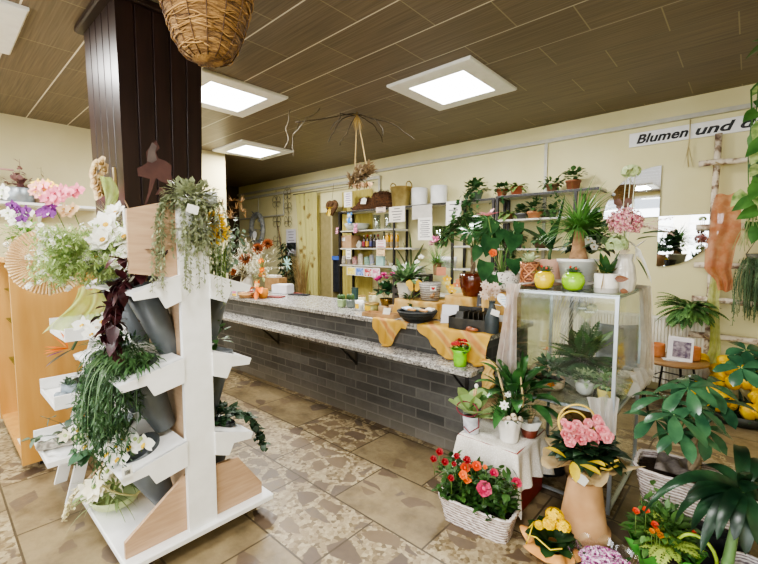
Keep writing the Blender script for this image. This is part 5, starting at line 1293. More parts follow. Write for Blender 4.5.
mb.build('bristles', FUR.m, t); MB().ell((-.405, 0, .05), .018).build('nose', BLK, t); MB().ell((-.30, -.035, .105), .010).build('eye', BLK, t); MB().leaf
for sg in (-1, 1): MB().ell((-.20, sg*.07, .19), (.03, .02, .035)).build('ear', FUR.m, t)
MB().prism([(-.05, -.05), (.04, -.06), (.05, .04), (0, .07), (-.04, .05)], (-.13, -.105, .155), (1, 0, 0), (0, .2, 1), .004).build('white_tag', WHITEF, t, smooth=False)
t = thing('gold_bucket', 'shiny gold metal bucket with ring handles on top of the left shelf', 'bucket', at_y(401, 203, 5.3, Zt))
MB().lathe([(.13, 0), (.14, .01), (.172, .32), (.182, .325), (.167, .32), (.13, .02), (.002, .015)], 36).build('bucket', mat('A8925A', 'C8B478', rough=.3, metal=.55, scale=6), t)
for sg in (-1, 1): MB().tube([(sg*.165+.0, .075*math.cos(a), .33+.075*math.sin(a)) for a in [2*PI*i/16 for i in range(16)]], .009, 6, True).build('ring_handle', GOLD, t)
WT = mat('DADAD8', 'E5E5E3', rough=.5)
for px, lab in ((419.5, 'left of the two white cylinder planters on top of the wall shelf'), (439, 'right of the two white cylinder planters on top of the wall shelf')):
    t = thing('planter', lab, 'planter', at_y(px, 200, 5.3, Zt), 0, 'white cylinder planters on the shelf'); MB().lathe([(.12, 0), (.125, .006), (.128, .265), (.122, .27), (.117, .265), (.112, .02), (.002, .015)], 32).build('pot', WT, t)
# papers on the shelf front
FR_ = 5.125
def note(px0, py0, px1, py1, label, lines=6, y=FR_, m=None, **k):
    a = PY((px0+px1)/2, py0, y); c_ = PY((px0+px1)/2, py1, y); l = PY(px0, (py0+py1)/2, y); r = PY(px1, (py0+py1)/2, y)
    return paper('paper_notice', label, 'notice', V(((l.x+r.x)/2, y, (a.z+c_.z)/2)), (1, 0, 0), (0, 0, 1), r.x-l.x, a.z-c_.z, m or mat('E4E1DA', 'E9E6E0'), lines, **k)
note(389, 206.5, 405, 222, 'cream notice with dark text hung from the shelf edge under the gold bucket', 5, m=mat('E4DDD2'), head=True)
note(412, 205, 432, 219, 'blank grey card hung under the two white planters', 0, m=mat('BDB9B0', 'C6C2BA'))
note(418, 217.5, 432, 240, 'white typed notice hanging below the blank grey card', 9, FR_-.012)
note(446, 201, 461, 225, 'white notice with few lines hung right of the white planters', 4)
note(376, 207, 385.5, 212.5, 'small pinkish label on the shelf edge beside the gold bucket', 2, m=mat('DCC4B4'))
note(376, 240, 385.5, 247.5, 'pink lettered label on the second shelf edge', 3, m=mat('E8D8D4'), linem=mat('C25A6A'))
note(376.5, 248.5, 385, 256, 'small orange printed label under the pink lettered label', 2, m=mat('D8B080', 'E4CBA0', scale=30))
note(346, 249, 351, 259, 'tiny white price slip at the left end of the third shelf board', 3)
# hand-written sign on the curtain
note(344, 192, 352, 207, 'white sheet with blue and pink handwriting pinned on the curtain left of the hedgehog', 6, 5.30, linem=mat('8A6AA0'))
# second board
z2 = 1.952
t = thing('shallow_bowl', 'wide pale grey green bowl on the second board of the left shelf', 'bowl', at_y(357, 231, 5.33, z2)); MB().lathe([(.12, 0), (.19, .03), (.235, .125), (.225, .125), (.18, .04), (.002, .02)], 36).build('bowl', mat('B9BDB0', 'C4C8BC', rough=.4), t)
for px, lab in ((377, 'left clear glass vase on the second board of the left shelf'), (388, 'right clear glass vase on the second board of the left shelf')):
    t = thing('glass_vase', lab, 'vase', at_y(px, 231, 5.33, z2), 0, 'clear glass vases'); MB().lathe([(.065, 0), (.07, .01), (.055, .15), (.065, .26), (.061, .26), (.05, .15), (.062, .02), (.002, .018)], 26).build('vase', glassm('FFFFFF', .22, 'DDE4DE'), t)
def softtoy(name, label, cat, loc, m, m2, s=1.0):
    t = thing(name, label, cat, loc); MB().ell((0, 0, .07*s), (.05*s, .04*s, .065*s)).build('body', m, t); MB().ell((0, -.005, .165*s), (.045*s, .04*s, .04*s)).build('head', m2, t)
    for sg in (-1, 1): MB().ell((sg*.042*s, 0, .205*s), (.026*s, .012*s, .028*s)).build('ear', m, t); MB().ell((sg*.05*s, -.01, .09*s), (.016*s, .016*s, .04*s)).build('arm', m2, t); MB().ell((sg*.03*s, -.02, .01*s), (.022*s, .03*s, .018*s)).build('foot', m2, t)
    return t
q = PY(351, 225, FR_); softtoy('plush_toy', 'blue plush toy with big round ears hanging on the left shelf front', 'toy', V((q.x, FR_-.03, q.z)), mat('2F74C0', '4A90D8'), mat('BFD0E0', 'D8E2EA'), .95)
q = PY(357, 233, FR_); softtoy('plush_toy', 'pink plush toy hanging just below the blue toy', 'toy', V((q.x, FR_-.03, q.z)), mat('D06A98', 'E08AB0'), mat('DE92B4', 'EAB0C8'), .72)
q = PY(338.5, 234, FR_); softtoy('plush_toy', 'tiny pale pink plush toy at the left post of the shelf', 'toy', V((q.x, FR_-.03, q.z)), mat('D88AA8', 'E4A4BC'), mat('E4AEC4'), .5)
# third board: carton and bottles
z3 = 1.637
t = thing('carton', 'brown cardboard carton on the third board of the left shelf', 'box', at_y(350.5, 248, 5.32, z3)); MB().box((0, 0, .115), (.29, .24, .23), bev=.003).build('carton', mat('9A7A5A', 'AA8A68', rough=.8), t, smooth=False); MB().box((-.06, -.1215, .16), (.08, .002, .06)).build('label', WT, t, smooth=False); MB().box((0, 0, .2305), (.05, .24, .002)).build('tape', mat('B59A74'), t, smooth=False)
cols = ['7A2030', 'B98A2A', '3A3A6A', '1C1C22', '8A2A2A', '2A2A30']
for i, px in enumerate((364, 367.5, 371, 374.5, 378)):
    nm = ['slim bottle with dark red label, leftmost of the dark bottles', 'slim bottle with ochre label, second of the dark bottles', 'slim bottle with blue label, middle of the dark bottles', 'black slim bottle, fourth of the dark bottles', 'slim bottle with red label, rightmost of the dark bottles'][i]
    t = thing('bottle', nm, 'bottle', at_y(px, 248, 5.3, z3), 0, 'dark bottles on the third board'); MB().lathe([(.032, 0), (.034, .006), (.034, .14), (.014, .18), (.014, .23), (.001, .23)], 18).build('glass', mat('2A1A14', '3A241A', rough=.2), t); MB().lathe([(.035, .03), (.035, .12)], 18, capb=False).build('label', mat(cols[i], rough=.5), t); MB().lathe([(.016, .2), (.016, .235), (.001, .235)], 12).build('cap', mat(['C0B090', 'A02020', 'D0D0D0', '202020', '902020'][i]), t)
for i, px in enumerate((387.5, 392, 396.5)):
    t = thing('bottle', ['left of three honey yellow bottles with grey labels', 'middle of three honey yellow bottles with grey labels', 'right of three honey yellow bottles with grey labels'][i], 'bottle', at_y(px, 247, 5.28, z3), 0, 'honey yellow bottles'); MB().lathe([(.036, 0), (.039, .006), (.039, .19), (.03, .205), (.03, .225)], 18).build('glass', mat('B88A1E', 'CFA030', rough=.25), t); MB().lathe([(.04, .02), (.04, .10)], 18, capb=False).build('label', mat('8A7A5A', 'A89878'), t); MB().lathe([(.034, .22), (.034, .25), (.001, .25)], 16).build('lid', mat('D8C890'), t)
t = thing('small_bottle', 'small clear bottle left of the honey yellow bottles', 'bottle', at_y(384, 247, 5.36, z3)); MB().lathe([(.035, 0), (.035, .2), (.015, .24), (.015, .29), (.001, .29)], 16).build('glass', glassm('FFFFFF', .3, 'C9CEC8'), t)
t = thing('tilted_packets', 'leaning pale packets left of the dark bottles', 'packet', at_y(359.5, 248, 5.3, z3)); MB().box((0, 0, .06), (.10, .05, .12), Matrix.Rotation(.6, 3, 'Y'), bev=.004).build('packet', mat('8A8A84', 'B0A89A', scale=20), t, smooth=False)
# fourth board: bags, cards
z4 = 1.332
items = [(344, .08, .16, 'C9C0B0', '8A8278', 'pale bag at the left end of the fourth board'), (349, .12, .18, '6A6258', '8A8076', 'grey wrapped parcel on the fourth board'), (355, .12, .15, '9A5A5A', 'C0A8A0', 'red patterned bag on the fourth board'), (360.5, .11, .20, '9A9080', 'C8C0AE', 'tall cream bag on the fourth board'), (367, .11, .15, '5A7A6A', '8AA090', 'green patterned bag on the fourth board'), (372, .10, .19, '6A78A0', 'B0A890', 'blue and tan bag on the fourth board')]
for i, (px, w_, h_, a, c_, lab) in enumerate(items):
    t = thing('gift_bag', lab, 'bag', at_y(px, 265, 5.28+.02*(i % 3), z4), U(-.3, .3), 'small bags and parcels on the fourth board'); mb = MB(); mb.box((0, 0, h_/2), (w_, .05, h_), Matrix.Rotation(U(-.15, .15), 3, 'Y'), bev=.01); mb.build('bag', mat(a, c_, scale=30), t, smooth=False); MB().tube([(-w_*.25, 0, h_*.98), (0, 0, h_*1.15), (w_*.25, 0, h_*.98)], .004, 5).build('handle', mat('B0A080'), t)
t = thing('gift_box', 'pale turquoise square card box on the fourth board', 'box', at_y(380.5, 266, 5.24, z4)); MB().box((0, 0, .08), (.17, .05, .16), bev=.004).build('box', mat('8AB0A8', '9CBEB6'), t, smooth=False); MB().box((0, 0, .163), (.176, .056, .02), bev=.004).build('lid', mat('7AA098'), t, smooth=False)
for px0, px1, a, c_, lab in ((347, 355.5, 'E8D040', 'F0E080', 'yellow greeting card, leftmost of the card strip under the fourth board'), (355.8, 364, '4A70C0', '9AB0E0', 'blue greeting card in the card strip under the fourth board'), (364.3, 372, 'B02A34', 'E8D0C8', 'red hearts greeting card in the card strip'), (372.3, 380, 'D08098', 'ECD0D4', 'pink rose greeting card, rightmost of the card strip')):
    a_ = PY((px0+px1)/2, 267+(px0-347)*.05, FR_); e_ = PY((px0+px1)/2, 275+(px0-347)*.10, FR_); l = PY(px0, 270, FR_); r = PY(px1, 270, FR_)
    t = thing('greeting_card', lab, 'card', V(((l.x+r.x)/2, FR_, (a_.z+e_.z)/2)), 0, 'greeting cards under the fourth board'); MB().box((0, 0, 0), (r.x-l.x, .004, a_.z-e_.z)).build('card', WT, t, smooth=False); MB().box((0, -.0025, 0), ((r.x-l.x)*.88, .001, (a_.z-e_.z)*.86)).build('print', mat(a, c_, scale=18, pos=(.48, .56)), t, smooth=False)
for px, lab, h_ in ((384, 'beige mug on the fourth board right end', .10), (392, 'pale flat dish on the fourth board right end', .05)):
    t = thing('jar', lab, 'jar', at_y(px, 270, 5.33, z4 if px > 380 else .922)); MB().lathe([(.04, 0), (.05, .01), (.052, h_), (.046, h_), (.04, .01), (.002, .01)], 20).build('jar', mat('D0C6B4', 'DED6C8', rough=.4), t)
# middle shelf: vase, pots
q = at_y(440, 247, 5.3, 1.662)
t = thing('glass_vase', 'flared pale green glass vase on middle shelf', 'vase', q); MB().lathe([(.08, 0), (.09, .02), (.11, .15), (.15, .30), (.145, .30), (.105, .15), (.08, .03), (.002, .02)], 30, ripple=lambda a, j: .05*math.cos(a*4)*(j in (3, 4))).build('vase', glassm('E8F4E8', .3, 'C4D6C0'), t)
z5 = 1.332
for px, r_, lab in ((440, .065, 'stack of two white flower pots on the middle shelf, left'), (447, .065, 'white flower pot in the middle of the middle shelf row'), (452.5, .06, 'white flower pot at the right of the middle shelf row')):
    t = thing('flower_pot', lab, 'flower pot', at_y(px, 274, 5.25, z5), 0, 'white pots on the middle shelf'); MB().lathe([(r_*.8, 0), (r_*.95, .09), (r_*1.05, .09), (r_*1.08, .17), (r_*.98, .17), (r_*.9, .09), (.002, .02)], 24).build('pot', WT, t)
for px, lab in ((404, 'grey green ceramic vase behind the peace lily'), (420, 'white ceramic vase behind the heart basket')):
    t = thing('ceramic_vase', lab, 'vase', at_y(px, 285, 5.3, .922), 0, 'ceramic vases on the low shelf'); MB().lathe([(.07, 0), (.10, .08), (.11, .25), (.08, .38), (.09, .42), (.08, .41), (.09, .2), (.002, .03)], 26).build('vase', mat('C9C9BE', 'D6D6CC', rough=.4) if px > 410 else mat('8A9080', '9AA090', rough=.4), t)
# dark dried branch in tall vase behind the lily
b = at_y(411, 285, 5.25, .922)
t = thing('staghorn_plant', 'tall arching dull green plant behind the peace lily on the low shelf', 'potted plant', b)
pot(t, .09, .07, .16, mat('7A7464', '8A8474')); mb = MB()
for px, py in ((410, 236), (400, 250), (420, 246), (425, 262), (397, 262), (416, 255), (405, 244)):
    q = PY(px, py, 5.2)-b; m_ = V((q.x*.35, q.y*.3, q.z*.7)); mb.leaf(m_*.4+V((0, 0, .1)), (q-m_*.4-V((0, 0, .1))), (q-m_*.4).length, .06, .5, 'strap', .3, 8)
mb.leaf((0, 0, .2), (.7, -.2, 1), .6, .06, 1.4, 'strap', .3, 9); mb.build('fronds', leafm('4A5A34', '6A7A4E'), t)
t = thing('orchid_bud_plant', 'potted orchid with two white blooms right of the peace lily leaves', 'potted orchid', at_y(425, 285, 5.2, .922)); pot(t, .07, .05, .13, WT)
mb = MB(); rosette(mb, (0, 0, .12), 7, .28, .09, (.2, 1.), .8, 'strap', .2); mb.build('foliage', G2, t)
for px, py in ((417, 262), (421, 257), (414, 270)): q = PY(px, py, 5.15)-t.location; mb = MB(); orchid(mb, q, (.3, -.8, .3), .05); mb.build('bloom', [WHITEF, YEL], t)
MB().tube([(0, 0, .1), (-.03, -.02, .3), PY(417, 262, 5.15)-t.location], .004, 5).build('stem', STEMG, t)

# right shelf: small plants
TER = mat('8E4A30', 'A4583A', rough=.75)
def small_plant(px, py, z, label, kind, potm, r=.072, h=.105, y=5.3, group='small potted plants on the right wall shelf', s=1.0):
    b = at_y(px, py, y, z); t = potted('small_potted_plant', label, 'potted plant', b, r, r*.75, h, potm, .004, group); mb = MB()
    if kind == 'trail':
        bush(mb, (0, 0, h+.03), (.14*s, .11*s, .13*s), 90, .075, .06, 'heart', .5, seg=6)
        for i in range(12): trail(mb, vine((U(-.10, .10), -.07, h), (U(-.4, .4), -.6, .5), U(.25, .5)*s, 6, 7, .15), .065, .055, .04, 'heart', seg=6)
    elif kind == 'ivy':
        bush(mb, (0, 0, h), (.13*s, .11*s, .06*s), 46, .07, .045, 'ovate', .7)
        for i in range(4): trail(mb, vine((0, -.05, h), (U(-1, 1), -.4, .4), .25*s, 3.5, 6, .1), .06, .04, .035)
    elif kind == 'rosette': rosette(mb, (0, 0, h), 22, .15*s, .06, (.0, 1.2), .8, 'ovate', .2, 5)
    elif kind == 'spread': rosette(mb, (0, 0, h), 26, .2*s, .055, (-.1, .8), 1.0, 'obov', .2, 5)
    elif kind == 'round': bush(mb, (0, 0, h+.03), (.10*s, .09*s, .10*s), 60, .06, .055, 'round', .4)
    mb.build('foliage', leafm('274F2A', '4C7A42') if kind != 'spread' else leafm('4A7434', '8AA85A'), t); return t
Zr = 2.317
small_plant(476, 198, 2.302, 'big trailing houseplant hanging over the shelf left of the first terracotta pot', 'trail', mat('6A7A6A'), .09, .10, 5.26, s=1.3)
small_plant(502, 195, Zr, 'first small terracotta pot from the left on the top right board', 'ivy', TER)
small_plant(516.5, 194, Zr, 'second terracotta pot from the left on the top right board, with spreading leaves', 'spread', TER, .08, .115, s=.8)
small_plant(552.5, 192, Zr, 'brown pot with drooping ivy, third on the top right board', 'ivy', mat('6E4A34', '80583E'), .075, .10, s=1.25)
small_plant(573, 191, Zr, 'brown pot with round leaves at the right end of the top right board', 'round', mat('7A4A30', '8A583A'), .085, .12, s=1.2)
z = 2.002
small_plant(508, 222, z, 'light green spreading plant on the second right board, leftmost', 'spread', mat('9A6A4A'), .06, .08, s=1.0)
small_plant(521, 220, z, 'dark small plant in grey pot on the second right board', 'round', mat('5A5A5A'), .07, .08, s=.7)
small_plant(535, 218, z, 'plant in wide copper bowl on the second right board', 'round', mat('B0744A', 'C08458'), .10, .09, s=1.25)
small_plant(551, 217, z, 'dark ivy at the right end of the second right board', 'ivy', mat('4A4A44'), .07, .09, s=1.0)
small_plant(516, 250, 1.622, 'trailing pothos on the third right board behind the anthurium', 'trail', mat('5A5A54'), .08, .10, s=.8)
small_plant(540, 250, 1.622, 'dark leafy plant on the third right board', 'ivy', mat('6A4A3A'), .08, .1)
# ================================================================== BACK WALL LEFT: curtain, decor
def curtain(name, label, x0, x1, y, z0, z1, m, folds, amp=.03, taper=0.0):
    mb = MB(); mb.grid(lambda u, v: V((x0+(x1-x0)*u+taper*(1-v)*(1-u), y-amp*math.sin(u*folds*2*PI)*(.7+.3*(1-v))-.01*math.sin(u*40), z0+(z1-z0)*v)), folds*10, 12)
    o = mb.build(name, m, None); tag(o, label, 'curtain'); return o
t = NT('curtain_floral'); tc = t.n('TexCoord'); v = t.n('TexVoronoi', i_Scale=5.0); t.l(tc.outputs['Object'], v.inputs['Vector']); nz = t.n('TexNoise', i_Scale=30.0); t.l(tc.outputs['Object'], nz.inputs[0])
pat = t.ramp(t.math('ADD', v.outputs['Distance'], t.math('MULTIPLY', nz.outputs[0], .35)), [(.30, '86703E'), (.40, 'A8965A'), (.50, 'CFC985')])
t.l(pat, t.b.inputs['Base Color']); t.b.inputs['Roughness'].default_value = .8
tr = t.n('BsdfTranslucent'); t.l(pat, tr.inputs[0]); mx = t.n('MixShader', i_0=.35); t.l(t.b.outputs[0], mx.inputs[1]); t.l(tr.outputs[0], mx.inputs[2]); t.l(mx.outputs[0], t.out.inputs[0]); CUR = t.m
a = PY(296, 195, 5.42); c_ = PY(317, 195, 5.42)
curtain('curtain', 'yellow floral curtain left of the dark doorway', a.x, c_.x, 5.42, .5, 2.78, CUR, 5, .035, .22)
a = PY(340, 195, 5.515); c_ = PY(372, 190, 5.515)
curtain('curtain', 'yellow curtain hanging behind the left wall shelf', a.x+.05, c_.x, 5.525, .6, 2.72, mat('C2B25E', 'D0C274', rough=.8, stretch=(14, 1, .6), trans=.3), 7, .012)
o = MB().tube([(PY(293, 193, 5.44).x, 5.44, 2.80), (PY(374, 190, 5.44).x, 5.44, 2.80)], .012, 8).build('curtain_rod', mat('8A8672', rough=.4), None); tag(o, 'thin metal curtain rod above the doorway on the back wall', 'curtain rod')
def hang_heart():
    p = PY(332, 207, 5.30); t = thing('heart_wreath', 'brown twig heart with yellow ribbon hanging in front of the doorway', 'wreath', p)
    hp = heartpoly(.14); pts = [V((x, 0, y)) for x, y in hp]
    MB().tube(pts, .035, 8, True).build('twig_heart', mat('4A3420', '6A4C30', rough=.9, scale=40, bump=1), t)
    mb = MB(); mb.prism(heartpoly(.11), (0, .012, 0), (1, 0, 0), (0, 0, 1), .01); mb.build('heart_filling', mat('4F3A22', '6E5232', rough=.9, scale=30), t, smooth=False)
    mb = MB()
    for d in ((-.6, -.3, -.8), (.2, -.3, -1), (-.1, -.3, -1), (.7, -.3, .3), (-.7, -.3, .4)): mb.leaf((-.02, -.04, -.03), d, .16, .05, .6, 'strap', .3, 6)
    mb.build('ribbon', mat('D8B81E', 'E6C93A'), t); MB().tube([(0, 0, .1), (0, .05, .45)], .004, 4).build('cord', TWIG, t)
hang_heart()
# items beyond the counter at the far left wall
p = PY(258, 229, 5.5); t = thing('silver_wreath', 'round grey silver wreath with a white bow on the far back wall', 'wreath', V((p.x, 5.475, p.z)))
MB().tube([(.26*math.cos(a), 0, .36*math.sin(a)) for a in [i*2*PI/28 for i in range(28)]], .055, 8, True).build('ring', mat('8A8D90', 'B0B3B4', rough=.6, scale=18, bump=1), t)
mb = MB()
for i in range(60): a = U(0, 6.28); mb.leaf((.26*math.cos(a), -.03, .36*math.sin(a)), rdir(-1), .12, .05, .2, 'ovate', .2, 3)
mb.build('silver_leaves', mat('7E8488', 'A4AAAE', rough=.6), t)
mb = MB()
for d in ((-1, -.3, .3), (1, -.3, .3), (-.4, -.3, -1), (.4, -.3, -1)): mb.leaf((0, -.06, -.05), d, .24, .10, .3, 'strap', .3, 5)
mb.build('bow', mat('D8D8DA', 'E6E6E8'), t)
for k, (px, py0, py1, s, lab) in enumerate(((276, 190, 248, 1, 'left of two thin wire butterfly garlands hanging on the far back wall'), (287, 186, 226, .9, 'right of two thin wire butterfly garlands hanging on the far back wall'))):
    a = PY(px, py0, 5.5); e = PY(px+2, py1, 5.5); t = thing('wire_garland', lab, 'garland', V((a.x, 5.5, e.z)), 0, 'wire garlands')
    MB().tube([(0, 0, a.z-e.z), (.02, 0, 0)], .006, 5).build('wire', mat('6A6654'), t)
    for j in range(3):
        c0 = V((.02, -.01, (a.z-e.z)*(.12+.34*j))); mb = MB()
        for sg, e_ in ((-1, .5), (1, .5), (-1, -.6), (1, -.6)):
            d = V((.8*sg, 0, e_)).normalized(); n2 = V((-d.z, 0, d.x)); mb.tube([c0+d*(.16*s*math.sin(u))+n2*(.07*s*math.sin(2*u)) for u in [i*PI/10 for i in range(11)]], .007, 4)
        mb.build('wire_butterfly', mat('7A765E', '8A866C'), t)
paper('paper_notice', 'upper sheet of pale lilac paper on far back wall left of the floral curtain', 'notice', PY(291, 239, 5.52), (1, 0, 0), (0, 0, 1), .36, .44, mat('C6C4CE', 'D0CED6'), 6)
paper('paper_notice', 'lower sheet of pale lilac paper on far back wall left of the floral curtain', 'notice', PY(291.5, 247, 5.52)+V((0, 0, -.05)), (1, 0, 0), (0, 0, 1), .34, .30, mat('C6C4CE', 'D0CED6'), 3)
p = PY(287, 300, 5.2); t = thing('green_column', 'tall narrow dark green artificial topiary with pale snowflake beside the curtain', 'artificial plant', V((p.x, 5.2, 0)))
MB().lathe([(.16, 0), (.2, .35), (.19, .35), (.14, .02), (.002, .02)], 20).build('pot', mat('4A4038'), t); MB().tube([(0, 0, .1), (0, 0, 1.7)], .02, 6).build('stem', TWIG, t)
mb = MB()
for i in range(420): a = U(0, 6.28); z = U(.35, 1.75); mb.leaf((.1*math.cos(a), .1*math.sin(a), z), (math.cos(a), math.sin(a), U(-.4, .6)), .14, .05, .6, 'ovate', .2, 3)
mb.build('foliage', leafm('1C3822', '33573A'), t)
q = PY(287, 264, 4.98)-t.location; mb = MB()
for i in range(4):
    a = i*PI/4; d = V((math.cos(a), 0, math.sin(a))); mb.tube([q-d*.15, q+d*.15], .016, 4)
mb.build('snowflake', mat('A8D8CC', 'BCE4DA'), t)
p = PY(302, 300, 5.25); t = thing('dry_stick_bundle', 'bundle of dry brown grass stalks leaning beside the curtain', 'dried grass', V((p.x, 5.25, 0)))
MB().lathe([(.12, 0), (.14, .4), (.13, .4), (.1, .02), (.002, .02)], 18).build('vase', mat('5A4A36'), t); mb = MB()
for i in range(40): mb.leaf((U(-.06, .06), U(-.06, .06), .3), (U(-.25, .2), U(-.1, .1), 1), U(1.0, 1.4), .022, .25, 'grass', .3, 6)
mb.build('stalks', mat('8A7046', 'B09464', rough=.9), t)
p = PY(280, 235, 5.3); t = thing('long_twigs', 'two long dark twigs leaning against the far back wall', 'branch', V((PY(290, 280, 5.35).x, 5.35, 0)))
for k in (0, 1): MB().tube([(.05*k, 0, 0), (-.25, .02, 1.2), (-.52-.06*k, .08, 2.15+.1*k)], [.02, .014, .006], 6).build('twig', TWIG, t)
t = thing('doorway_coat', 'dark coat with a blue collar hanging in the dark doorway', 'coat', V((PY(337, 270, 5.62).x, 5.62, 0)))
mb = MB(); mb.grid(lambda u, v: V((.30*(u-.5)*(1+.9*(1-v)), -.03*math.sin(u*18)-.06*math.sin(u*PI), .75+.65*v)), 20, 8); mb.build('coat', mat('16171C', '20222A', rough=.9), t); mb = MB(); mb.grid(lambda u, v: V((.26*(u-.5), -.09*math.sin(u*PI)-.02, 1.40+.08*v)), 12, 3); mb.build('collar', mat('2A4FA8', '3A62BC'), t); MB().tube([(0, .0, 1.42), (0, .1, 1.6), (0, .6, 1.6)], .008, 5).build('hook', BLK, t)

# hanging driftwood / seed-pod bundle under the ceiling
top = PZ(357, 112, CEIL-.01); yb_ = top.y
l = PY(350, 183, yb_); r = PY(369, 169, yb_); c_ = (l+r)/2
t = thing('hanging_bundle', 'bundle of dried pods and twigs hanging on two strings from the ceiling', 'hanging decoration', c_)
d = (r-l).normalized(); Lh = (r-l).length/2
for i in range(70):
    pass
mb = MB()
for i in range(280):
    u = U(-1, 1); p = d*(u*Lh)+V((U(-.05, .05), U(-.05, .05), U(-.05, .05))); mb.leaf(p, jit(d, .9), U(.07, .13), .035, .2, 'ovate', .5, 3)
mb.build('pods', mat('7E6A50', 'B09C7C', rough=.9, scale=30), t)
MB().tube([-d*Lh*1.05, d*Lh*1.05], .022, 6).build('core_stick', TWIG, t)
for p in (-d*Lh*.5, d*Lh*.8): MB().tube([p, top-c_], .008, 5).build('string', mat('A08A5E', 'B8A274', rough=.9), t)
mb = MB()
for i in range(14): mb.leaf(top-c_+V((0, 0, -.04)), (U(-1, 1), U(-1, 1), U(-1.3, .2)), .18, .018, .6, 'grass', .3, 4)
mb.build('raffia_knot', mat('B89A5A', 'CCB074'), t)
mb = MB()
for i in range(26): mb.leaf(V((U(-.1, .16), U(-.05, .05), -.08)), (U(-.6, .8), U(-.5, .2), -.7), .08, .04, .3, 'ovate', .3, 3)
mb.build('dry_leaves', mat('9A7A58', 'B89874', rough=.9), t)
# wiry twigs spread under the ceiling
t = thing('ceiling_twigs', 'thin bare wiry twigs spread flat below the ceiling around hanging bundle', 'branch', top+V((0, 0, -.03)))
for k in range(7):
    d0 = V((U(-1, 1), U(-.8, .8), U(-.25, 0))); MB().tube(vine((0, 0, 0), d0, U(.5, .9), .35, 9, .45), .006, 4).build('twig', mat('3A3226', '4E4434'), t)
for k in range(3):
    p0_ = PZ((290, 300, 320)[k], (110, 120, 108)[k], CEIL-.02)-t.location; MB().tube(vine(p0_, (U(-.4, .4), U(-.4, .4), -.5), .5, .6, 9, .6), .005, 4).build('curled_twig', mat('5A5444', '6A6252'), t)

# hanging wicker basket near the camera
bz = PD(208, 62, 2.05); t = thing('hanging_basket', 'large woven wicker basket hanging from the ceiling beside the pillar', 'basket', V((bz.x, bz.y, bz.z)))
pr = [(.001, 0), (.07, .004), (.115, .03), (.155, .10), (.19, .20), (.22, .31), (.235, .42), (.225, .42), (.2, .3), (.16, .12), (.10, .03), (.001, .02)]
bw = NT('basket_twine'); tc = bw.n('TexCoord'); mp = bw.n('Mapping'); bw.l(tc.outputs['Object'], mp.inputs[0]); mp.inputs['Scale'].default_value = (6, 6, 55)
nz = bw.n('TexNoise', i_Scale=2.0, i_Detail=4.0, i_Roughness=.7); bw.l(mp.outputs[0], nz.inputs[0]); bw.l(bw.ramp(nz.outputs[0], [(.33, '3A2614'), (.45, '7A5A34'), (.6, 'A8824E'), (.72, '8A683C')]), bw.b.inputs['Base Color']); bw.b.inputs['Roughness'].default_value = .8; bw.bump(nz.outputs[0], 1, .02)
MB().lathe(pr, 56, ripple=lambda a, j: .01*math.sin(a*9+j)).build('basket_body', bw.m, t)
mb = MB()
for i in range(70):
    z = U(.03, .40); r0 = None
    for (ra, za), (rb, zb) in zip(pr[:6], pr[1:7]):
        if za <= z <= zb: r0 = ra+(rb-ra)*(z-za)/(zb-za)
    a0 = U(0, 6.28); ln = U(1.0, 2.5); mb.tube([((r0+.004)*math.cos(a0+ln*k/10), (r0+.004)*math.sin(a0+ln*k/10), z+.012*math.sin(k*.8+i)) for k in range(11)], U(.002, .004), 4)
mb.build('wicker_strands', mat('8A6638', 'B48E58', rough=.8, scale=14), t)
for k in range(14):
    a = k*2*PI/14; MB().tube([((r+.005)*math.cos(a), (r+.005)*math.sin(a), z) for r, z in pr[1:7]], .0028, 4).build('binding', mat('4A3018', '5A3E22'), t)
for k in range(3):
    a = k*2*PI/3+.4; MB().tube([(.225*math.cos(a), .225*math.sin(a), .42), (0, 0, CEIL-bz.z)], .005, 5).build('cord', mat('7A6442'), t)

# ================================================================== RIGHT WALL DECOR
# sign
sa = PY(629, 143.5, 5.52); zc = 2.855; x0 = sa.x; x1 = .62
t = thing('wall_sign', 'long white sign with bold black slanted letters Blumen und de on the back wall', 'sign', V((0, 0, 0)))
t.location = ((x0+x1)/2, 5.53, zc)
MB().box((0, 0, 0), (x1-x0, .02, .155), bev=.004).build('board', mat('E8E8E8', 'EFEFEF', rough=.3), t, smooth=False)
def text(s, size, x, z, m, name, parent, sx=1.0, shear=.25, off=.0, y=-.012):
    cu = bpy.data.curves.new('txt', 'FONT'); cu.body = s; cu.size = size; cu.shear = shear; cu.offset = 0; cu.extrude = .0004; cu.bevel_depth = .0042; cu.bevel_resolution = 0; cu.space_character = 1.02
    tmp = bpy.data.objects.new('txt', cu); C.objects.link(tmp); dg = bpy.context.evaluated_depsgraph_get(); me = bpy.data.meshes.new_from_object(tmp.evaluated_get(dg)); bpy.data.objects.remove(tmp)
    me.materials.clear(); me.materials.append(m); o = bpy.data.objects.new(name, me); C.objects.link(o); o.parent = parent; o.location = (x, y, z); o.rotation_euler = (PI/2, 0, 0); o.scale = (sx, 1, 1); return o
INK = mat('121212', rough=.4)
xw = [(PY(636, 140, 5.52).x, PY(688, 131, 5.52).x, 'Blumen'), (PY(694, 131, 5.52).x, PY(734, 125, 5.52).x, 'und'), (PY(739, 124, 5.52).x, PY(758, 121, 5.52).x+.0, 'de')]
for a, e, s in xw:
    o = text(s, .135, a-t.location.x, -.045, INK, 'lettering', t, 1, .28, .0035)
    w_ = max(v.co.x for v in o.data.vertices)-min(v.co.x for v in o.data.vertices); k = (e-a)/w_
    if s == 'de': k = 1.45
    o.scale = (k, 1, 1)
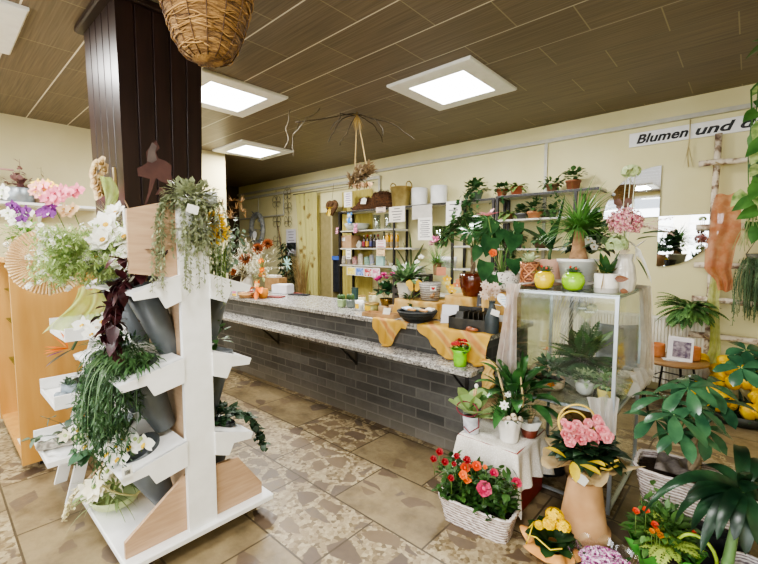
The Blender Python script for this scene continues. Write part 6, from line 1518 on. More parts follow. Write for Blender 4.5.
t2 = thing('raffia_string', 'thin dry raffia string hanging over the white wall sign', 'string', V((PY(690, 120, 5.5).x, 5.50, 2.6))); MB().tube([(0, .02, .38), (.005, -.0, .2), (-.005, 0, .0), (.01, 0, -.12)], .006, 4).build('string', mat('C8B88A', 'D8CBA0'), t2); mb = MB(); [mb.leaf((0, 0, .1), (U(-.3, .3), -.1, -1), .25, .012, .2, 'grass', .3, 4) for i in range(5)]; mb.build('frayed_ends', mat('C8B88A', 'D8CBA0'), t2)

# mirrors: upper-left and lower-right quarter discs
MIR = NT('mirror'); MIR.b.inputs['Metallic'].default_value = 1; MIR.b.inputs['Roughness'].default_value = .02; MIR.b.inputs['Base Color'].default_value = lin('F2F4F2')
ctr = PY(659, 216.5, 5.535); rad = .56
for a0, lab in ((PI/2, 'upper left quarter-circle wall mirror behind the pink hydrangea vase'), (3*PI/2, 'lower right quarter-circle wall mirror between hydrangea vase and orange scarf')):
    t = thing('wall_mirror', lab, 'mirror', ctr, 0, 'quarter circle mirrors'); poly = [(0, 0)]+[(rad*math.cos(a0+PI/2*i/32), rad*math.sin(a0+PI/2*i/32)) for i in range(33)]
    MB().prism(poly, (0, 0, 0), (1, 0, 0), (0, 0, 1), .006).build('mirror_glass', MIR.m, t, smooth=False)

# birch ladder
BIR = NT('birch_bark'); tc = BIR.n('TexCoord'); mp = BIR.n('Mapping'); mp.inputs['Scale'].default_value = (14, 14, 14); BIR.l(tc.outputs['Object'], mp.inputs[0]); nz = BIR.n('TexNoise', i_Scale=1.2, i_Detail=5.0); BIR.l(mp.outputs[0], nz.inputs[0])
BIR.l(BIR.ramp(nz.outputs[0], [(.32, '6A5344'), (.42, 'A38F7A'), (.5, 'D5C8B2'), (.7, 'E0D6C4')]), BIR.b.inputs['Base Color']); BIR.b.inputs['Roughness'].default_value = .8; BIR.bump(nz.outputs[0], .4, .01)
xl = PY(714, 250, 5.42).x; t = thing('birch_ladder', 'rustic ladder of white birch poles leaning on the right of the back wall', 'ladder', V((xl, 5.43, 0)))
def pole(a, b, r0, r1, n=9): a = V(a); b = V(b); return [a.lerp(b, i/n)+V((U(-.008, .008), 0, U(-.006, .006))) for i in range(n+1)], [r0+(r1-r0)*i/n+U(-.004, .004) for i in range(n+1)]
for x in (0, .95):
    p_, r_ = pole((x, .0, 0), (x-.03, .05, 2.78), .042, .030); MB().tube(p_, r_, 10).build('pole', BIR.m, t)
for z in (2.46, 1.82, 1.43, 1.07, .70):
    p_, r_ = pole((-.16, -.055, z+.02), (1.15, -.055, z-.01), .032, .026); MB().tube(p_, r_, 10).build('rung', BIR.m, t)
    MB().tube([(.045*math.cos(a)-.005, -.03+.06*math.sin(a), z+.02*math.sin(2*a)) for a in [i*2*PI/12 for i in range(12)]], .006, 4, True).build('lashing', mat('B09A70'), t)
# scarves on the ladder
SC = sheer('D48A64', .70, c2='E2A480')
yS = 5.32
def quad4(u, v, P):   # P rows of (xl,xr,z,y)
    k = v*(len(P)-1); i = min(len(P)-2, int(k)); f = k-i; a, b = P[i], P[i+1]; L = [a[j]+(b[j]-a[j])*f for j in range(4)]
    return L[0]+(L[1]-L[0])*u, L[3], L[2]
def scarf(name, label, rows, m, amp=.02, fr=4, nu=28, nv=26):
    P = []
    for xl_, xr_, py, dy in rows: a = PY(xl_, py, yS+dy); c_ = PY(xr_, py, yS+dy); P.append((a.x, c_.x, (a.z+c_.z)/2, yS+dy))
    o0 = V((P[0][0], yS, P[0][2])); mb = MB()
    def f(u, v): x, y, z = quad4(u, v, P); return V((x, y+amp*math.sin(u*fr*PI+v*3)*(.3+v), z+.01*math.sin(u*8)))-o0
    mb.grid(f, nu, nv); o = mb.build(name, m, None, o0); tag(o, label, 'scarf'); return o
scarf('organza_scarf', 'rust orange organza scarf hung over a rung of the birch ladder', [(716, 737, 194, .03), (712, 741, 206, 0), (709, 741, 235, -.02), (705, 736, 246, -.03), (704, 731, 270, -.03), (716, 733, 281, -.02), (718, 732, 291, -.02)], SC, .014, 4)
scarf('organza_scarf', 'lime green organza scarf hanging down the birch ladder to the table', [(712, 722, 268, .01), (707, 719, 300, .01), (710, 720, 330, .01), (709, 721, 350, .0), (702, 718, 368, -.02)], sheer('C3CE74', .6, c2='D3DB92'), .02, 3)
# fern on the radiator
b = V((PY(690, 330, 5.42).x, 5.43, .866)); t = potted('boston_fern', 'bright green fern on the radiator beside the birch ladder', 'potted plant', b, .075, .06, .10, mat('8A8478'))
mb = MB(); fern(mb, (0, -.05, .10), 70, .33, .11, (-.1, 1.1), 1.4, (-PI*1.0, .0), 16); mb.build('fronds', leafm('3C6E36', '6E9E52', rough=.6), t)
# things on the round table
TT = TZ+.001
for px, py, lab in ((657, 356, 'left orange glass candle holder on the round table'), (693, 360, 'right orange glass candle holder on the round table behind the photo card')):
    q = PZ(px, py, TT); t = thing('candle_holder', lab, 'candle holder', V((q.x, min(q.y, 5.3), TT)), 0, 'orange candle holders'); r_ = .068 if px < 670 else .062
    MB().lathe([(r_*.9, 0), (r_, .02), (r_, .11), (r_*.95, .135), (r_*.88, .135), (r_*.9, .02), (.002, .015)], 28).build('glass', mat('D98A52', 'E6A06A', rough=.25, trans=.3), t); MB().lathe([(r_*.8, .015), (r_*.8, .08), (.001, .085)], 18).build('wax', mat('E8B080', 'F0C098'), t)
q = PZ(679, 361, TT); b = V((q.x, q.y, TT))
t = thing('photo_card', 'white tilted photo card with a purple grey picture on the round table', 'card', b, .25)
MB().prism([(-.105, 0), (.105, 0), (.105, .23), (-.105, .23)], (0, 0, 0), (1, 0, -.08), (.08, .28, 1), .006).build('card', mat('EAE6EA'), t, smooth=False)
MB().prism([(-.062, .035), (.085, .035), (.085, .19), (-.062, .19)], (0, -.0075, 0), (1, 0, -.08), (.08, .28, 1), .001).build('picture', mat('5A4A62', 'B0A4AC', scale=25), t, smooth=False)
MB().prism([(-.03, 0), (.03, 0), (.0, .16)], (0, .09, 0), (1, 0, 0), (0, -.25, 1), .004).build('easel', mat('D8D4D0'), t, smooth=False)
t = paper('leaflet', 'white leaflet lying flat on the round table front', 'leaflet', PZ(672.5, 359.5, TT+.004), (.95, .3, 0), (-.3, .95, 0), .17, .11, mat('DEDEDC'), 3)
# yellow tulips
b = V((PZ(738, 420, 0).x, 5.10, 0)); t = thing('tulip_tub', 'dark tub full of bright yellow tulips on the floor below birch ladder', 'potted plant', b)
MB().lathe([(.26, 0), (.31, .10), (.30, .10), (.25, .02), (.002, .06)], 30).build('tub', mat('2A2C26', '3A3C34'), t)
mb = MB()
for i in range(150): mb.leaf((U(-.28, .28), U(-.24, .2), U(.05, .12)), rdir(.1), U(.14, .24), .03, .8, 'strap', .3, 5)
mb.build('foliage', leafm('22382A', '3C5A3C'), t); TUL = mat('E3B40A', 'F3D02A', rough=.5, trans=.2)
for i in range(54):
    x, y = U(-.34, .30), U(-.30, .2); z = .28-.25*(y)*0+U(-.10, .10)+(.12 if y > -.05 else -.08)-.1*abs(x); mb = MB(); n = V((U(-.4, .4), U(-.9, -.1), .8)); d_, s, q_ = basis(n); c0 = V((x, y, z))
    kk = U(.85, 1.15); mb.lathe([(r_*kk, z_*kk) for r_, z_ in ((.012, -.05), (.045, -.02), (.056, .02), (.050, .055), (.034, .082), (.018, .086), (.001, .087))], 18, c0, R_to(n), ripple=lambda a, j: .10*math.cos(a*3+j*.3)*(j > 2)+.05*math.cos(a*6))
    mb.build('bloom', TUL, t)
# pothos hanging at right, upper
b = PD(757, 84, 2.7); t = thing('hanging_pothos', 'variegated pothos trailing from a hanging pot at the right edge', 'hanging plant', b+V((.16, .05, .10)))
MB().lathe([(.08, 0), (.12, .03), (.14, .16), (.135, .16), (.11, .03), (.002, .02)], 24).build('pot', WPOT, t); 
for k in range(3): a = k*2.1; MB().tube([(.137*math.cos(a), .137*math.sin(a), .16), (0, 0, .5), (0, 0, CEIL-t.location.z)], .003, 4).build('cord', BLK, t)
mb = MB(); mb2 = MB()
pts = [(758, 84), (754, 98), (751, 112), (757, 122), (752, 134), (758, 140), (755, 150), (752, 160), (758, 168), (743, 193), (754, 178), (749, 200), (758, 196), (755, 210), (752, 222), (760, 110), (757, 184), (760, 154), (755, 166), (756, 228)]
for i, (px, py) in enumerate(pts):
    q = PD(px+(7 if py < 180 else 3), py, 2.62+U(-.08, .12))-t.location; (mb if i % 3 else mb2).leaf(q, (U(-.8, .3), U(-.5, .1), U(-1, -.2)), U(.10, .135), U(.075, .10), .4, 'heart', .18, 6, up=(-.1, -.9, .5))
for px in (754, 750, 757): mb.tube([(0, 0, .1)]+[PD(px+U(-3, 3), y, 2.66)-t.location for y in (90, 120, 150, 180, 205, 220)], .004, 4)
bush(mb, (0, 0, .16), (.16, .16, .05), 30, .12, .09, 'heart', .6, seg=6)
mb.build('foliage', leafm('2C5E24', '4F8638', rough=.3), t); mb2.build('pale_foliage', leafm('55843A', 'B4C47C', rough=.3, scale=22), t)
mb = MB()
for i in range(14): mb.tube(vine(PD(752, 210, 2.66)-t.location, (U(-.4, .4), U(-.3, .3), -1), U(.14, .3), .3, 6, .2), .002, 3)
mb.build('aerial_roots', leafm('8AA05A', 'A8B87A'), t)
# rhipsalis hanging on the ladder rung
b = V((PY(757, 266, 5.33).x, 5.33, PY(756, 263, 5.33).z)); t = thing('hanging_rhipsalis', 'grey green stringy plant hanging from a ladder rung at the right edge', 'hanging plant', b)
MB().lathe([(.06, 0), (.09, .09), (.085, .09), (.05, .01), (.002, .01)], 20, (0, 0, 0)).build('pot', mat('5A5A4A'), t); MB().tube([(-.08, 0, .09), (0, .02, .26), (.08, 0, .09)], .004, 4).build('hook', BLK, t)
mb = MB()
for i in range(130):
    v = vine((U(-.07, .07), U(-.07, .05), .09), (U(-.12, .15), U(-.3, .2), .2), U(.3, .75), 9, 7, .12); trail(mb, v[1:], .032, .010, .035, 'lance', seg=2, stem=.003)
mb.build('foliage', leafm('4A6A48', '7A9A70'), t)

# ================================================================== GLASS CASE: top
ZT = CZT+.0005
def oc(px, py): return PZ(px, py, ZT)
def oc_y(px, y): q = PY(px, 288, y); return V((q.x, y, ZT))
TUL_ = sheer('E2D8CC', .42, c2='EFE8DE')
for px, m_, lab in ((544, mat('E2C00C', 'F0D22A', rough=.12, coat=.6), 'shiny yellow round glass pot with small echeveria on the glass case'), (573, mat('8CC41A', 'A6D832', rough=.12, coat=.6), 'shiny lime green round glass pot with small echeveria on the glass case')):
    b = oc_y(px, 2.78); r = .066 if px < 560 else .070
    t = thing('round_pot', lab, 'potted succulent', b, 0, 'round coloured succulent pots'); MB().lathe([(.03, 0), (r*.8, .012), (r, .055), (r*.92, .095), (r*.6, .118), (r*.55, .118), (r*.85, .06), (.002, .01)], 30).build('pot', m_, t)
    mb = MB()
    for k in range(3): rosette(mb, (U(-.02, .02), U(-.02, .02), .115), 12, .042, .018, (.1, 1.3), .1, 'spoon', .4, 4)
    mb.build('rosette', leafm('4E6E4A', '6E8A6A'), t)
    for q_ in ((.02, -.02, .14), (-.02, .0, .15)): MB().ell(q_, (.008, .008, .01), 6, 4).build('red_bud', mat('C8402A'), t)
    mb = MB(); [mb.leaf((-.03, -.035, .112), (U(-1, .6), -.6, U(-.6, .4)), .05, .012, .5, 'strap', .2, 3) for k in range(5)]; mb.build('raffia_tie', mat('A8B85A', 'C4CE7A'), t)
b = oc_y(606, 2.79); t = thing('sansevieria_pot', 'small sansevieria in white pot tied with gold straw on the glass case', 'potted plant', b)
MB().lathe([(.062, 0), (.066, .004), (.068, .115), (.062, .118), (.058, .1), (.055, .01), (.002, .01)], 28).build('pot', mat('E4E0D8', 'ECE9E2', rough=.4), t); MB().lathe([(.0665, .0), (.0675, .03)], 28, capb=False).build('grey_band', mat('B8B4AC'), t); MB().lathe([(.058, .1), (.03, .105), (.001, .106)], 16).build('soil', SOIL, t)
mb = MB()
for i in range(9): a = i*2.4; mb.leaf((.018*math.cos(a), .018*math.sin(a), .1), (math.cos(a)*(.3+.05*i), math.sin(a)*(.3+.05*i), 1), .17-.012*i, .05, .1, 'ovate', .35, 6)
mb.build('foliage', leafm('1E4A24', '3F7236', rough=.25), t); STR = mat('C2A24A', 'DABC6A', rough=.8)
mb = MB()
for i in range(14): mb.leaf((0, -.03, .125), (U(-1, 1), U(-.3, .3), U(-.15, .45)), U(.08, .15), .008, .4, 'grass', .2, 4)
for k in range(3): mb.leaf((0, -.069, .12), (U(-.15, .15), -.05, -1), .11, .014, 0, 'strap', .2, 4)
mb.build('straw_bow', STR, t)
b = oc_y(629, 2.86)
t = thing('hydrangea_vase', 'pink hydrangea arrangement with white ribbons in ribbed glass vase on case corner', 'flower arrangement', b+V((-.03, .0, 0)))
MB().lathe([(.045, 0), (.058, .02), (.066, .08), (.055, .16), (.04, .20), (.048, .235), (.044, .235), (.036, .2), (.05, .1), (.002, .015)], 40, ripple=lambda a, j: .05*math.cos(a*13)).build('vase', mat('B9B2A6', 'D8D3C9', rough=.15, spec=.8), t)
o_ = t.location; dp = dep(o_)
q = PD(625, 222, dp-.03)-o_; mb = MB()
for i in range(330): d = rdir(-.7); k = U(.75, 1.06); flower(mb, q+V((d.x*.094, d.y*.085, d.z*.080))*k, jit(d, .4), .0155, 4, .8, U(0, .6), 'ovate', .25)
mb.build('hydrangea', [mat('B85C74', 'EDB8BC', rough=.7, trans=.2, scale=60, pos=(.42, .58)), mat('E6CDB0')], t)
q2 = PD(617, 245, dp-.09)-o_; mb = MB()
for i in range(60): d = rdir(-.4); flower(mb, q2+d*.055, d, .02, 4, 1, .2, 'round', .2)
mb.build('green_hydrangea', [leafm('9AB27A', 'BFD0A0'), GP], t)
q3 = PD(631, 171.5, dp)-o_; mb = MB()
for i in range(110): d = rdir(-.5); flower(mb, q3+V((d.x*.05, d.y*.05, d.z*.036)), d, .014, 4, 1, .2, 'round', .2)
mb.build('pale_allium', [leafm('B8CC8E', 'D6E2B4'), GP], t)
for a in (V((0, 0, .2)), ):
    for dx in (-.012, .0, .012): MB().tube([a, a+V((dx*2, 0, .25)), q3+V((dx*2, 0, -.02))], .003, 5).build('stem', mat('C8CCA8', 'D6DABC'), t)
    MB().tube([a, q], .004, 5).build('stem', STEMG, t)
mb = MB()
for px, py, d, L in ((645, 234, (1, .4, .25), .18), (640, 258, (.6, .1, -.9), .15), (640, 240, (.8, 0, .3), .12), (606, 236, (-1, -.2, .2), .10), (600, 243, (-1, 0, -.2), .09)):
    mb.leaf(PD(px-4, py, dp-.03)-o_, d, L, L*.6, .4, 'ovate', .2, 6)
mb.build('foliage', leafm('3A6A42', '5E8E5E'), t)
mb = MB(); q = PD(636, 248, dp-.09)-o_
for px, py in ((640, 258), (648, 270), (652, 282), (634, 262), (646, 240), (627, 240)):
    e = PD(px, py, dp-.09+U(-.03, .03))-o_; mb.leaf(q, e-q, (e-q).length*1.05, .035, .1, 'strap', .4, 7)
mb.build('white_ribbon', WHITEF, t)
mb = MB(); q = PD(627, 250, dp-.1)-o_
for i in range(6): mb.leaf(q, rdir(-.5), .06, .04, .2, 'ovate', .4, 4)
mb.build('ribbon_rosette', mat('E0D4C0', 'EEE6D8'), t)
mb = MB(); q = PD(623, 205, dp)-o_; 
for sg in (-1, 1): mb.leaf(q, (sg*.8, -.2, .5), .06, .05, 0, 'obov', .2, 4, up=(.5, -.8, .2)); mb.leaf(q, (sg*.8, -.2, -.3), .04, .04, 0, 'obov', .2, 4, up=(.5, -.8, .2))
mb.build('brown_butterfly', mat('4A3028', '6A4A3A'), t)
mb = MB(); q = PD(650, 222, dp+.02)-o_
for i in range(9): v = vine(PD(640, 226, dp)-o_, (1, U(-.3, .3), U(-.2, .5)), .18, .3, 5, .2); trail(mb, v, .012, .012, .016, 'round', stem=.001, seg=2)
mb.build('dried_sprigs', mat('D8B8A8', 'E8CFC4'), t)
mb = MB(); q = PD(624, 279, dp-.12)-o_; mb.leaf(q+V((-.05, 0, 0)), (1, .3, 0), .075, .04, 0, 'ovate', .2, 5, up=(.6, -.8, 0)); mb.build('copper_leaf', mat('5E3416', '7A4722', rough=.4), t)
mb = MB(); q = PD(620, 290, dp-.14)-o_; mb.leaf(q, (1, .4, -.3), .045, .03, 0, 'ovate', .2, 5, up=(.6, -.8, 0)); mb.build('copper_leaf', mat('5E3416', '7A4722', rough=.4), t)
b = oc_y(577, 2.97); t = potted('ponytail_palm', 'ponytail palm with thick trunk in big white pot on the glass case', 'potted plant', b, .130, .092, .20, WPOT, .004)
MB().lathe([(.05, .15), (.06, .20), (.04, .28), (.03, .37), (.026, .40), (.001, .41)], 18, ripple=lambda a, j: .06*math.sin(a*5+j)).build('trunk', mat('8A6A4A', 'B08A66', rough=.9, scale=25, bump=.6), t); mb = MB()
for i in range(210):
    d = rdir(.0); mb.leaf((U(-.02, .02), U(-.02, .02), .39), (d.x, d.y, d.z+.25), U(.28, .40), .014, 1.2, 'grass', .3, 7)
mb.build('foliage', leafm('3C7A2E', '6AA648'), t)
b = oc_y(549, 3.12); t = potted('birds_nest_dracaena', 'broad strap-leaved plant in matt pink pot behind yellow pot on the glass case', 'potted plant', b, .12, .085, .19, mat('C49A84', 'D0A890', rough=.7), .0)
mb = MB()
o_ = b; MB().tube([(0, 0, .13), (-.005, 0, .22), (.01, 0, .29)], .012, 6).build('stem', leafm('3A5A30', '567A48'), t)
for px, py, W in ((563, 197, .075), (518, 227, .09), (566, 240, .09), (536, 228, .07), (558, 222, .08), (545, 250, .07), (570, 255, .07)):
    e = PD(px, py, dep(b)-.05+U(-.1, .1))-o_; s0 = V((0, 0, .26)); mb.leaf(s0, (e-s0)+V((0, 0, .10)), (e-s0).length*1.06, W, .55, 'lance', .25, 9)
mb.build('foliage', leafm('1C4428', '3A6A3E', rough=.22), t)
b = oc_y(529.5, 2.90); t = potted('braided_vase', 'copper braided vase with pale echeveria at the left end of the glass case', 'potted succulent', b, .058, .05, .175, wickerm('B57A56', '5A3220', 70, 90, 'copperbraid'), 0)
mb = MB(); rosette(mb, (0, 0, .17), 26, .075, .035, (.0, 1.4), .2, 'spoon', .3, 5); mb.build('rosette', leafm('A4B48A', 'C9D4B0'), t)
mb = MB()
for i in range(5):
    a0 = i*1.25; mb.tube([(.062*math.cos(a0+k*.25), .062*math.sin(a0+k*.25), .01+.016*k) for k in range(11)], .008, 5); mb.tube([(.062*math.cos(a0-k*.25), .062*math.sin(a0-k*.25), .01+.016*k) for k in range(11)], .008, 5)
mb.build('copper_braid', mat('B4764E', 'D8A07A', rough=.35, metal=.5), t)
b = oc_y(586, 3.34); t = potted('trailing_houseplant', 'dark bushy houseplant with white blossoms behind the ponytail palm', 'potted plant', b, .08, .06, .11, mat('2A2A2A'), 0)
mb = MB(); bush(mb, (.0, 0, .28), (.17, .12, .25), 130, .09, .075, 'heart', .6, seg=6); mb.build('foliage', leafm('1C4024', '35603A'), t)
for px, py in ((588, 240), (592, 243), (584, 244), (579, 243), (594, 247)): q = PD(px, py, dep(b)-.22)-b; mb = MB(); flower(mb, q, (.4, -.7, .3), .03, 5, .8, .2, 'round', .2); mb.build('bloom', [WHITEF, YELC], t)
mb = MB(); bush(mb, (.10, -.05, .25), (.1, .08, .08), 20, .10, .06, 'ovate', .5); mb.build('pale_foliage', leafm('7A9A74', 'A4BC98'), t)
b = oc_y(600, 3.28)
# tulle on the case
def tulle(label, rows, amp=.02, fr=5, nu=30, nv=30, m=TUL_, name='tulle_drape'):
    """rows: (left point, right point) world coordinates from top to bottom"""
    o0 = V(rows[0][0]); mb = MB()
    def f(u, v):
        k = v*(len(rows)-1); i = min(len(rows)-2, int(k)); g = k-i; a = V(rows[i][0]).lerp(V(rows[i+1][0]), g); b_ = V(rows[i][1]).lerp(V(rows[i+1][1]), g); p = a.lerp(b_, u)
        n_ = V((b_.y-a.y, -(b_.x-a.x), 0)); n_ = n_.normalized() if n_.length > 1e-4 else V((0, -1, 0))
        return p+n_*amp*math.sin(u*fr*2*PI+v*2.5)+V((0, 0, .006*math.sin(u*17+v*9)))-o0
    mb.grid(f, nu, nv); o = mb.build(name, m, None, o0); tag(o, label, 'tulle'); return o
tulle('cream tulle strip lying along the top of the glass case between the pots', [((CX0-.02, 2.72, ZT+.012), (CX0-.02, 2.92, ZT+.03)), ((-1.0, 2.84, ZT+.05), (-1.0, 2.98, ZT+.05)), ((-.85, 2.84, ZT+.03), (-.85, 3.0, ZT+.06)), ((-.70, 2.83, ZT+.05), (-.70, 2.95, ZT+.04)), ((-.56, 2.86, ZT+.02), (-.56, 3.05, ZT+.03))], .012, 3, m=sheer('DCCFC2', .6, c2='EBE3D8'))
tulle('pinkish tulle knotted at the front left post of the glass case, hanging outside', [((CX0-.03, 2.655, ZT+.03), (CX0+.07, 2.645, ZT+.03)), ((CX0-.02, 2.64, ZT-.06), (CX0+.05, 2.64, ZT-.06)), ((CX0-.04, 2.63, ZT-.25), (CX0+.06, 2.64, ZT-.25)), ((CX0-.07, 2.62, .85), (CX0+.07, 2.63, .85)), ((CX0-.08, 2.62, .66), (CX0+.08, 2.64, .66))], .02, 3, m=sheer('E6D3C8', .5, c2='F2E6DD'))
tulle('white tulle curtain hanging inside the glass case on the left side', [((CX0+.03, 3.40, CZT-.03), (CX0+.33, 3.42, CZT-.03)), ((CX0+.02, 3.36, 1.1), (CX0+.22, 3.38, 1.1)), ((CX0+.04, 3.3, .85), (CX0+.14, 3.33, .85)), ((CX0+.02, 3.25, CZS+.02), (CX0+.30, 3.3, CZS+.02))], .025, 5, m=sheer('F2F0EC', .20))
tulle('white tulle strand hanging inside the middle of the glass case', [((-.98, 3.40, CZT-.03), (-.86, 3.41, CZT-.03)), ((-.95, 3.38, 1.12), (-.86, 3.38, 1.12)), ((-.93, 3.3, .9), (-.84, 3.3, .9)), ((-.98, 3.2, CZS+.02), (-.80, 3.22, CZS+.02))], .018, 3, m=sheer('F2F0EC', .20))
tulle('white tulle hanging over the right back corner of the glass case', [((CX1-.05, 3.2, ZT+.01), (CX1-.05, 3.46, ZT+.01)), ((CX1+.03, 3.18, ZT+.0), (CX1+.03, 3.50, ZT+.0)), ((CX1+.04, 3.2, 1.15), (CX1+.04, 3.52, 1.15)), ((CX1+.05, 3.24, .95), (CX1+.05, 3.55, .95)), ((CX1+.04, 3.3, .72), (CX1+.06, 3.56, .72))], .02, 3)
tulle('crumpled white tulle lying on the shelf of the glass case', [((CX0+.10, 2.95, CZS+.02), (CX0+.2, 3.3, CZS+.05)), ((-.92, 2.90, CZS+.07), (-.9, 3.2, CZS+.09)), ((-.82, 2.92, CZS+.02), (-.8, 3.2, CZS+.06)), ((-.70, 2.92, CZS+.08), (-.68, 3.2, CZS+.10)), ((-.60, 2.80, CZS+.03), (-.58, 3.3, CZS+.08))], .025, 4, m=sheer('E6E0D8', .32))
tulle('white tulle end hanging down outside the shelf corner of the glass case', [((CX1-.14, 2.67, CZS+.07), (CX1+.03, 2.70, CZS+.10)), ((CX1-.11, 2.655, CZS), (CX1+.03, 2.665, CZS)), ((CX1-.07, 2.65, CZS-.08), (CX1+.03, 2.66, CZS-.10)), ((CX1-.05, 2.65, CZS-.17), (CX1+.02, 2.66, CZS-.19))], .015, 3, m=sheer('ECE6DE', .65))
tulle('white tulle bow puffed at the right side post of the glass case', [((CX1+.02, 3.02, CZS+.16), (CX1+.02, 3.4, CZS+.16)), ((CX1+.06, 3.0, CZS+.10), (CX1+.07, 3.42, CZS+.10)), ((CX1+.03, 3.0, CZS+.02), (CX1+.05, 3.4, CZS+.02))], .03, 3, m=sheer('ECE6DE', .5))
# case contents
ZS = CZS+.0005
def os_(px, y): q = PY(px, 380, y); return V((q.x, y, ZS))
b = os_(589, 3.05)
for px, lab in ((582, 'left of the two white lattice pots on the glass case shelf, under the fern'), (602, 'right of the two white lattice pots on the glass case shelf')):
    b = os_(px, 3.30); t = thing('lattice_pot', lab, 'flower pot', b, 0, 'white lattice pots in the case'); MB().lathe([(.05, 0), (.072, .03), (.075, .08), (.065, .125), (.058, .125), (.068, .08), (.045, .01), (.002, .01)], 30).build('pot', LACEW, t)
    if px == 582:
        MB().lathe([(.06, .10), (.03, .105), (.001, .106)], 14).build('soil', SOIL, t); mb = MB(); fern(mb, (.02, -.03, .12), 50, .32, .15, (.1, 1.45), 1.3, None, 14); mb.build('fronds', leafm('1C4A26', '36703A', rough=.5), t)
        mb = MB(); fern(mb, (0, .02, .12), 7, .34, .14, (.5, 1.2), .7, None, 14); mb.build('pale_fronds', leafm('4A7A34', '74A050'), t)
b = os_(585, 2.93); t = thing('small_grey_pot', 'little variegated plant in pale grey bowl pot at the front of case shelf', 'potted plant', b); MB().lathe([(.03, 0), (.052, .02), (.058, .06), (.05, .085), (.045, .085), (.05, .05), (.002, .01)], 26).build('pot', mat('BDB8B2', 'CBC7C2', rough=.6), t)
mb = MB(); bush(mb, (0, 0, .10), (.07, .06, .06), 46, .05, .03, 'ovate', .5); mb.build('foliage', leafm('4A7048', 'B0C0A0', scale=40), t)
b = os_(606, 2.90); t = thing('small_yellow_pot', 'little variegated plant in pale yellow pot beside the front right post', 'potted plant', b); pot(t, .05, .04, .075, mat('D6BE6A', 'E0CC84', rough=.4)); mb = MB(); bush(mb, (0, 0, .10), (.08, .06, .06), 46, .06, .028, 'ovate', .6); mb.build('foliage', leafm('3A6A40', '9AB48A', scale=40), t)
b = os_(549, 2.90); t = thing('plant_basket', 'round tan basket with mixed green plants and orange star on case shelf', 'planted basket', b)
MB().lathe([(.08, 0), (.10, .02), (.105, .075), (.098, .075), (.085, .015), (.002, .015)], 30).build('basket', mat('B8987A', 'CDB297', rough=.7), t); MB().lathe([(.097, .065), (.05, .07), (.001, .072)], 16).build('soil', SOIL, t)
mb = MB(); bush(mb, (0, 0, .12), (.11, .09, .10), 90, .055, .035, 'ovate', .5)
for i in range(5): trail(mb, vine((U(-.05, .05), -.06, .08), (U(-1, 1), -.5, .4), .2, 3, 6), .04, .03, .025)
mb.build('foliage', leafm('2E5A38', '6A9070'), t)
mb = MB(); mb.prism([((.03 if k % 2 else .015)*math.cos(k*PI/5+.3), (.03 if k % 2 else .015)*math.sin(k*PI/5+.3)) for k in range(10)], (.05, -.105, .065), (.9, .4, 0), (0, 0, 1), .006); mb.build('orange_star', ORANGE, t, smooth=False)
MB().tube([(-.01, 0, .1), (-.02, -.02, .22), (-.015, -.03, .27)], .003, 4).build('pick', TWIG, t); mb = MB()
for i in range(8): mb.leaf((-.015, -.03, .275), rdir(-.3), .025, .018, .2, 'ovate', .3, 3)
mb.build('orange_ornament', mat('B06A3A', 'CF8A58'), t)
b = os_(566, 2.98); t = thing('straw_ring', 'pale round straw ring lying at left back of the case shelf', 'ornament', os_(540, 2.98)); MB().tube([(.06*math.cos(a), .02*math.sin(a), .075+.06*math.sin(a)) for a in [i*2*PI/20 for i in range(20)]], .017, 6, True).build('ring', mat('B8A284', 'CDBA9C', rough=.9, scale=40, bump=.8), t)
# glass heart with white writing hanging inside
q = PY(586, 311, 2.95); t = thing('glass_heart', 'clear glass heart with white writing hanging in the glass case', 'ornament', q)
MB().prism(heartpoly(.075), (0, 0, 0), s_, (0, 0, 1), .006).build('heart', glassm('FFFFFF', .18, 'EEF2EE'), t, smooth=False); mb = MB()
for x_, z_, w_ in ((-.03, .018, .05), (.01, -.006, .06)):
    mb.tube([s_*(x_-.02+w_*k/14)+V((0, 0, z_+.006*math.sin(k*1.7)))+n_*.008 for k in range(15)], .0022, 4)
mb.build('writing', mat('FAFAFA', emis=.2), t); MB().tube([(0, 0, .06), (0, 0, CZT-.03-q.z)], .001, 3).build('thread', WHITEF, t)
# ================================================================== FLOOR: red box with lace cloth
BX0, BX1, BY0, BY1, BH = -1.33, -.95, 2.25, 2.68, .415
t = thing('red_box', 'red box standing on the floor under a white lace cloth', 'box', ((BX0+BX1)/2, (BY0+BY1)/2, 0)); c = t.location.copy()
mb = MB(); mb.b2(V((BX0, BY0, .005))-c, V((BX1, BY1, BH))-c); mb.build('box_body', mat('7E1E16', '96281E', rough=.5), t, smooth=False)
mb = MB(); mb.b2(V((BX0-.006, BY0-.006, BH-.05))-c, V((BX1+.006, BY1+.006, BH))-c); mb.build('box_lid', mat('861F17', '9C2A20', rough=.5), t, smooth=False)
mb = MB(); N_ = 96
per = [(BX0, BY0), (BX1, BY0), (BX1, BY1), (BX0, BY1)]
def perim(u):
    k = (u % 1)*4; i = int(k) % 4; f = k-int(k); a, b_ = per[i], per[(i+1) % 4]; return V((a[0]+(b_[0]-a[0])*f, a[1]+(b_[1]-a[1])*f, 0))
def lc(u, v):
    p = perim(u); cc = V(((BX0+BX1)/2, (BY0+BY1)/2, 0)); zt = BH+.006
    if v < .35: s = v/.35; return cc+(p-cc)*s+V((0, 0, zt+.003*math.sin(u*40)*s))-c
    s = (v-.35)/.65; k = (u*4) % 1; cdist = min(k, 1-k)           # distance to a corner
    drop = .25+.07*max(0, 1-cdist*5)+.02*math.sin(u*31)
    out = (p-cc).normalized()*(.012+.05*s*(.5+.5*math.sin(u*2*PI*13))+.05*s*max(0, 1-cdist*6))
    return p+out+V((0, 0, zt-drop*s))-c
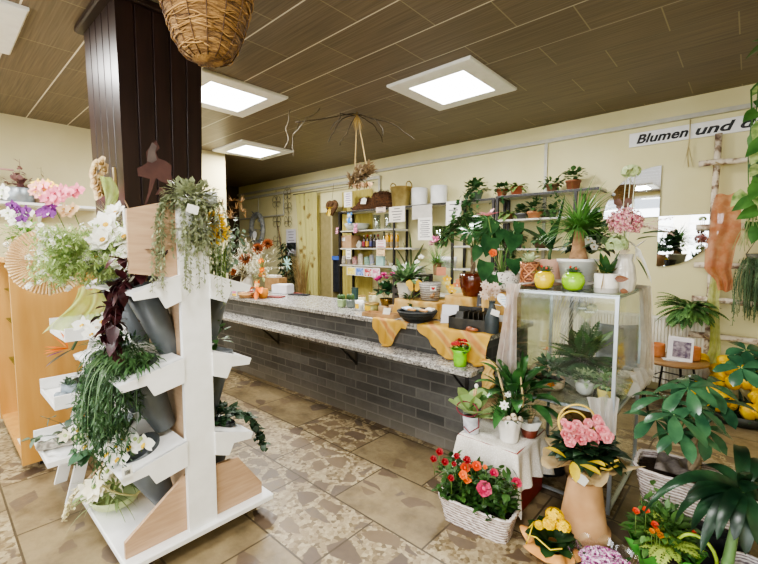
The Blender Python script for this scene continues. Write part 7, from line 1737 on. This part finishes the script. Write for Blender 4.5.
mb.grid(lc, N_, 26)
LCL = NT('lace_cloth'); tc = LCL.n('TexCoord'); v = LCL.n('TexVoronoi', i_Scale=70.0, feature='DISTANCE_TO_EDGE'); LCL.l(tc.outputs['Object'], v.inputs['Vector'])
LCL.l(LCL.ramp(v.outputs['Distance'], [(.02, 'D9D2C6'), (.12, 'E4DED4'), (.3, 'ECE7DF')]), LCL.b.inputs['Base Color']); LCL.b.inputs['Roughness'].default_value = .85; LCL.bump(v.outputs['Distance'], .35, .006)
o = mb.build('lace_cloth', LCL.m, None, c); tag(o, 'white lace cloth draped over the red box on the floor', 'cloth')
ZX = BH+.009
def ox(px, py): return PZ(px, py, ZX)
# flapjack kalanchoe in silver pot
b = ox(471, 432); b.y = max(b.y, 2.31); t = thing('paddle_succulent', 'red-edged paddle succulent in a silver grey pot on lace cloth', 'potted succulent', b)
pot(t, .058, .048, .115, mat('A8AAB4', 'D6D8DC', rough=.3, scale=20)); mb = MB()
for a, e, L, W in ((2.6, .15, .20, .12), (.3, .25, .22, .12), (4.0, .45, .19, .15), (5.3, .35, .19, .13), (1.5, .8, .19, .15), (3.3, .95, .19, .16), (4.9, 1.1, .17, .15), (0.0, 1.15, .18, .15), (5.9, .1, .2, .11)):
    mb.leaf((0, 0, .115), (math.cos(a)*math.cos(e), math.sin(a)*math.cos(e), math.sin(e)), L, W, -.25, 'obov', .2, 8)
PAD = leafm('86A860', 'B4CC8C', rough=.35, scale=5); mb.build('leaf_rosette', PAD, t)
MB().tube([(.075*math.cos(a)-.0, -.06+.02*math.sin(a), .17+.04*math.sin(a*1.0)) for a in [i*2*PI/18 for i in range(18)]], .005, 5, True).build('red_wire', mat('6A2030', '8A3040'), t)
MB().tube([(.06, -.02, .13), (.068, -.03, .06), (.02, -.062, .02), (-.02, -.062, .05)], .004, 5).build('red_ribbon', mat('7A2A34'), t)
MB().tube([(.02, -.01, .12), (.028, .0, .30)], .006, 6).build('stake', mat('B8966A'), t); MB().tube([(.0, .02, .12), (-.002, .03, .27)], .006, 6).build('stake', mat('B8966A'), t); MB().ell((.03, 0, .31), (.014, .012, .016), 8, 5).build('white_bead', WHITEF, t)
# white flowers with pebbles in fluted white pot
b = ox(509, 447); b = V((PY(509, 440, 2.36).x, 2.36, ZX)); t = thing('white_flower_pot', 'needle-leaved plant with one white star flower and pebbles in fluted white pot', 'potted plant', b)
MB().lathe([(.05, 0), (.056, .01), (.066, .10), (.085, .155), (.08, .157), (.06, .10), (.045, .02), (.002, .015)], 36, ripple=lambda a, j: .05*math.cos(a*9)*(j in (2, 3, 4))).build('pot', mat('E2DED6', 'EEEBE5', rough=.5), t)
mb = MB(); 
for i in range(150): d = rdir(.0); mb.leaf((d.x*.04, d.y*.04, .14), (d.x, d.y, d.z+.3), U(.08, .135), .013, .3, 'lance', .2, 4)
mb.build('foliage', leafm('2C5028', '4C7A3E'), t)
mb = MB(); flower(mb, (.0, -.08, .245), (.3, -.8, .5), .032, 7, .4, .2, 'lance', .2, 2); mb.build('bloom', [WHITEF, GP], t)
mb = MB(); flower(mb, (-.03, .03, .27), (.3, -.5, .8), .025, 6, .5, .4, 'lance', .2); mb.build('bloom', [WHITEF, GP], t)
for i, (x, y, z) in enumerate(((.02, -.06, .165), (.055, -.05, .168), (.04, -.035, .18), (.075, -.02, .165), (.0, -.075, .16))): MB().ell((x, y, z), (.019, .017, .015), 8, 6).build('pebble', mat('C9B49A', 'D8C8B2', rough=.7), t)
# small brown pot with white paper collar
b = V((PY(529, 440, 2.50).x, 2.50, ZX)); t = thing('brown_pot', 'small brown pot with white paper collar and dried twigs on lace cloth', 'potted plant', b); pot(t, .055, .042, .055, mat('5E2A1A', '76382A', rough=.4))
MB().lathe([(.052, .05), (.07, .11), (.066, .11), (.046, .055)], 24, capb=False, ripple=lambda a, j: .12*math.cos(a*5)*(j in (1, 2))).build('paper_collar', WHITEF, t); mb = MB()
for i in range(14): mb.leaf((0, 0, .05), (U(-.4, .4), U(-.4, .4), 1), U(.1, .16), .014, .2, 'lance', .3, 3)
mb.build('dried_twigs', mat('A8906A', 'C2AE8A', rough=.9), t)
# peace lily at the back
b = V((PY(515, 420, 2.575).x, 2.575, ZX)); t = thing('spathiphyllum', 'large glossy peace lily plant with two straw stems at the back of lace cloth', 'potted plant', b); pot(t, .075, .06, .15, mat('C2BCB0', 'D0CBC0', rough=.5)); mb = MB()
for i in range(34):
    a = i*2.39996; e = .2+1.2*(i/34); d = V((math.cos(a)*math.cos(e), math.sin(a)*math.cos(e), math.sin(e))); L0 = U(.10, .2); p = V((0, 0, .14))+d*L0*.9; mb.tube([(0, 0, .13), p], .003, 4)
    mb.leaf(p, d+V((0, 0, .1)), U(.19, .26), .075, 1.3, 'ovate', .25, 7)
q = PD(522, 348, dep(b)-.05)-b; mb.leaf((0, 0, .15), q-V((0, 0, .15)), (q-V((0, 0, .15))).length, .07, .2, 'lance', .3, 9)
q = PD(493, 352, dep(b)-.05)-b; mb.leaf((0, 0, .2), q-V((0, 0, .12)), (q-V((0, 0, .2))).length*1.1, .05, .9, 'lance', .3, 9)
mb.build('foliage', leafm('1F5028', '43803C', rough=.28), t)
for a_, e_ in (((522, 425), (520, 372)), ((508, 425), (497, 368))): MB().tube([PD(a_[0], a_[1], dep(b)-.09)-b, PD((a_[0]+e_[0])/2+2, (a_[1]+e_[1])/2, dep(b)-.10)-b, PD(e_[0], e_[1], dep(b)-.09)-b], [.009, .008, .005], 6).build('straw_stem', mat('A89468', 'BCA87C', rough=.9), t)
# burlap bow + dark base behind
b = V((PY(492, 415, 2.62).x, 2.62, ZX)); t = thing('burlap_bag', 'small tan burlap bag behind the paddle succulent', 'bag', b); MB().lathe([(.06, 0), (.075, .05), (.06, .12), (.04, .15), (.06, .2), (.055, .2), (.001, .14)], 22, ripple=lambda a, j: .12*math.cos(a*6+j)).build('sack', mat('9A8260', 'B49C78', rough=.95, scale=80, bump=.6), t)

# ------------------------------------------------------------------ rose planter
PX0, PX1, PY0_, PY1_ = -1.29, -.875, 2.005, 2.165; c = V(((PX0+PX1)/2, (PY0_+PY1_)/2, 0))
c = V((-1.09, 2.06, 0)); t = thing('rose_planter', 'whitewashed wicker trough of red, orange and pink roses on the floor', 'planted basket', c, .10)
WW = wickerm('E2D8D2', '9A857C', 70, 110, 'whitewicker')
def trough(t, w, d, h, m, flare=.03, rim=True):
    mb = MB(); n = 64
    def f(u, v):
        a = 2*PI*u; sx, sy = math.cos(a), math.sin(a); k = 1/(abs(sx)**6+abs(sy)**6)**(1/6); z = h*v
        r_ = 1+.0*v; x = (w/2-flare*(1-v))*sx*k; y = (d/2-flare*(1-v))*sy*k
        wv = .004*math.sin(u*2*PI*22)*(1 if int(v*12) % 2 else -1); L = math.hypot(x, y); return V((x*(1+wv/L), y*(1+wv/L), z))
    mb.grid(f, 132, 13); o0 = len(mb.v); mb.add([f(i/132, 0) for i in range(132)], [tuple(range(131, -1, -1))]); mb.build('wicker_body', m, t)
    if rim:
        pts = [f(i/64, 1)+V((0, 0, .004)) for i in range(64)]; MB().tube(pts, .012, 6, True).build('braided_rim', m, t)
    MB().add([f(i/64, .86)*1 for i in range(64)], [tuple(range(64))]); mb = MB(); mb.add([V((p.x*.97, p.y*.97, h*.85)) for p in [f(i/64, .86) for i in range(64)]], [tuple(range(64))]); mb.build('soil', SOIL, t)
trough(t, .43, .20, .15, WW)
mb = MB()
for i in range(620): mb.leaf((U(-.21, .20), U(-.11, .09), U(.14, .345)), rdir(-.2), U(.04, .065), U(.024, .036), .5, 'ovate', .2, 4)
for i in range(50): mb.tube([(U(-.17, .17), U(-.07, .07), .12), (U(-.2, .2), U(-.09, .09), .33)], .0025, 4)
mb.build('foliage', leafm('22481F', '48742F'), t)
dpc = dep(c)
for px, py, r, col in ((439.5, 452, .026, 'R'), (433.5, 459, .024, 'R'), (445, 462, .026, 'R'), (456.5, 456, .022, 'R'), (467, 460, .028, 'R'), (454, 464, .018, 'R'), (451, 478, .022, 'R'), (465, 468, .034, 'O'), (476.5, 466, .034, 'O'), (463, 475, .030, 'O2'), (467, 479, .032, 'O2'), (470, 466, .015, 'O'), (485, 467, .016, 'O2'), (480, 478, .014, 'O2'), (484, 489, .052, 'P'), (494, 473, .030, 'K'), (516.5, 483, .036, 'K'), (504, 481, .014, 'K')):
    r *= .80; q = PD(px, py, dpc-(.15 if r > .035 else .09)+U(-.03, .04)); q = Matrix.Rotation(-.10, 3, 'Z') @ (q-c); mb = MB(); rose(mb, q, (.45, -.65, .65), r)
    mb.build('rose_bloom', {'R': mat('7A0A14', 'A01824', rough=.55), 'O': mat('C23A18', 'DE5428', rough=.55), 'O2': mat('E0661E', 'F08038', rough=.55), 'P': mat('C4285A', 'E45C88', rough=.55, trans=.15), 'K': mat('A81440', 'CC3058', rough=.55)}[col], t)
    MB().tube([q+V((0, 0, -.005)), q+V((U(-.02, .02), .01, -.10))], .002, 4).build('stem', STEMG, t)

# ------------------------------------------------------------------ begonia on an upturned terracotta chimney pot
b = V((-.60, 2.33, 0)); t = thing('terracotta_pot', 'tall tapered terracotta pot upside down on the floor carrying the pink begonia', 'pot', b)
TP = mat('AD8359', 'C49C72', rough=.85, scale=6)
zt = PD(582, 478, dep(b)-.02).z
MB().lathe([(.134, 0), (.137, .004), (.137, .095), (.132, .10), (.119, .104), (.085, zt-.02), (.078, zt), (.07, zt), (.001, zt)], 40).build('body', TP, t)
b2 = V((b.x, b.y, zt+.001)); t = thing('begonia', 'pink begonia wrapped in gold brown paper with wire rings on the terracotta pot', 'potted plant', b2)
KR = mat('A8916A', 'CDB88E', rough=.4, trans=.2, scale=16)
mb = MB()
def kf(u, v):
    a = 2*PI*u; r0 = .062+.03*min(1, v*2); r = r0 if v < .5 else r0+(v-.5)*2*(.115+.05*math.sin(a*5+.6)+.02*math.sin(a*11)); z = .10*min(1, v*2)+(.02*math.sin(a*7+1)+.012*math.sin(a*13))*max(0, v-.5)*2+.05*max(0, v-.5)
    return V((r*math.cos(a), r*math.sin(a), z))
mb.grid(kf, 72, 16); mb.build('paper_wrap', KR, t)
MB().lathe([(.055, .0), (.075, .09), (.001, .09)], 20).build('inner_pot', mat('6A4A32'), t)
mb = MB(); bush(mb, (0, 0, .15), (.145, .135, .09), 170, .08, .065, 'heart', .6, seg=6, lo=-.1); mb.build('foliage', leafm('182E1C', '2F5030', rough=.4), t)
for px, py, r in ((569, 427, .035), (577, 425, .032), (584, 431, .036), (591, 435, .034), (574, 436, .036), (565, 434, .03), (570, 442, .034), (581, 440, .034), (594, 442, .03), (599, 424, .034), (604, 431, .032), (607, 438, .034), (601, 436, .03), (597, 419, .028), (564, 422, .022), (588, 423, .028), (610, 436, .025), (574, 430, .03), (586, 438, .028), (579, 431, .028), (600, 429, .026), (568, 438, .026)):
    r *= .85; q = PD(px, py, dep(b2)-.10+U(-.03, .03))-b2; mb = MB(); rose(mb, q, (.4+U(-.4, .4), -.7, .5+U(-.4, .4)), r, 4, 6); mb.build('bloom', mat('D66E7A', 'F2AEB0', rough=.55, trans=.2, scale=45), t)
q = PD(567, 419, dep(b2)-.03)-b2
GW = mat('C9A83A', 'DCC05A', rough=.4)
for cx_, cy_, r_ in ((577, 422, .095), (573, 424, .07)):
    q = PD(cx_, cy_, dep(b2)-.04)-b2; MB().tube([q+s_*(r_*math.cos(a))+V((0, 0, r_*math.sin(a))) for a in [i*2*PI/28 for i in range(28)]], .005, 6, True).build('wire_ring', GW, t)
MB().tube([PD(x, y, dep(b2)-.14)-b2 for x, y in ((600, 468), (608, 470), (621, 464), (618, 460), (606, 464))], .006, 6).build('gold_ribbon', GW, t)
mb = MB()
for px, py, d in ((566, 458, (-.6, -.3, .5)), (573, 462, (.3, -.6, -.2)), (588, 462, (.7, -.4, .5)), (580, 465, (1, -.3, .3))): mb.leaf(PD(px, py, dep(b2)-.16)-b2, d, .11, .05, .5, 'lance', .3, 5)
mb.build('yellow_leaves', mat('B8A01E', 'D2BA34', rough=.5, trans=.2), t)
q = PD(581, 476, dep(b)-.13)-b2; MB().prism([(-.05, -.015), (.01, -.05), (.055, .0), (-.03, .03)], q, (.8, .5, 0), (-.2, .1, 1), .002).build('white_label', WHITEF, t, smooth=False)
# dark tub behind
b = V((PZ(553, 497, 0).x-.05, 2.86, 0)); t = thing('dark_tub', 'dark round tub standing under the glass case behind the red box', 'tub', V((-1.02, 2.95, 0))); MB().lathe([(.10, 0), (.13, .02), (.15, .2), (.145, .2), (.12, .02), (.002, .015)], 28).build('tub', mat('1E2428', '2A3238', rough=.4), t)
t = thing('brown_sack', 'brown paper sack standing under the glass case shelf behind the begonia', 'sack', V((-.76, 3.02, 0))); MB().lathe([(.13, 0), (.15, .08), (.14, .3), (.15, .46), (.145, .46), (.12, .3), (.001, .28)], 26, ripple=lambda a, j: .10*math.cos(a*5+j*.8)).build('sack', mat('8A6A42', 'A07E54', rough=.9, scale=14, bump=.5), t)

# ------------------------------------------------------------------ yellow kalanchoe
b = V((-.685, 2.11, 0)); t = thing('yellow_kalanchoe', 'yellow kalanchoe in scalloped orange felt wrap on the floor', 'potted plant', b); OF = mat('DD9A4E', 'EBB06A', rough=.8)
mb = MB()
def of(u, v):
    a = 2*PI*u; r0 = .055+.035*min(1, v*1.6); k = max(0, (v-.55)/.45); r = r0+k*(.055+.03*math.cos(a*6)); z = .085*min(1, v*1.7)+k*(.0+.025*math.cos(a*6)-.02*k); return V((r*math.cos(a), r*math.sin(a), z))
mb.grid(of, 72, 14); mb.add([of(i/36, 0) for i in range(36)], [tuple(range(35, -1, -1))]); mb.build('felt_wrap', OF, t)
mb = MB()
for i in range(26):
    a = i*2.4; e = .1+.8*(i/26); mb.leaf((.02*math.cos(a), .02*math.sin(a), .09), (math.cos(a)*math.cos(e), math.sin(a)*math.cos(e), math.sin(e)), U(.09, .13), .075, .5, 'round', .15, 6)
mb.build('foliage', leafm('1C3A1C', '315A2C', rough=.35), t)
for x, y, z, r in ((.0, .02, .215, .042), (.05, .0, .19, .034), (-.01, -.03, .19, .03), (-.06, -.03, .16, .02)):
    mb = MB(); cluster(mb, (x, y, z), r, 70, .013, 4, 1.0, -.3); mb.build('bloom', [mat('E6BE00', 'F2D000', rough=.5), mat('D8A000')], t)
MB().tube([(-.10, -.09, .12), (-.04, -.12, .15), (.03, -.12, .12), (.08, -.10, .14)], .0035, 6).build('yellow_ribbon', mat('DCC02A', 'EAD24A'), t); MB().tube([(-.10, -.10, .07), (-.08, -.11, .13), (-.07, -.08, .20), (-.09, -.09, .16)], .0035, 6).build('yellow_ribbon', mat('DCC02A', 'EAD24A'), t)
# ------------------------------------------------------------------ purple chrysanthemums at the bottom edge
b = V((-.425, 2.07, 0)); t = thing('purple_chrysanthemum', 'purple and white chrysanthemums in clear film at the bottom edge', 'potted plant', b); pot(t, .085, .065, .09, mat('6A4A3A'))
mb = MB(); bush(mb, (0, 0, .10), (.11, .11, .04), 50, .05, .02); mb.build('foliage', G2, t)
for i in range(24):
    a = i*2.39996; r = .115*math.sqrt(i/24); mb = MB(); flower(mb, (r*math.cos(a), r*math.sin(a), .155-.45*r*r/.115), (math.cos(a)*r*4+.1, math.sin(a)*r*4-.25, 1), .031, 15, .34, .25, 'spoon', .3, 2); mb.build('bloom', [mat('A23C86', 'EBD2E4', rough=.6, scale=90, trans=.1, pos=(.44, .56)), mat('4A0E38', '6A1A52')], t)
mb = MB(); mb.grid(lambda u, v: V(((.095+.06*v+.014*v*math.sin(u*2*PI*8))*math.cos(2*PI*u), (.095+.06*v+.014*v*math.sin(u*2*PI*8))*math.sin(2*PI*u), .02+.13*v+.012*v*math.sin(u*2*PI*11))), 64, 6); mb.build('clear_film', glassm('FFFFFF', .08, 'F2F2F6'), t)
# ------------------------------------------------------------------ orange mixed roses in green wrap
b = V((-.245, 2.40, 0)); t = thing('mixed_planter', 'small orange roses and mixed greenery in crinkled lime wrap on the floor', 'planted basket', b)
mb = MB(); mb.grid(lambda u, v: V(((.10+.055*v+.022*v*math.sin(u*2*PI*9))*math.cos(2*PI*u), (.10+.055*v+.022*v*math.sin(u*2*PI*9))*math.sin(2*PI*u), .13*v+.02*v*math.sin(u*2*PI*7))), 80, 8); mb.build('lime_wrap', mat('4EA83E', '78C860', rough=.4, trans=.25), t)
MB().lathe([(.09, 0), (.11, .10), (.001, .10)], 24).build('inner_pot', mat('3A3026'), t)
mb = MB(); bush(mb, (0, 0, .15), (.15, .14, .13), 320, .055, .028, 'ovate', .5); 
bush(mb, (0, 0, .2), (.14, .13, .12), 160, .05, .026, 'ovate', .5)
for i in range(8): trail(mb, [(U(-.1, .1), U(-.05, .1), .2), (U(-.12, .12), U(-.05, .1), .36)], .045, .024, .03)
trail(mb, [(-.05, .05, .2), (-.06, .06, .42)], .06, .03, .035); mb.build('foliage', leafm('346430', '6A9A48'), t)
mb = MB(); fern(mb, (.03, -.06, .17), 16, .14, .07, (.2, 1.2), 1.0, None, 9); mb.build('feathery_foliage', leafm('88A83A', 'B8CC5E'), t)
MB().tube([(.05+.08*(1-math.cos(a)), -.06, .16+.11*math.sin(a)) for a in [i*PI/10 for i in range(11)]], .008, 6).build('lime_cord', mat('9AB83A', 'B8D05A'), t)
for px, py, r, m_ in ((636, 511, .016, 'D84A2A'), (646, 510, .016, 'D84A2A'), (655, 525, .018, 'D8482A'), (652, 531, .013, 'E08A1E'), (660, 535, .016, 'E08A1E'), (694, 532, .010, 'D84A2A'), (657, 530, .012, 'E08A1E')):
    q = PD(px, py, dep(b)-.10)-b; mb = MB(); rose(mb, q, (.3, -.5, .8), r); mb.build('rose_bloom', mat(m_, rough=.5, trans=.15), t); MB().tube([q, q+V((0, .01, -.12))], .002, 4).build('stem', STEMG, t)
# ------------------------------------------------------------------ black planter box, wicker trough with money tree
b = V((-.10, 2.70, 0)); t = thing('black_planter', 'square black plastic planter box on the floor under the white wicker trough', 'planter', b, .35)
hb = .215; BKP = mat('14181B', '1C2124', rough=.35)
mb = MB(); mb.box((0, 0, hb*.42), (.27, .27, hb*.84), taper=1.12, bev=.008); mb.build('planter_body', BKP, t, smooth=False); MB().box((0, 0, hb*.9), (.30, .30, hb*.2), bev=.008).build('planter_rim', BKP, t, smooth=False); MB().box((0, 0, .004), (.285, .285, .008)).build('foot', BKP, t, smooth=False)
b = V((-.11, 2.70, hb+.002)); t = thing('money_tree', 'money tree with braided trunk in long whitewashed wicker trough', 'potted plant', b, .06)
trough(t, .62, .30, .185, WW, .035)
PT_ = V((-.05, .02, .15))
for k in range(4): MB().tube([PT_+V((.018*math.cos(z*20+k*PI/2), .018*math.sin(z*20+k*PI/2), z)) for z in [i*.02 for i in range(15)]], .014, 6).build('trunk', mat('7A6A52', '9C8C70', rough=.9, scale=20), t)
MB().lathe([(.10, .12), (.11, .16), (.105, .165), (.001, .15)], 24, (PT_.x, PT_.y, 0)).build('inner_pot', mat('4A2A1E', '5E382A'), t)
mb = MB(); st = MB(); dp = dep(b)
for px, py, dz in ((688, 388, -.12), (664, 398, -.05), (706, 385, .02), (674, 415, -.20), (697, 408, -.18), (716, 402, .02), (656, 420, .0), (688, 380, .10), (704, 428, -.08), (680, 432, -.14)):
    q = PD(px, py, dp+dz)-b; q = Matrix.Rotation(-.06, 3, 'Z') @ q; st.tube([PT_+V((0, 0, .28)), PT_+V((q.x*.4, q.y*.4, .36)), q], .004, 5); umbrella(mb, q, (U(-.3, .4), U(-.7, 0), .9), 6, .18, .062, .10, 1.0)
mb.build('foliage', leafm('1F4A34', '42744E', rough=.25, trans=.1), t); st.build('leaf_stalks', leafm('4A7A3E', '6A9A52'), t)
mb = MB(); mb.grid(lambda u, v: V((-.22+.16*u, -.10+.22*v, .20+.02*math.sin(u*9)*math.sin(v*7))), 16, 16); mb.build('grey_felt', mat('6A625E', '857C76', rough=.95, scale=40), t)
# ------------------------------------------------------------------ broad-leaved plant at the right edge (near)
b = V((.02, 1.98, 0)); t = thing('broad_leaf_plant', 'big dark broad strap-leaved plant on a thick pale green stem at the right edge', 'potted plant', b)
pot(t, .12, .09, .16, mat('6A6058', '7A7066')); cpt = PD(742, 492, 1.86)-b
bs = V((0, 0, .14)); bot = PD(727, 566, 1.80)-b
MB().tube([bs, bot*.6+bs*.4, bot, bot.lerp(cpt, .5), cpt], [.026, .024, .022, .018, .014], 10).build('stem', leafm('5A8A4A', '86B070', rough=.4), t); mb = MB()
for px, py, dz, W in ((652, 462, -.02, .085), (700, 532, -.10, .075), (693, 470, .02, .08), (716, 455, .08, .085), (742, 432, .10, .085), (762, 445, .05, .09), (745, 545, -.10, .085), (760, 535, -.15, .085), (768, 500, -.05, .09), (718, 512, -.14, .075), (760, 470, -.1, .10), (672, 500, .05, .08), (690, 515, .0, .085), (735, 520, -.15, .08), (728, 470, .12, .08), (775, 465, .1, .09), (745, 460, -.06, .085)):
    e = PD(px, py, 1.86+dz)-b; d = e-cpt; mb.leaf(cpt, d+V((0, 0, .75*d.length)), d.length*1.25, W*.74, 2.3, 'lance', .25, 12, up=(.2, -.5, 1), curl=.0)
mb.build('foliage', leafm('0F2A1A', '234C2E', rough=.3, trans=.08), t)
b = V((.10, 2.10, 0)); 
# second small-leaved branch at right edge above
b = V((.40, 3.05, 0)); t = thing('fatsia_plant', 'plant with glossy lobed leaves reaching in at the right edge above the tulips', 'potted plant', b); pot(t, .13, .10, .22, WPOT); mb = MB(); st = MB()
for px, py in ((746, 350), (757, 372), (741, 368), (760, 358), (752, 362)):
    q = PD(px, py, dep(b)-.35+U(-.05, .1))-b; st.tube([(0, 0, .2), (q.x*.5, q.y*.5, .2+(q.z-.2)*.7), q], .005, 5); umbrella(mb, q, (U(-.3, .2), U(-.8, -.3), .8), 5, .10, .05, .05, .6)
mb.build('foliage', leafm('1C4630', '3A6A48', rough=.22), t); st.build('leaf_stalks', STEMG, t)
# white wicker pot at the bottom right corner
b = V((PZ(748, 575, .1).x, PZ(748, 575, .1).y, 0)); t = thing('white_wicker_pot', 'small white and grey woven basket at the bottom right corner', 'basket', b); MB().lathe([(.06, 0), (.09, .05), (.10, .11), (.09, .15), (.082, .15), (.09, .11), (.05, .02), (.002, .02)], 36, ripple=lambda a, j: .02*math.cos(a*16)).build('basket', wickerm('E0DAD6', '7A6A72', 60, 110, 'whitewicker2'), t)
# dried bouquet etc. below counter end: heart candle stand
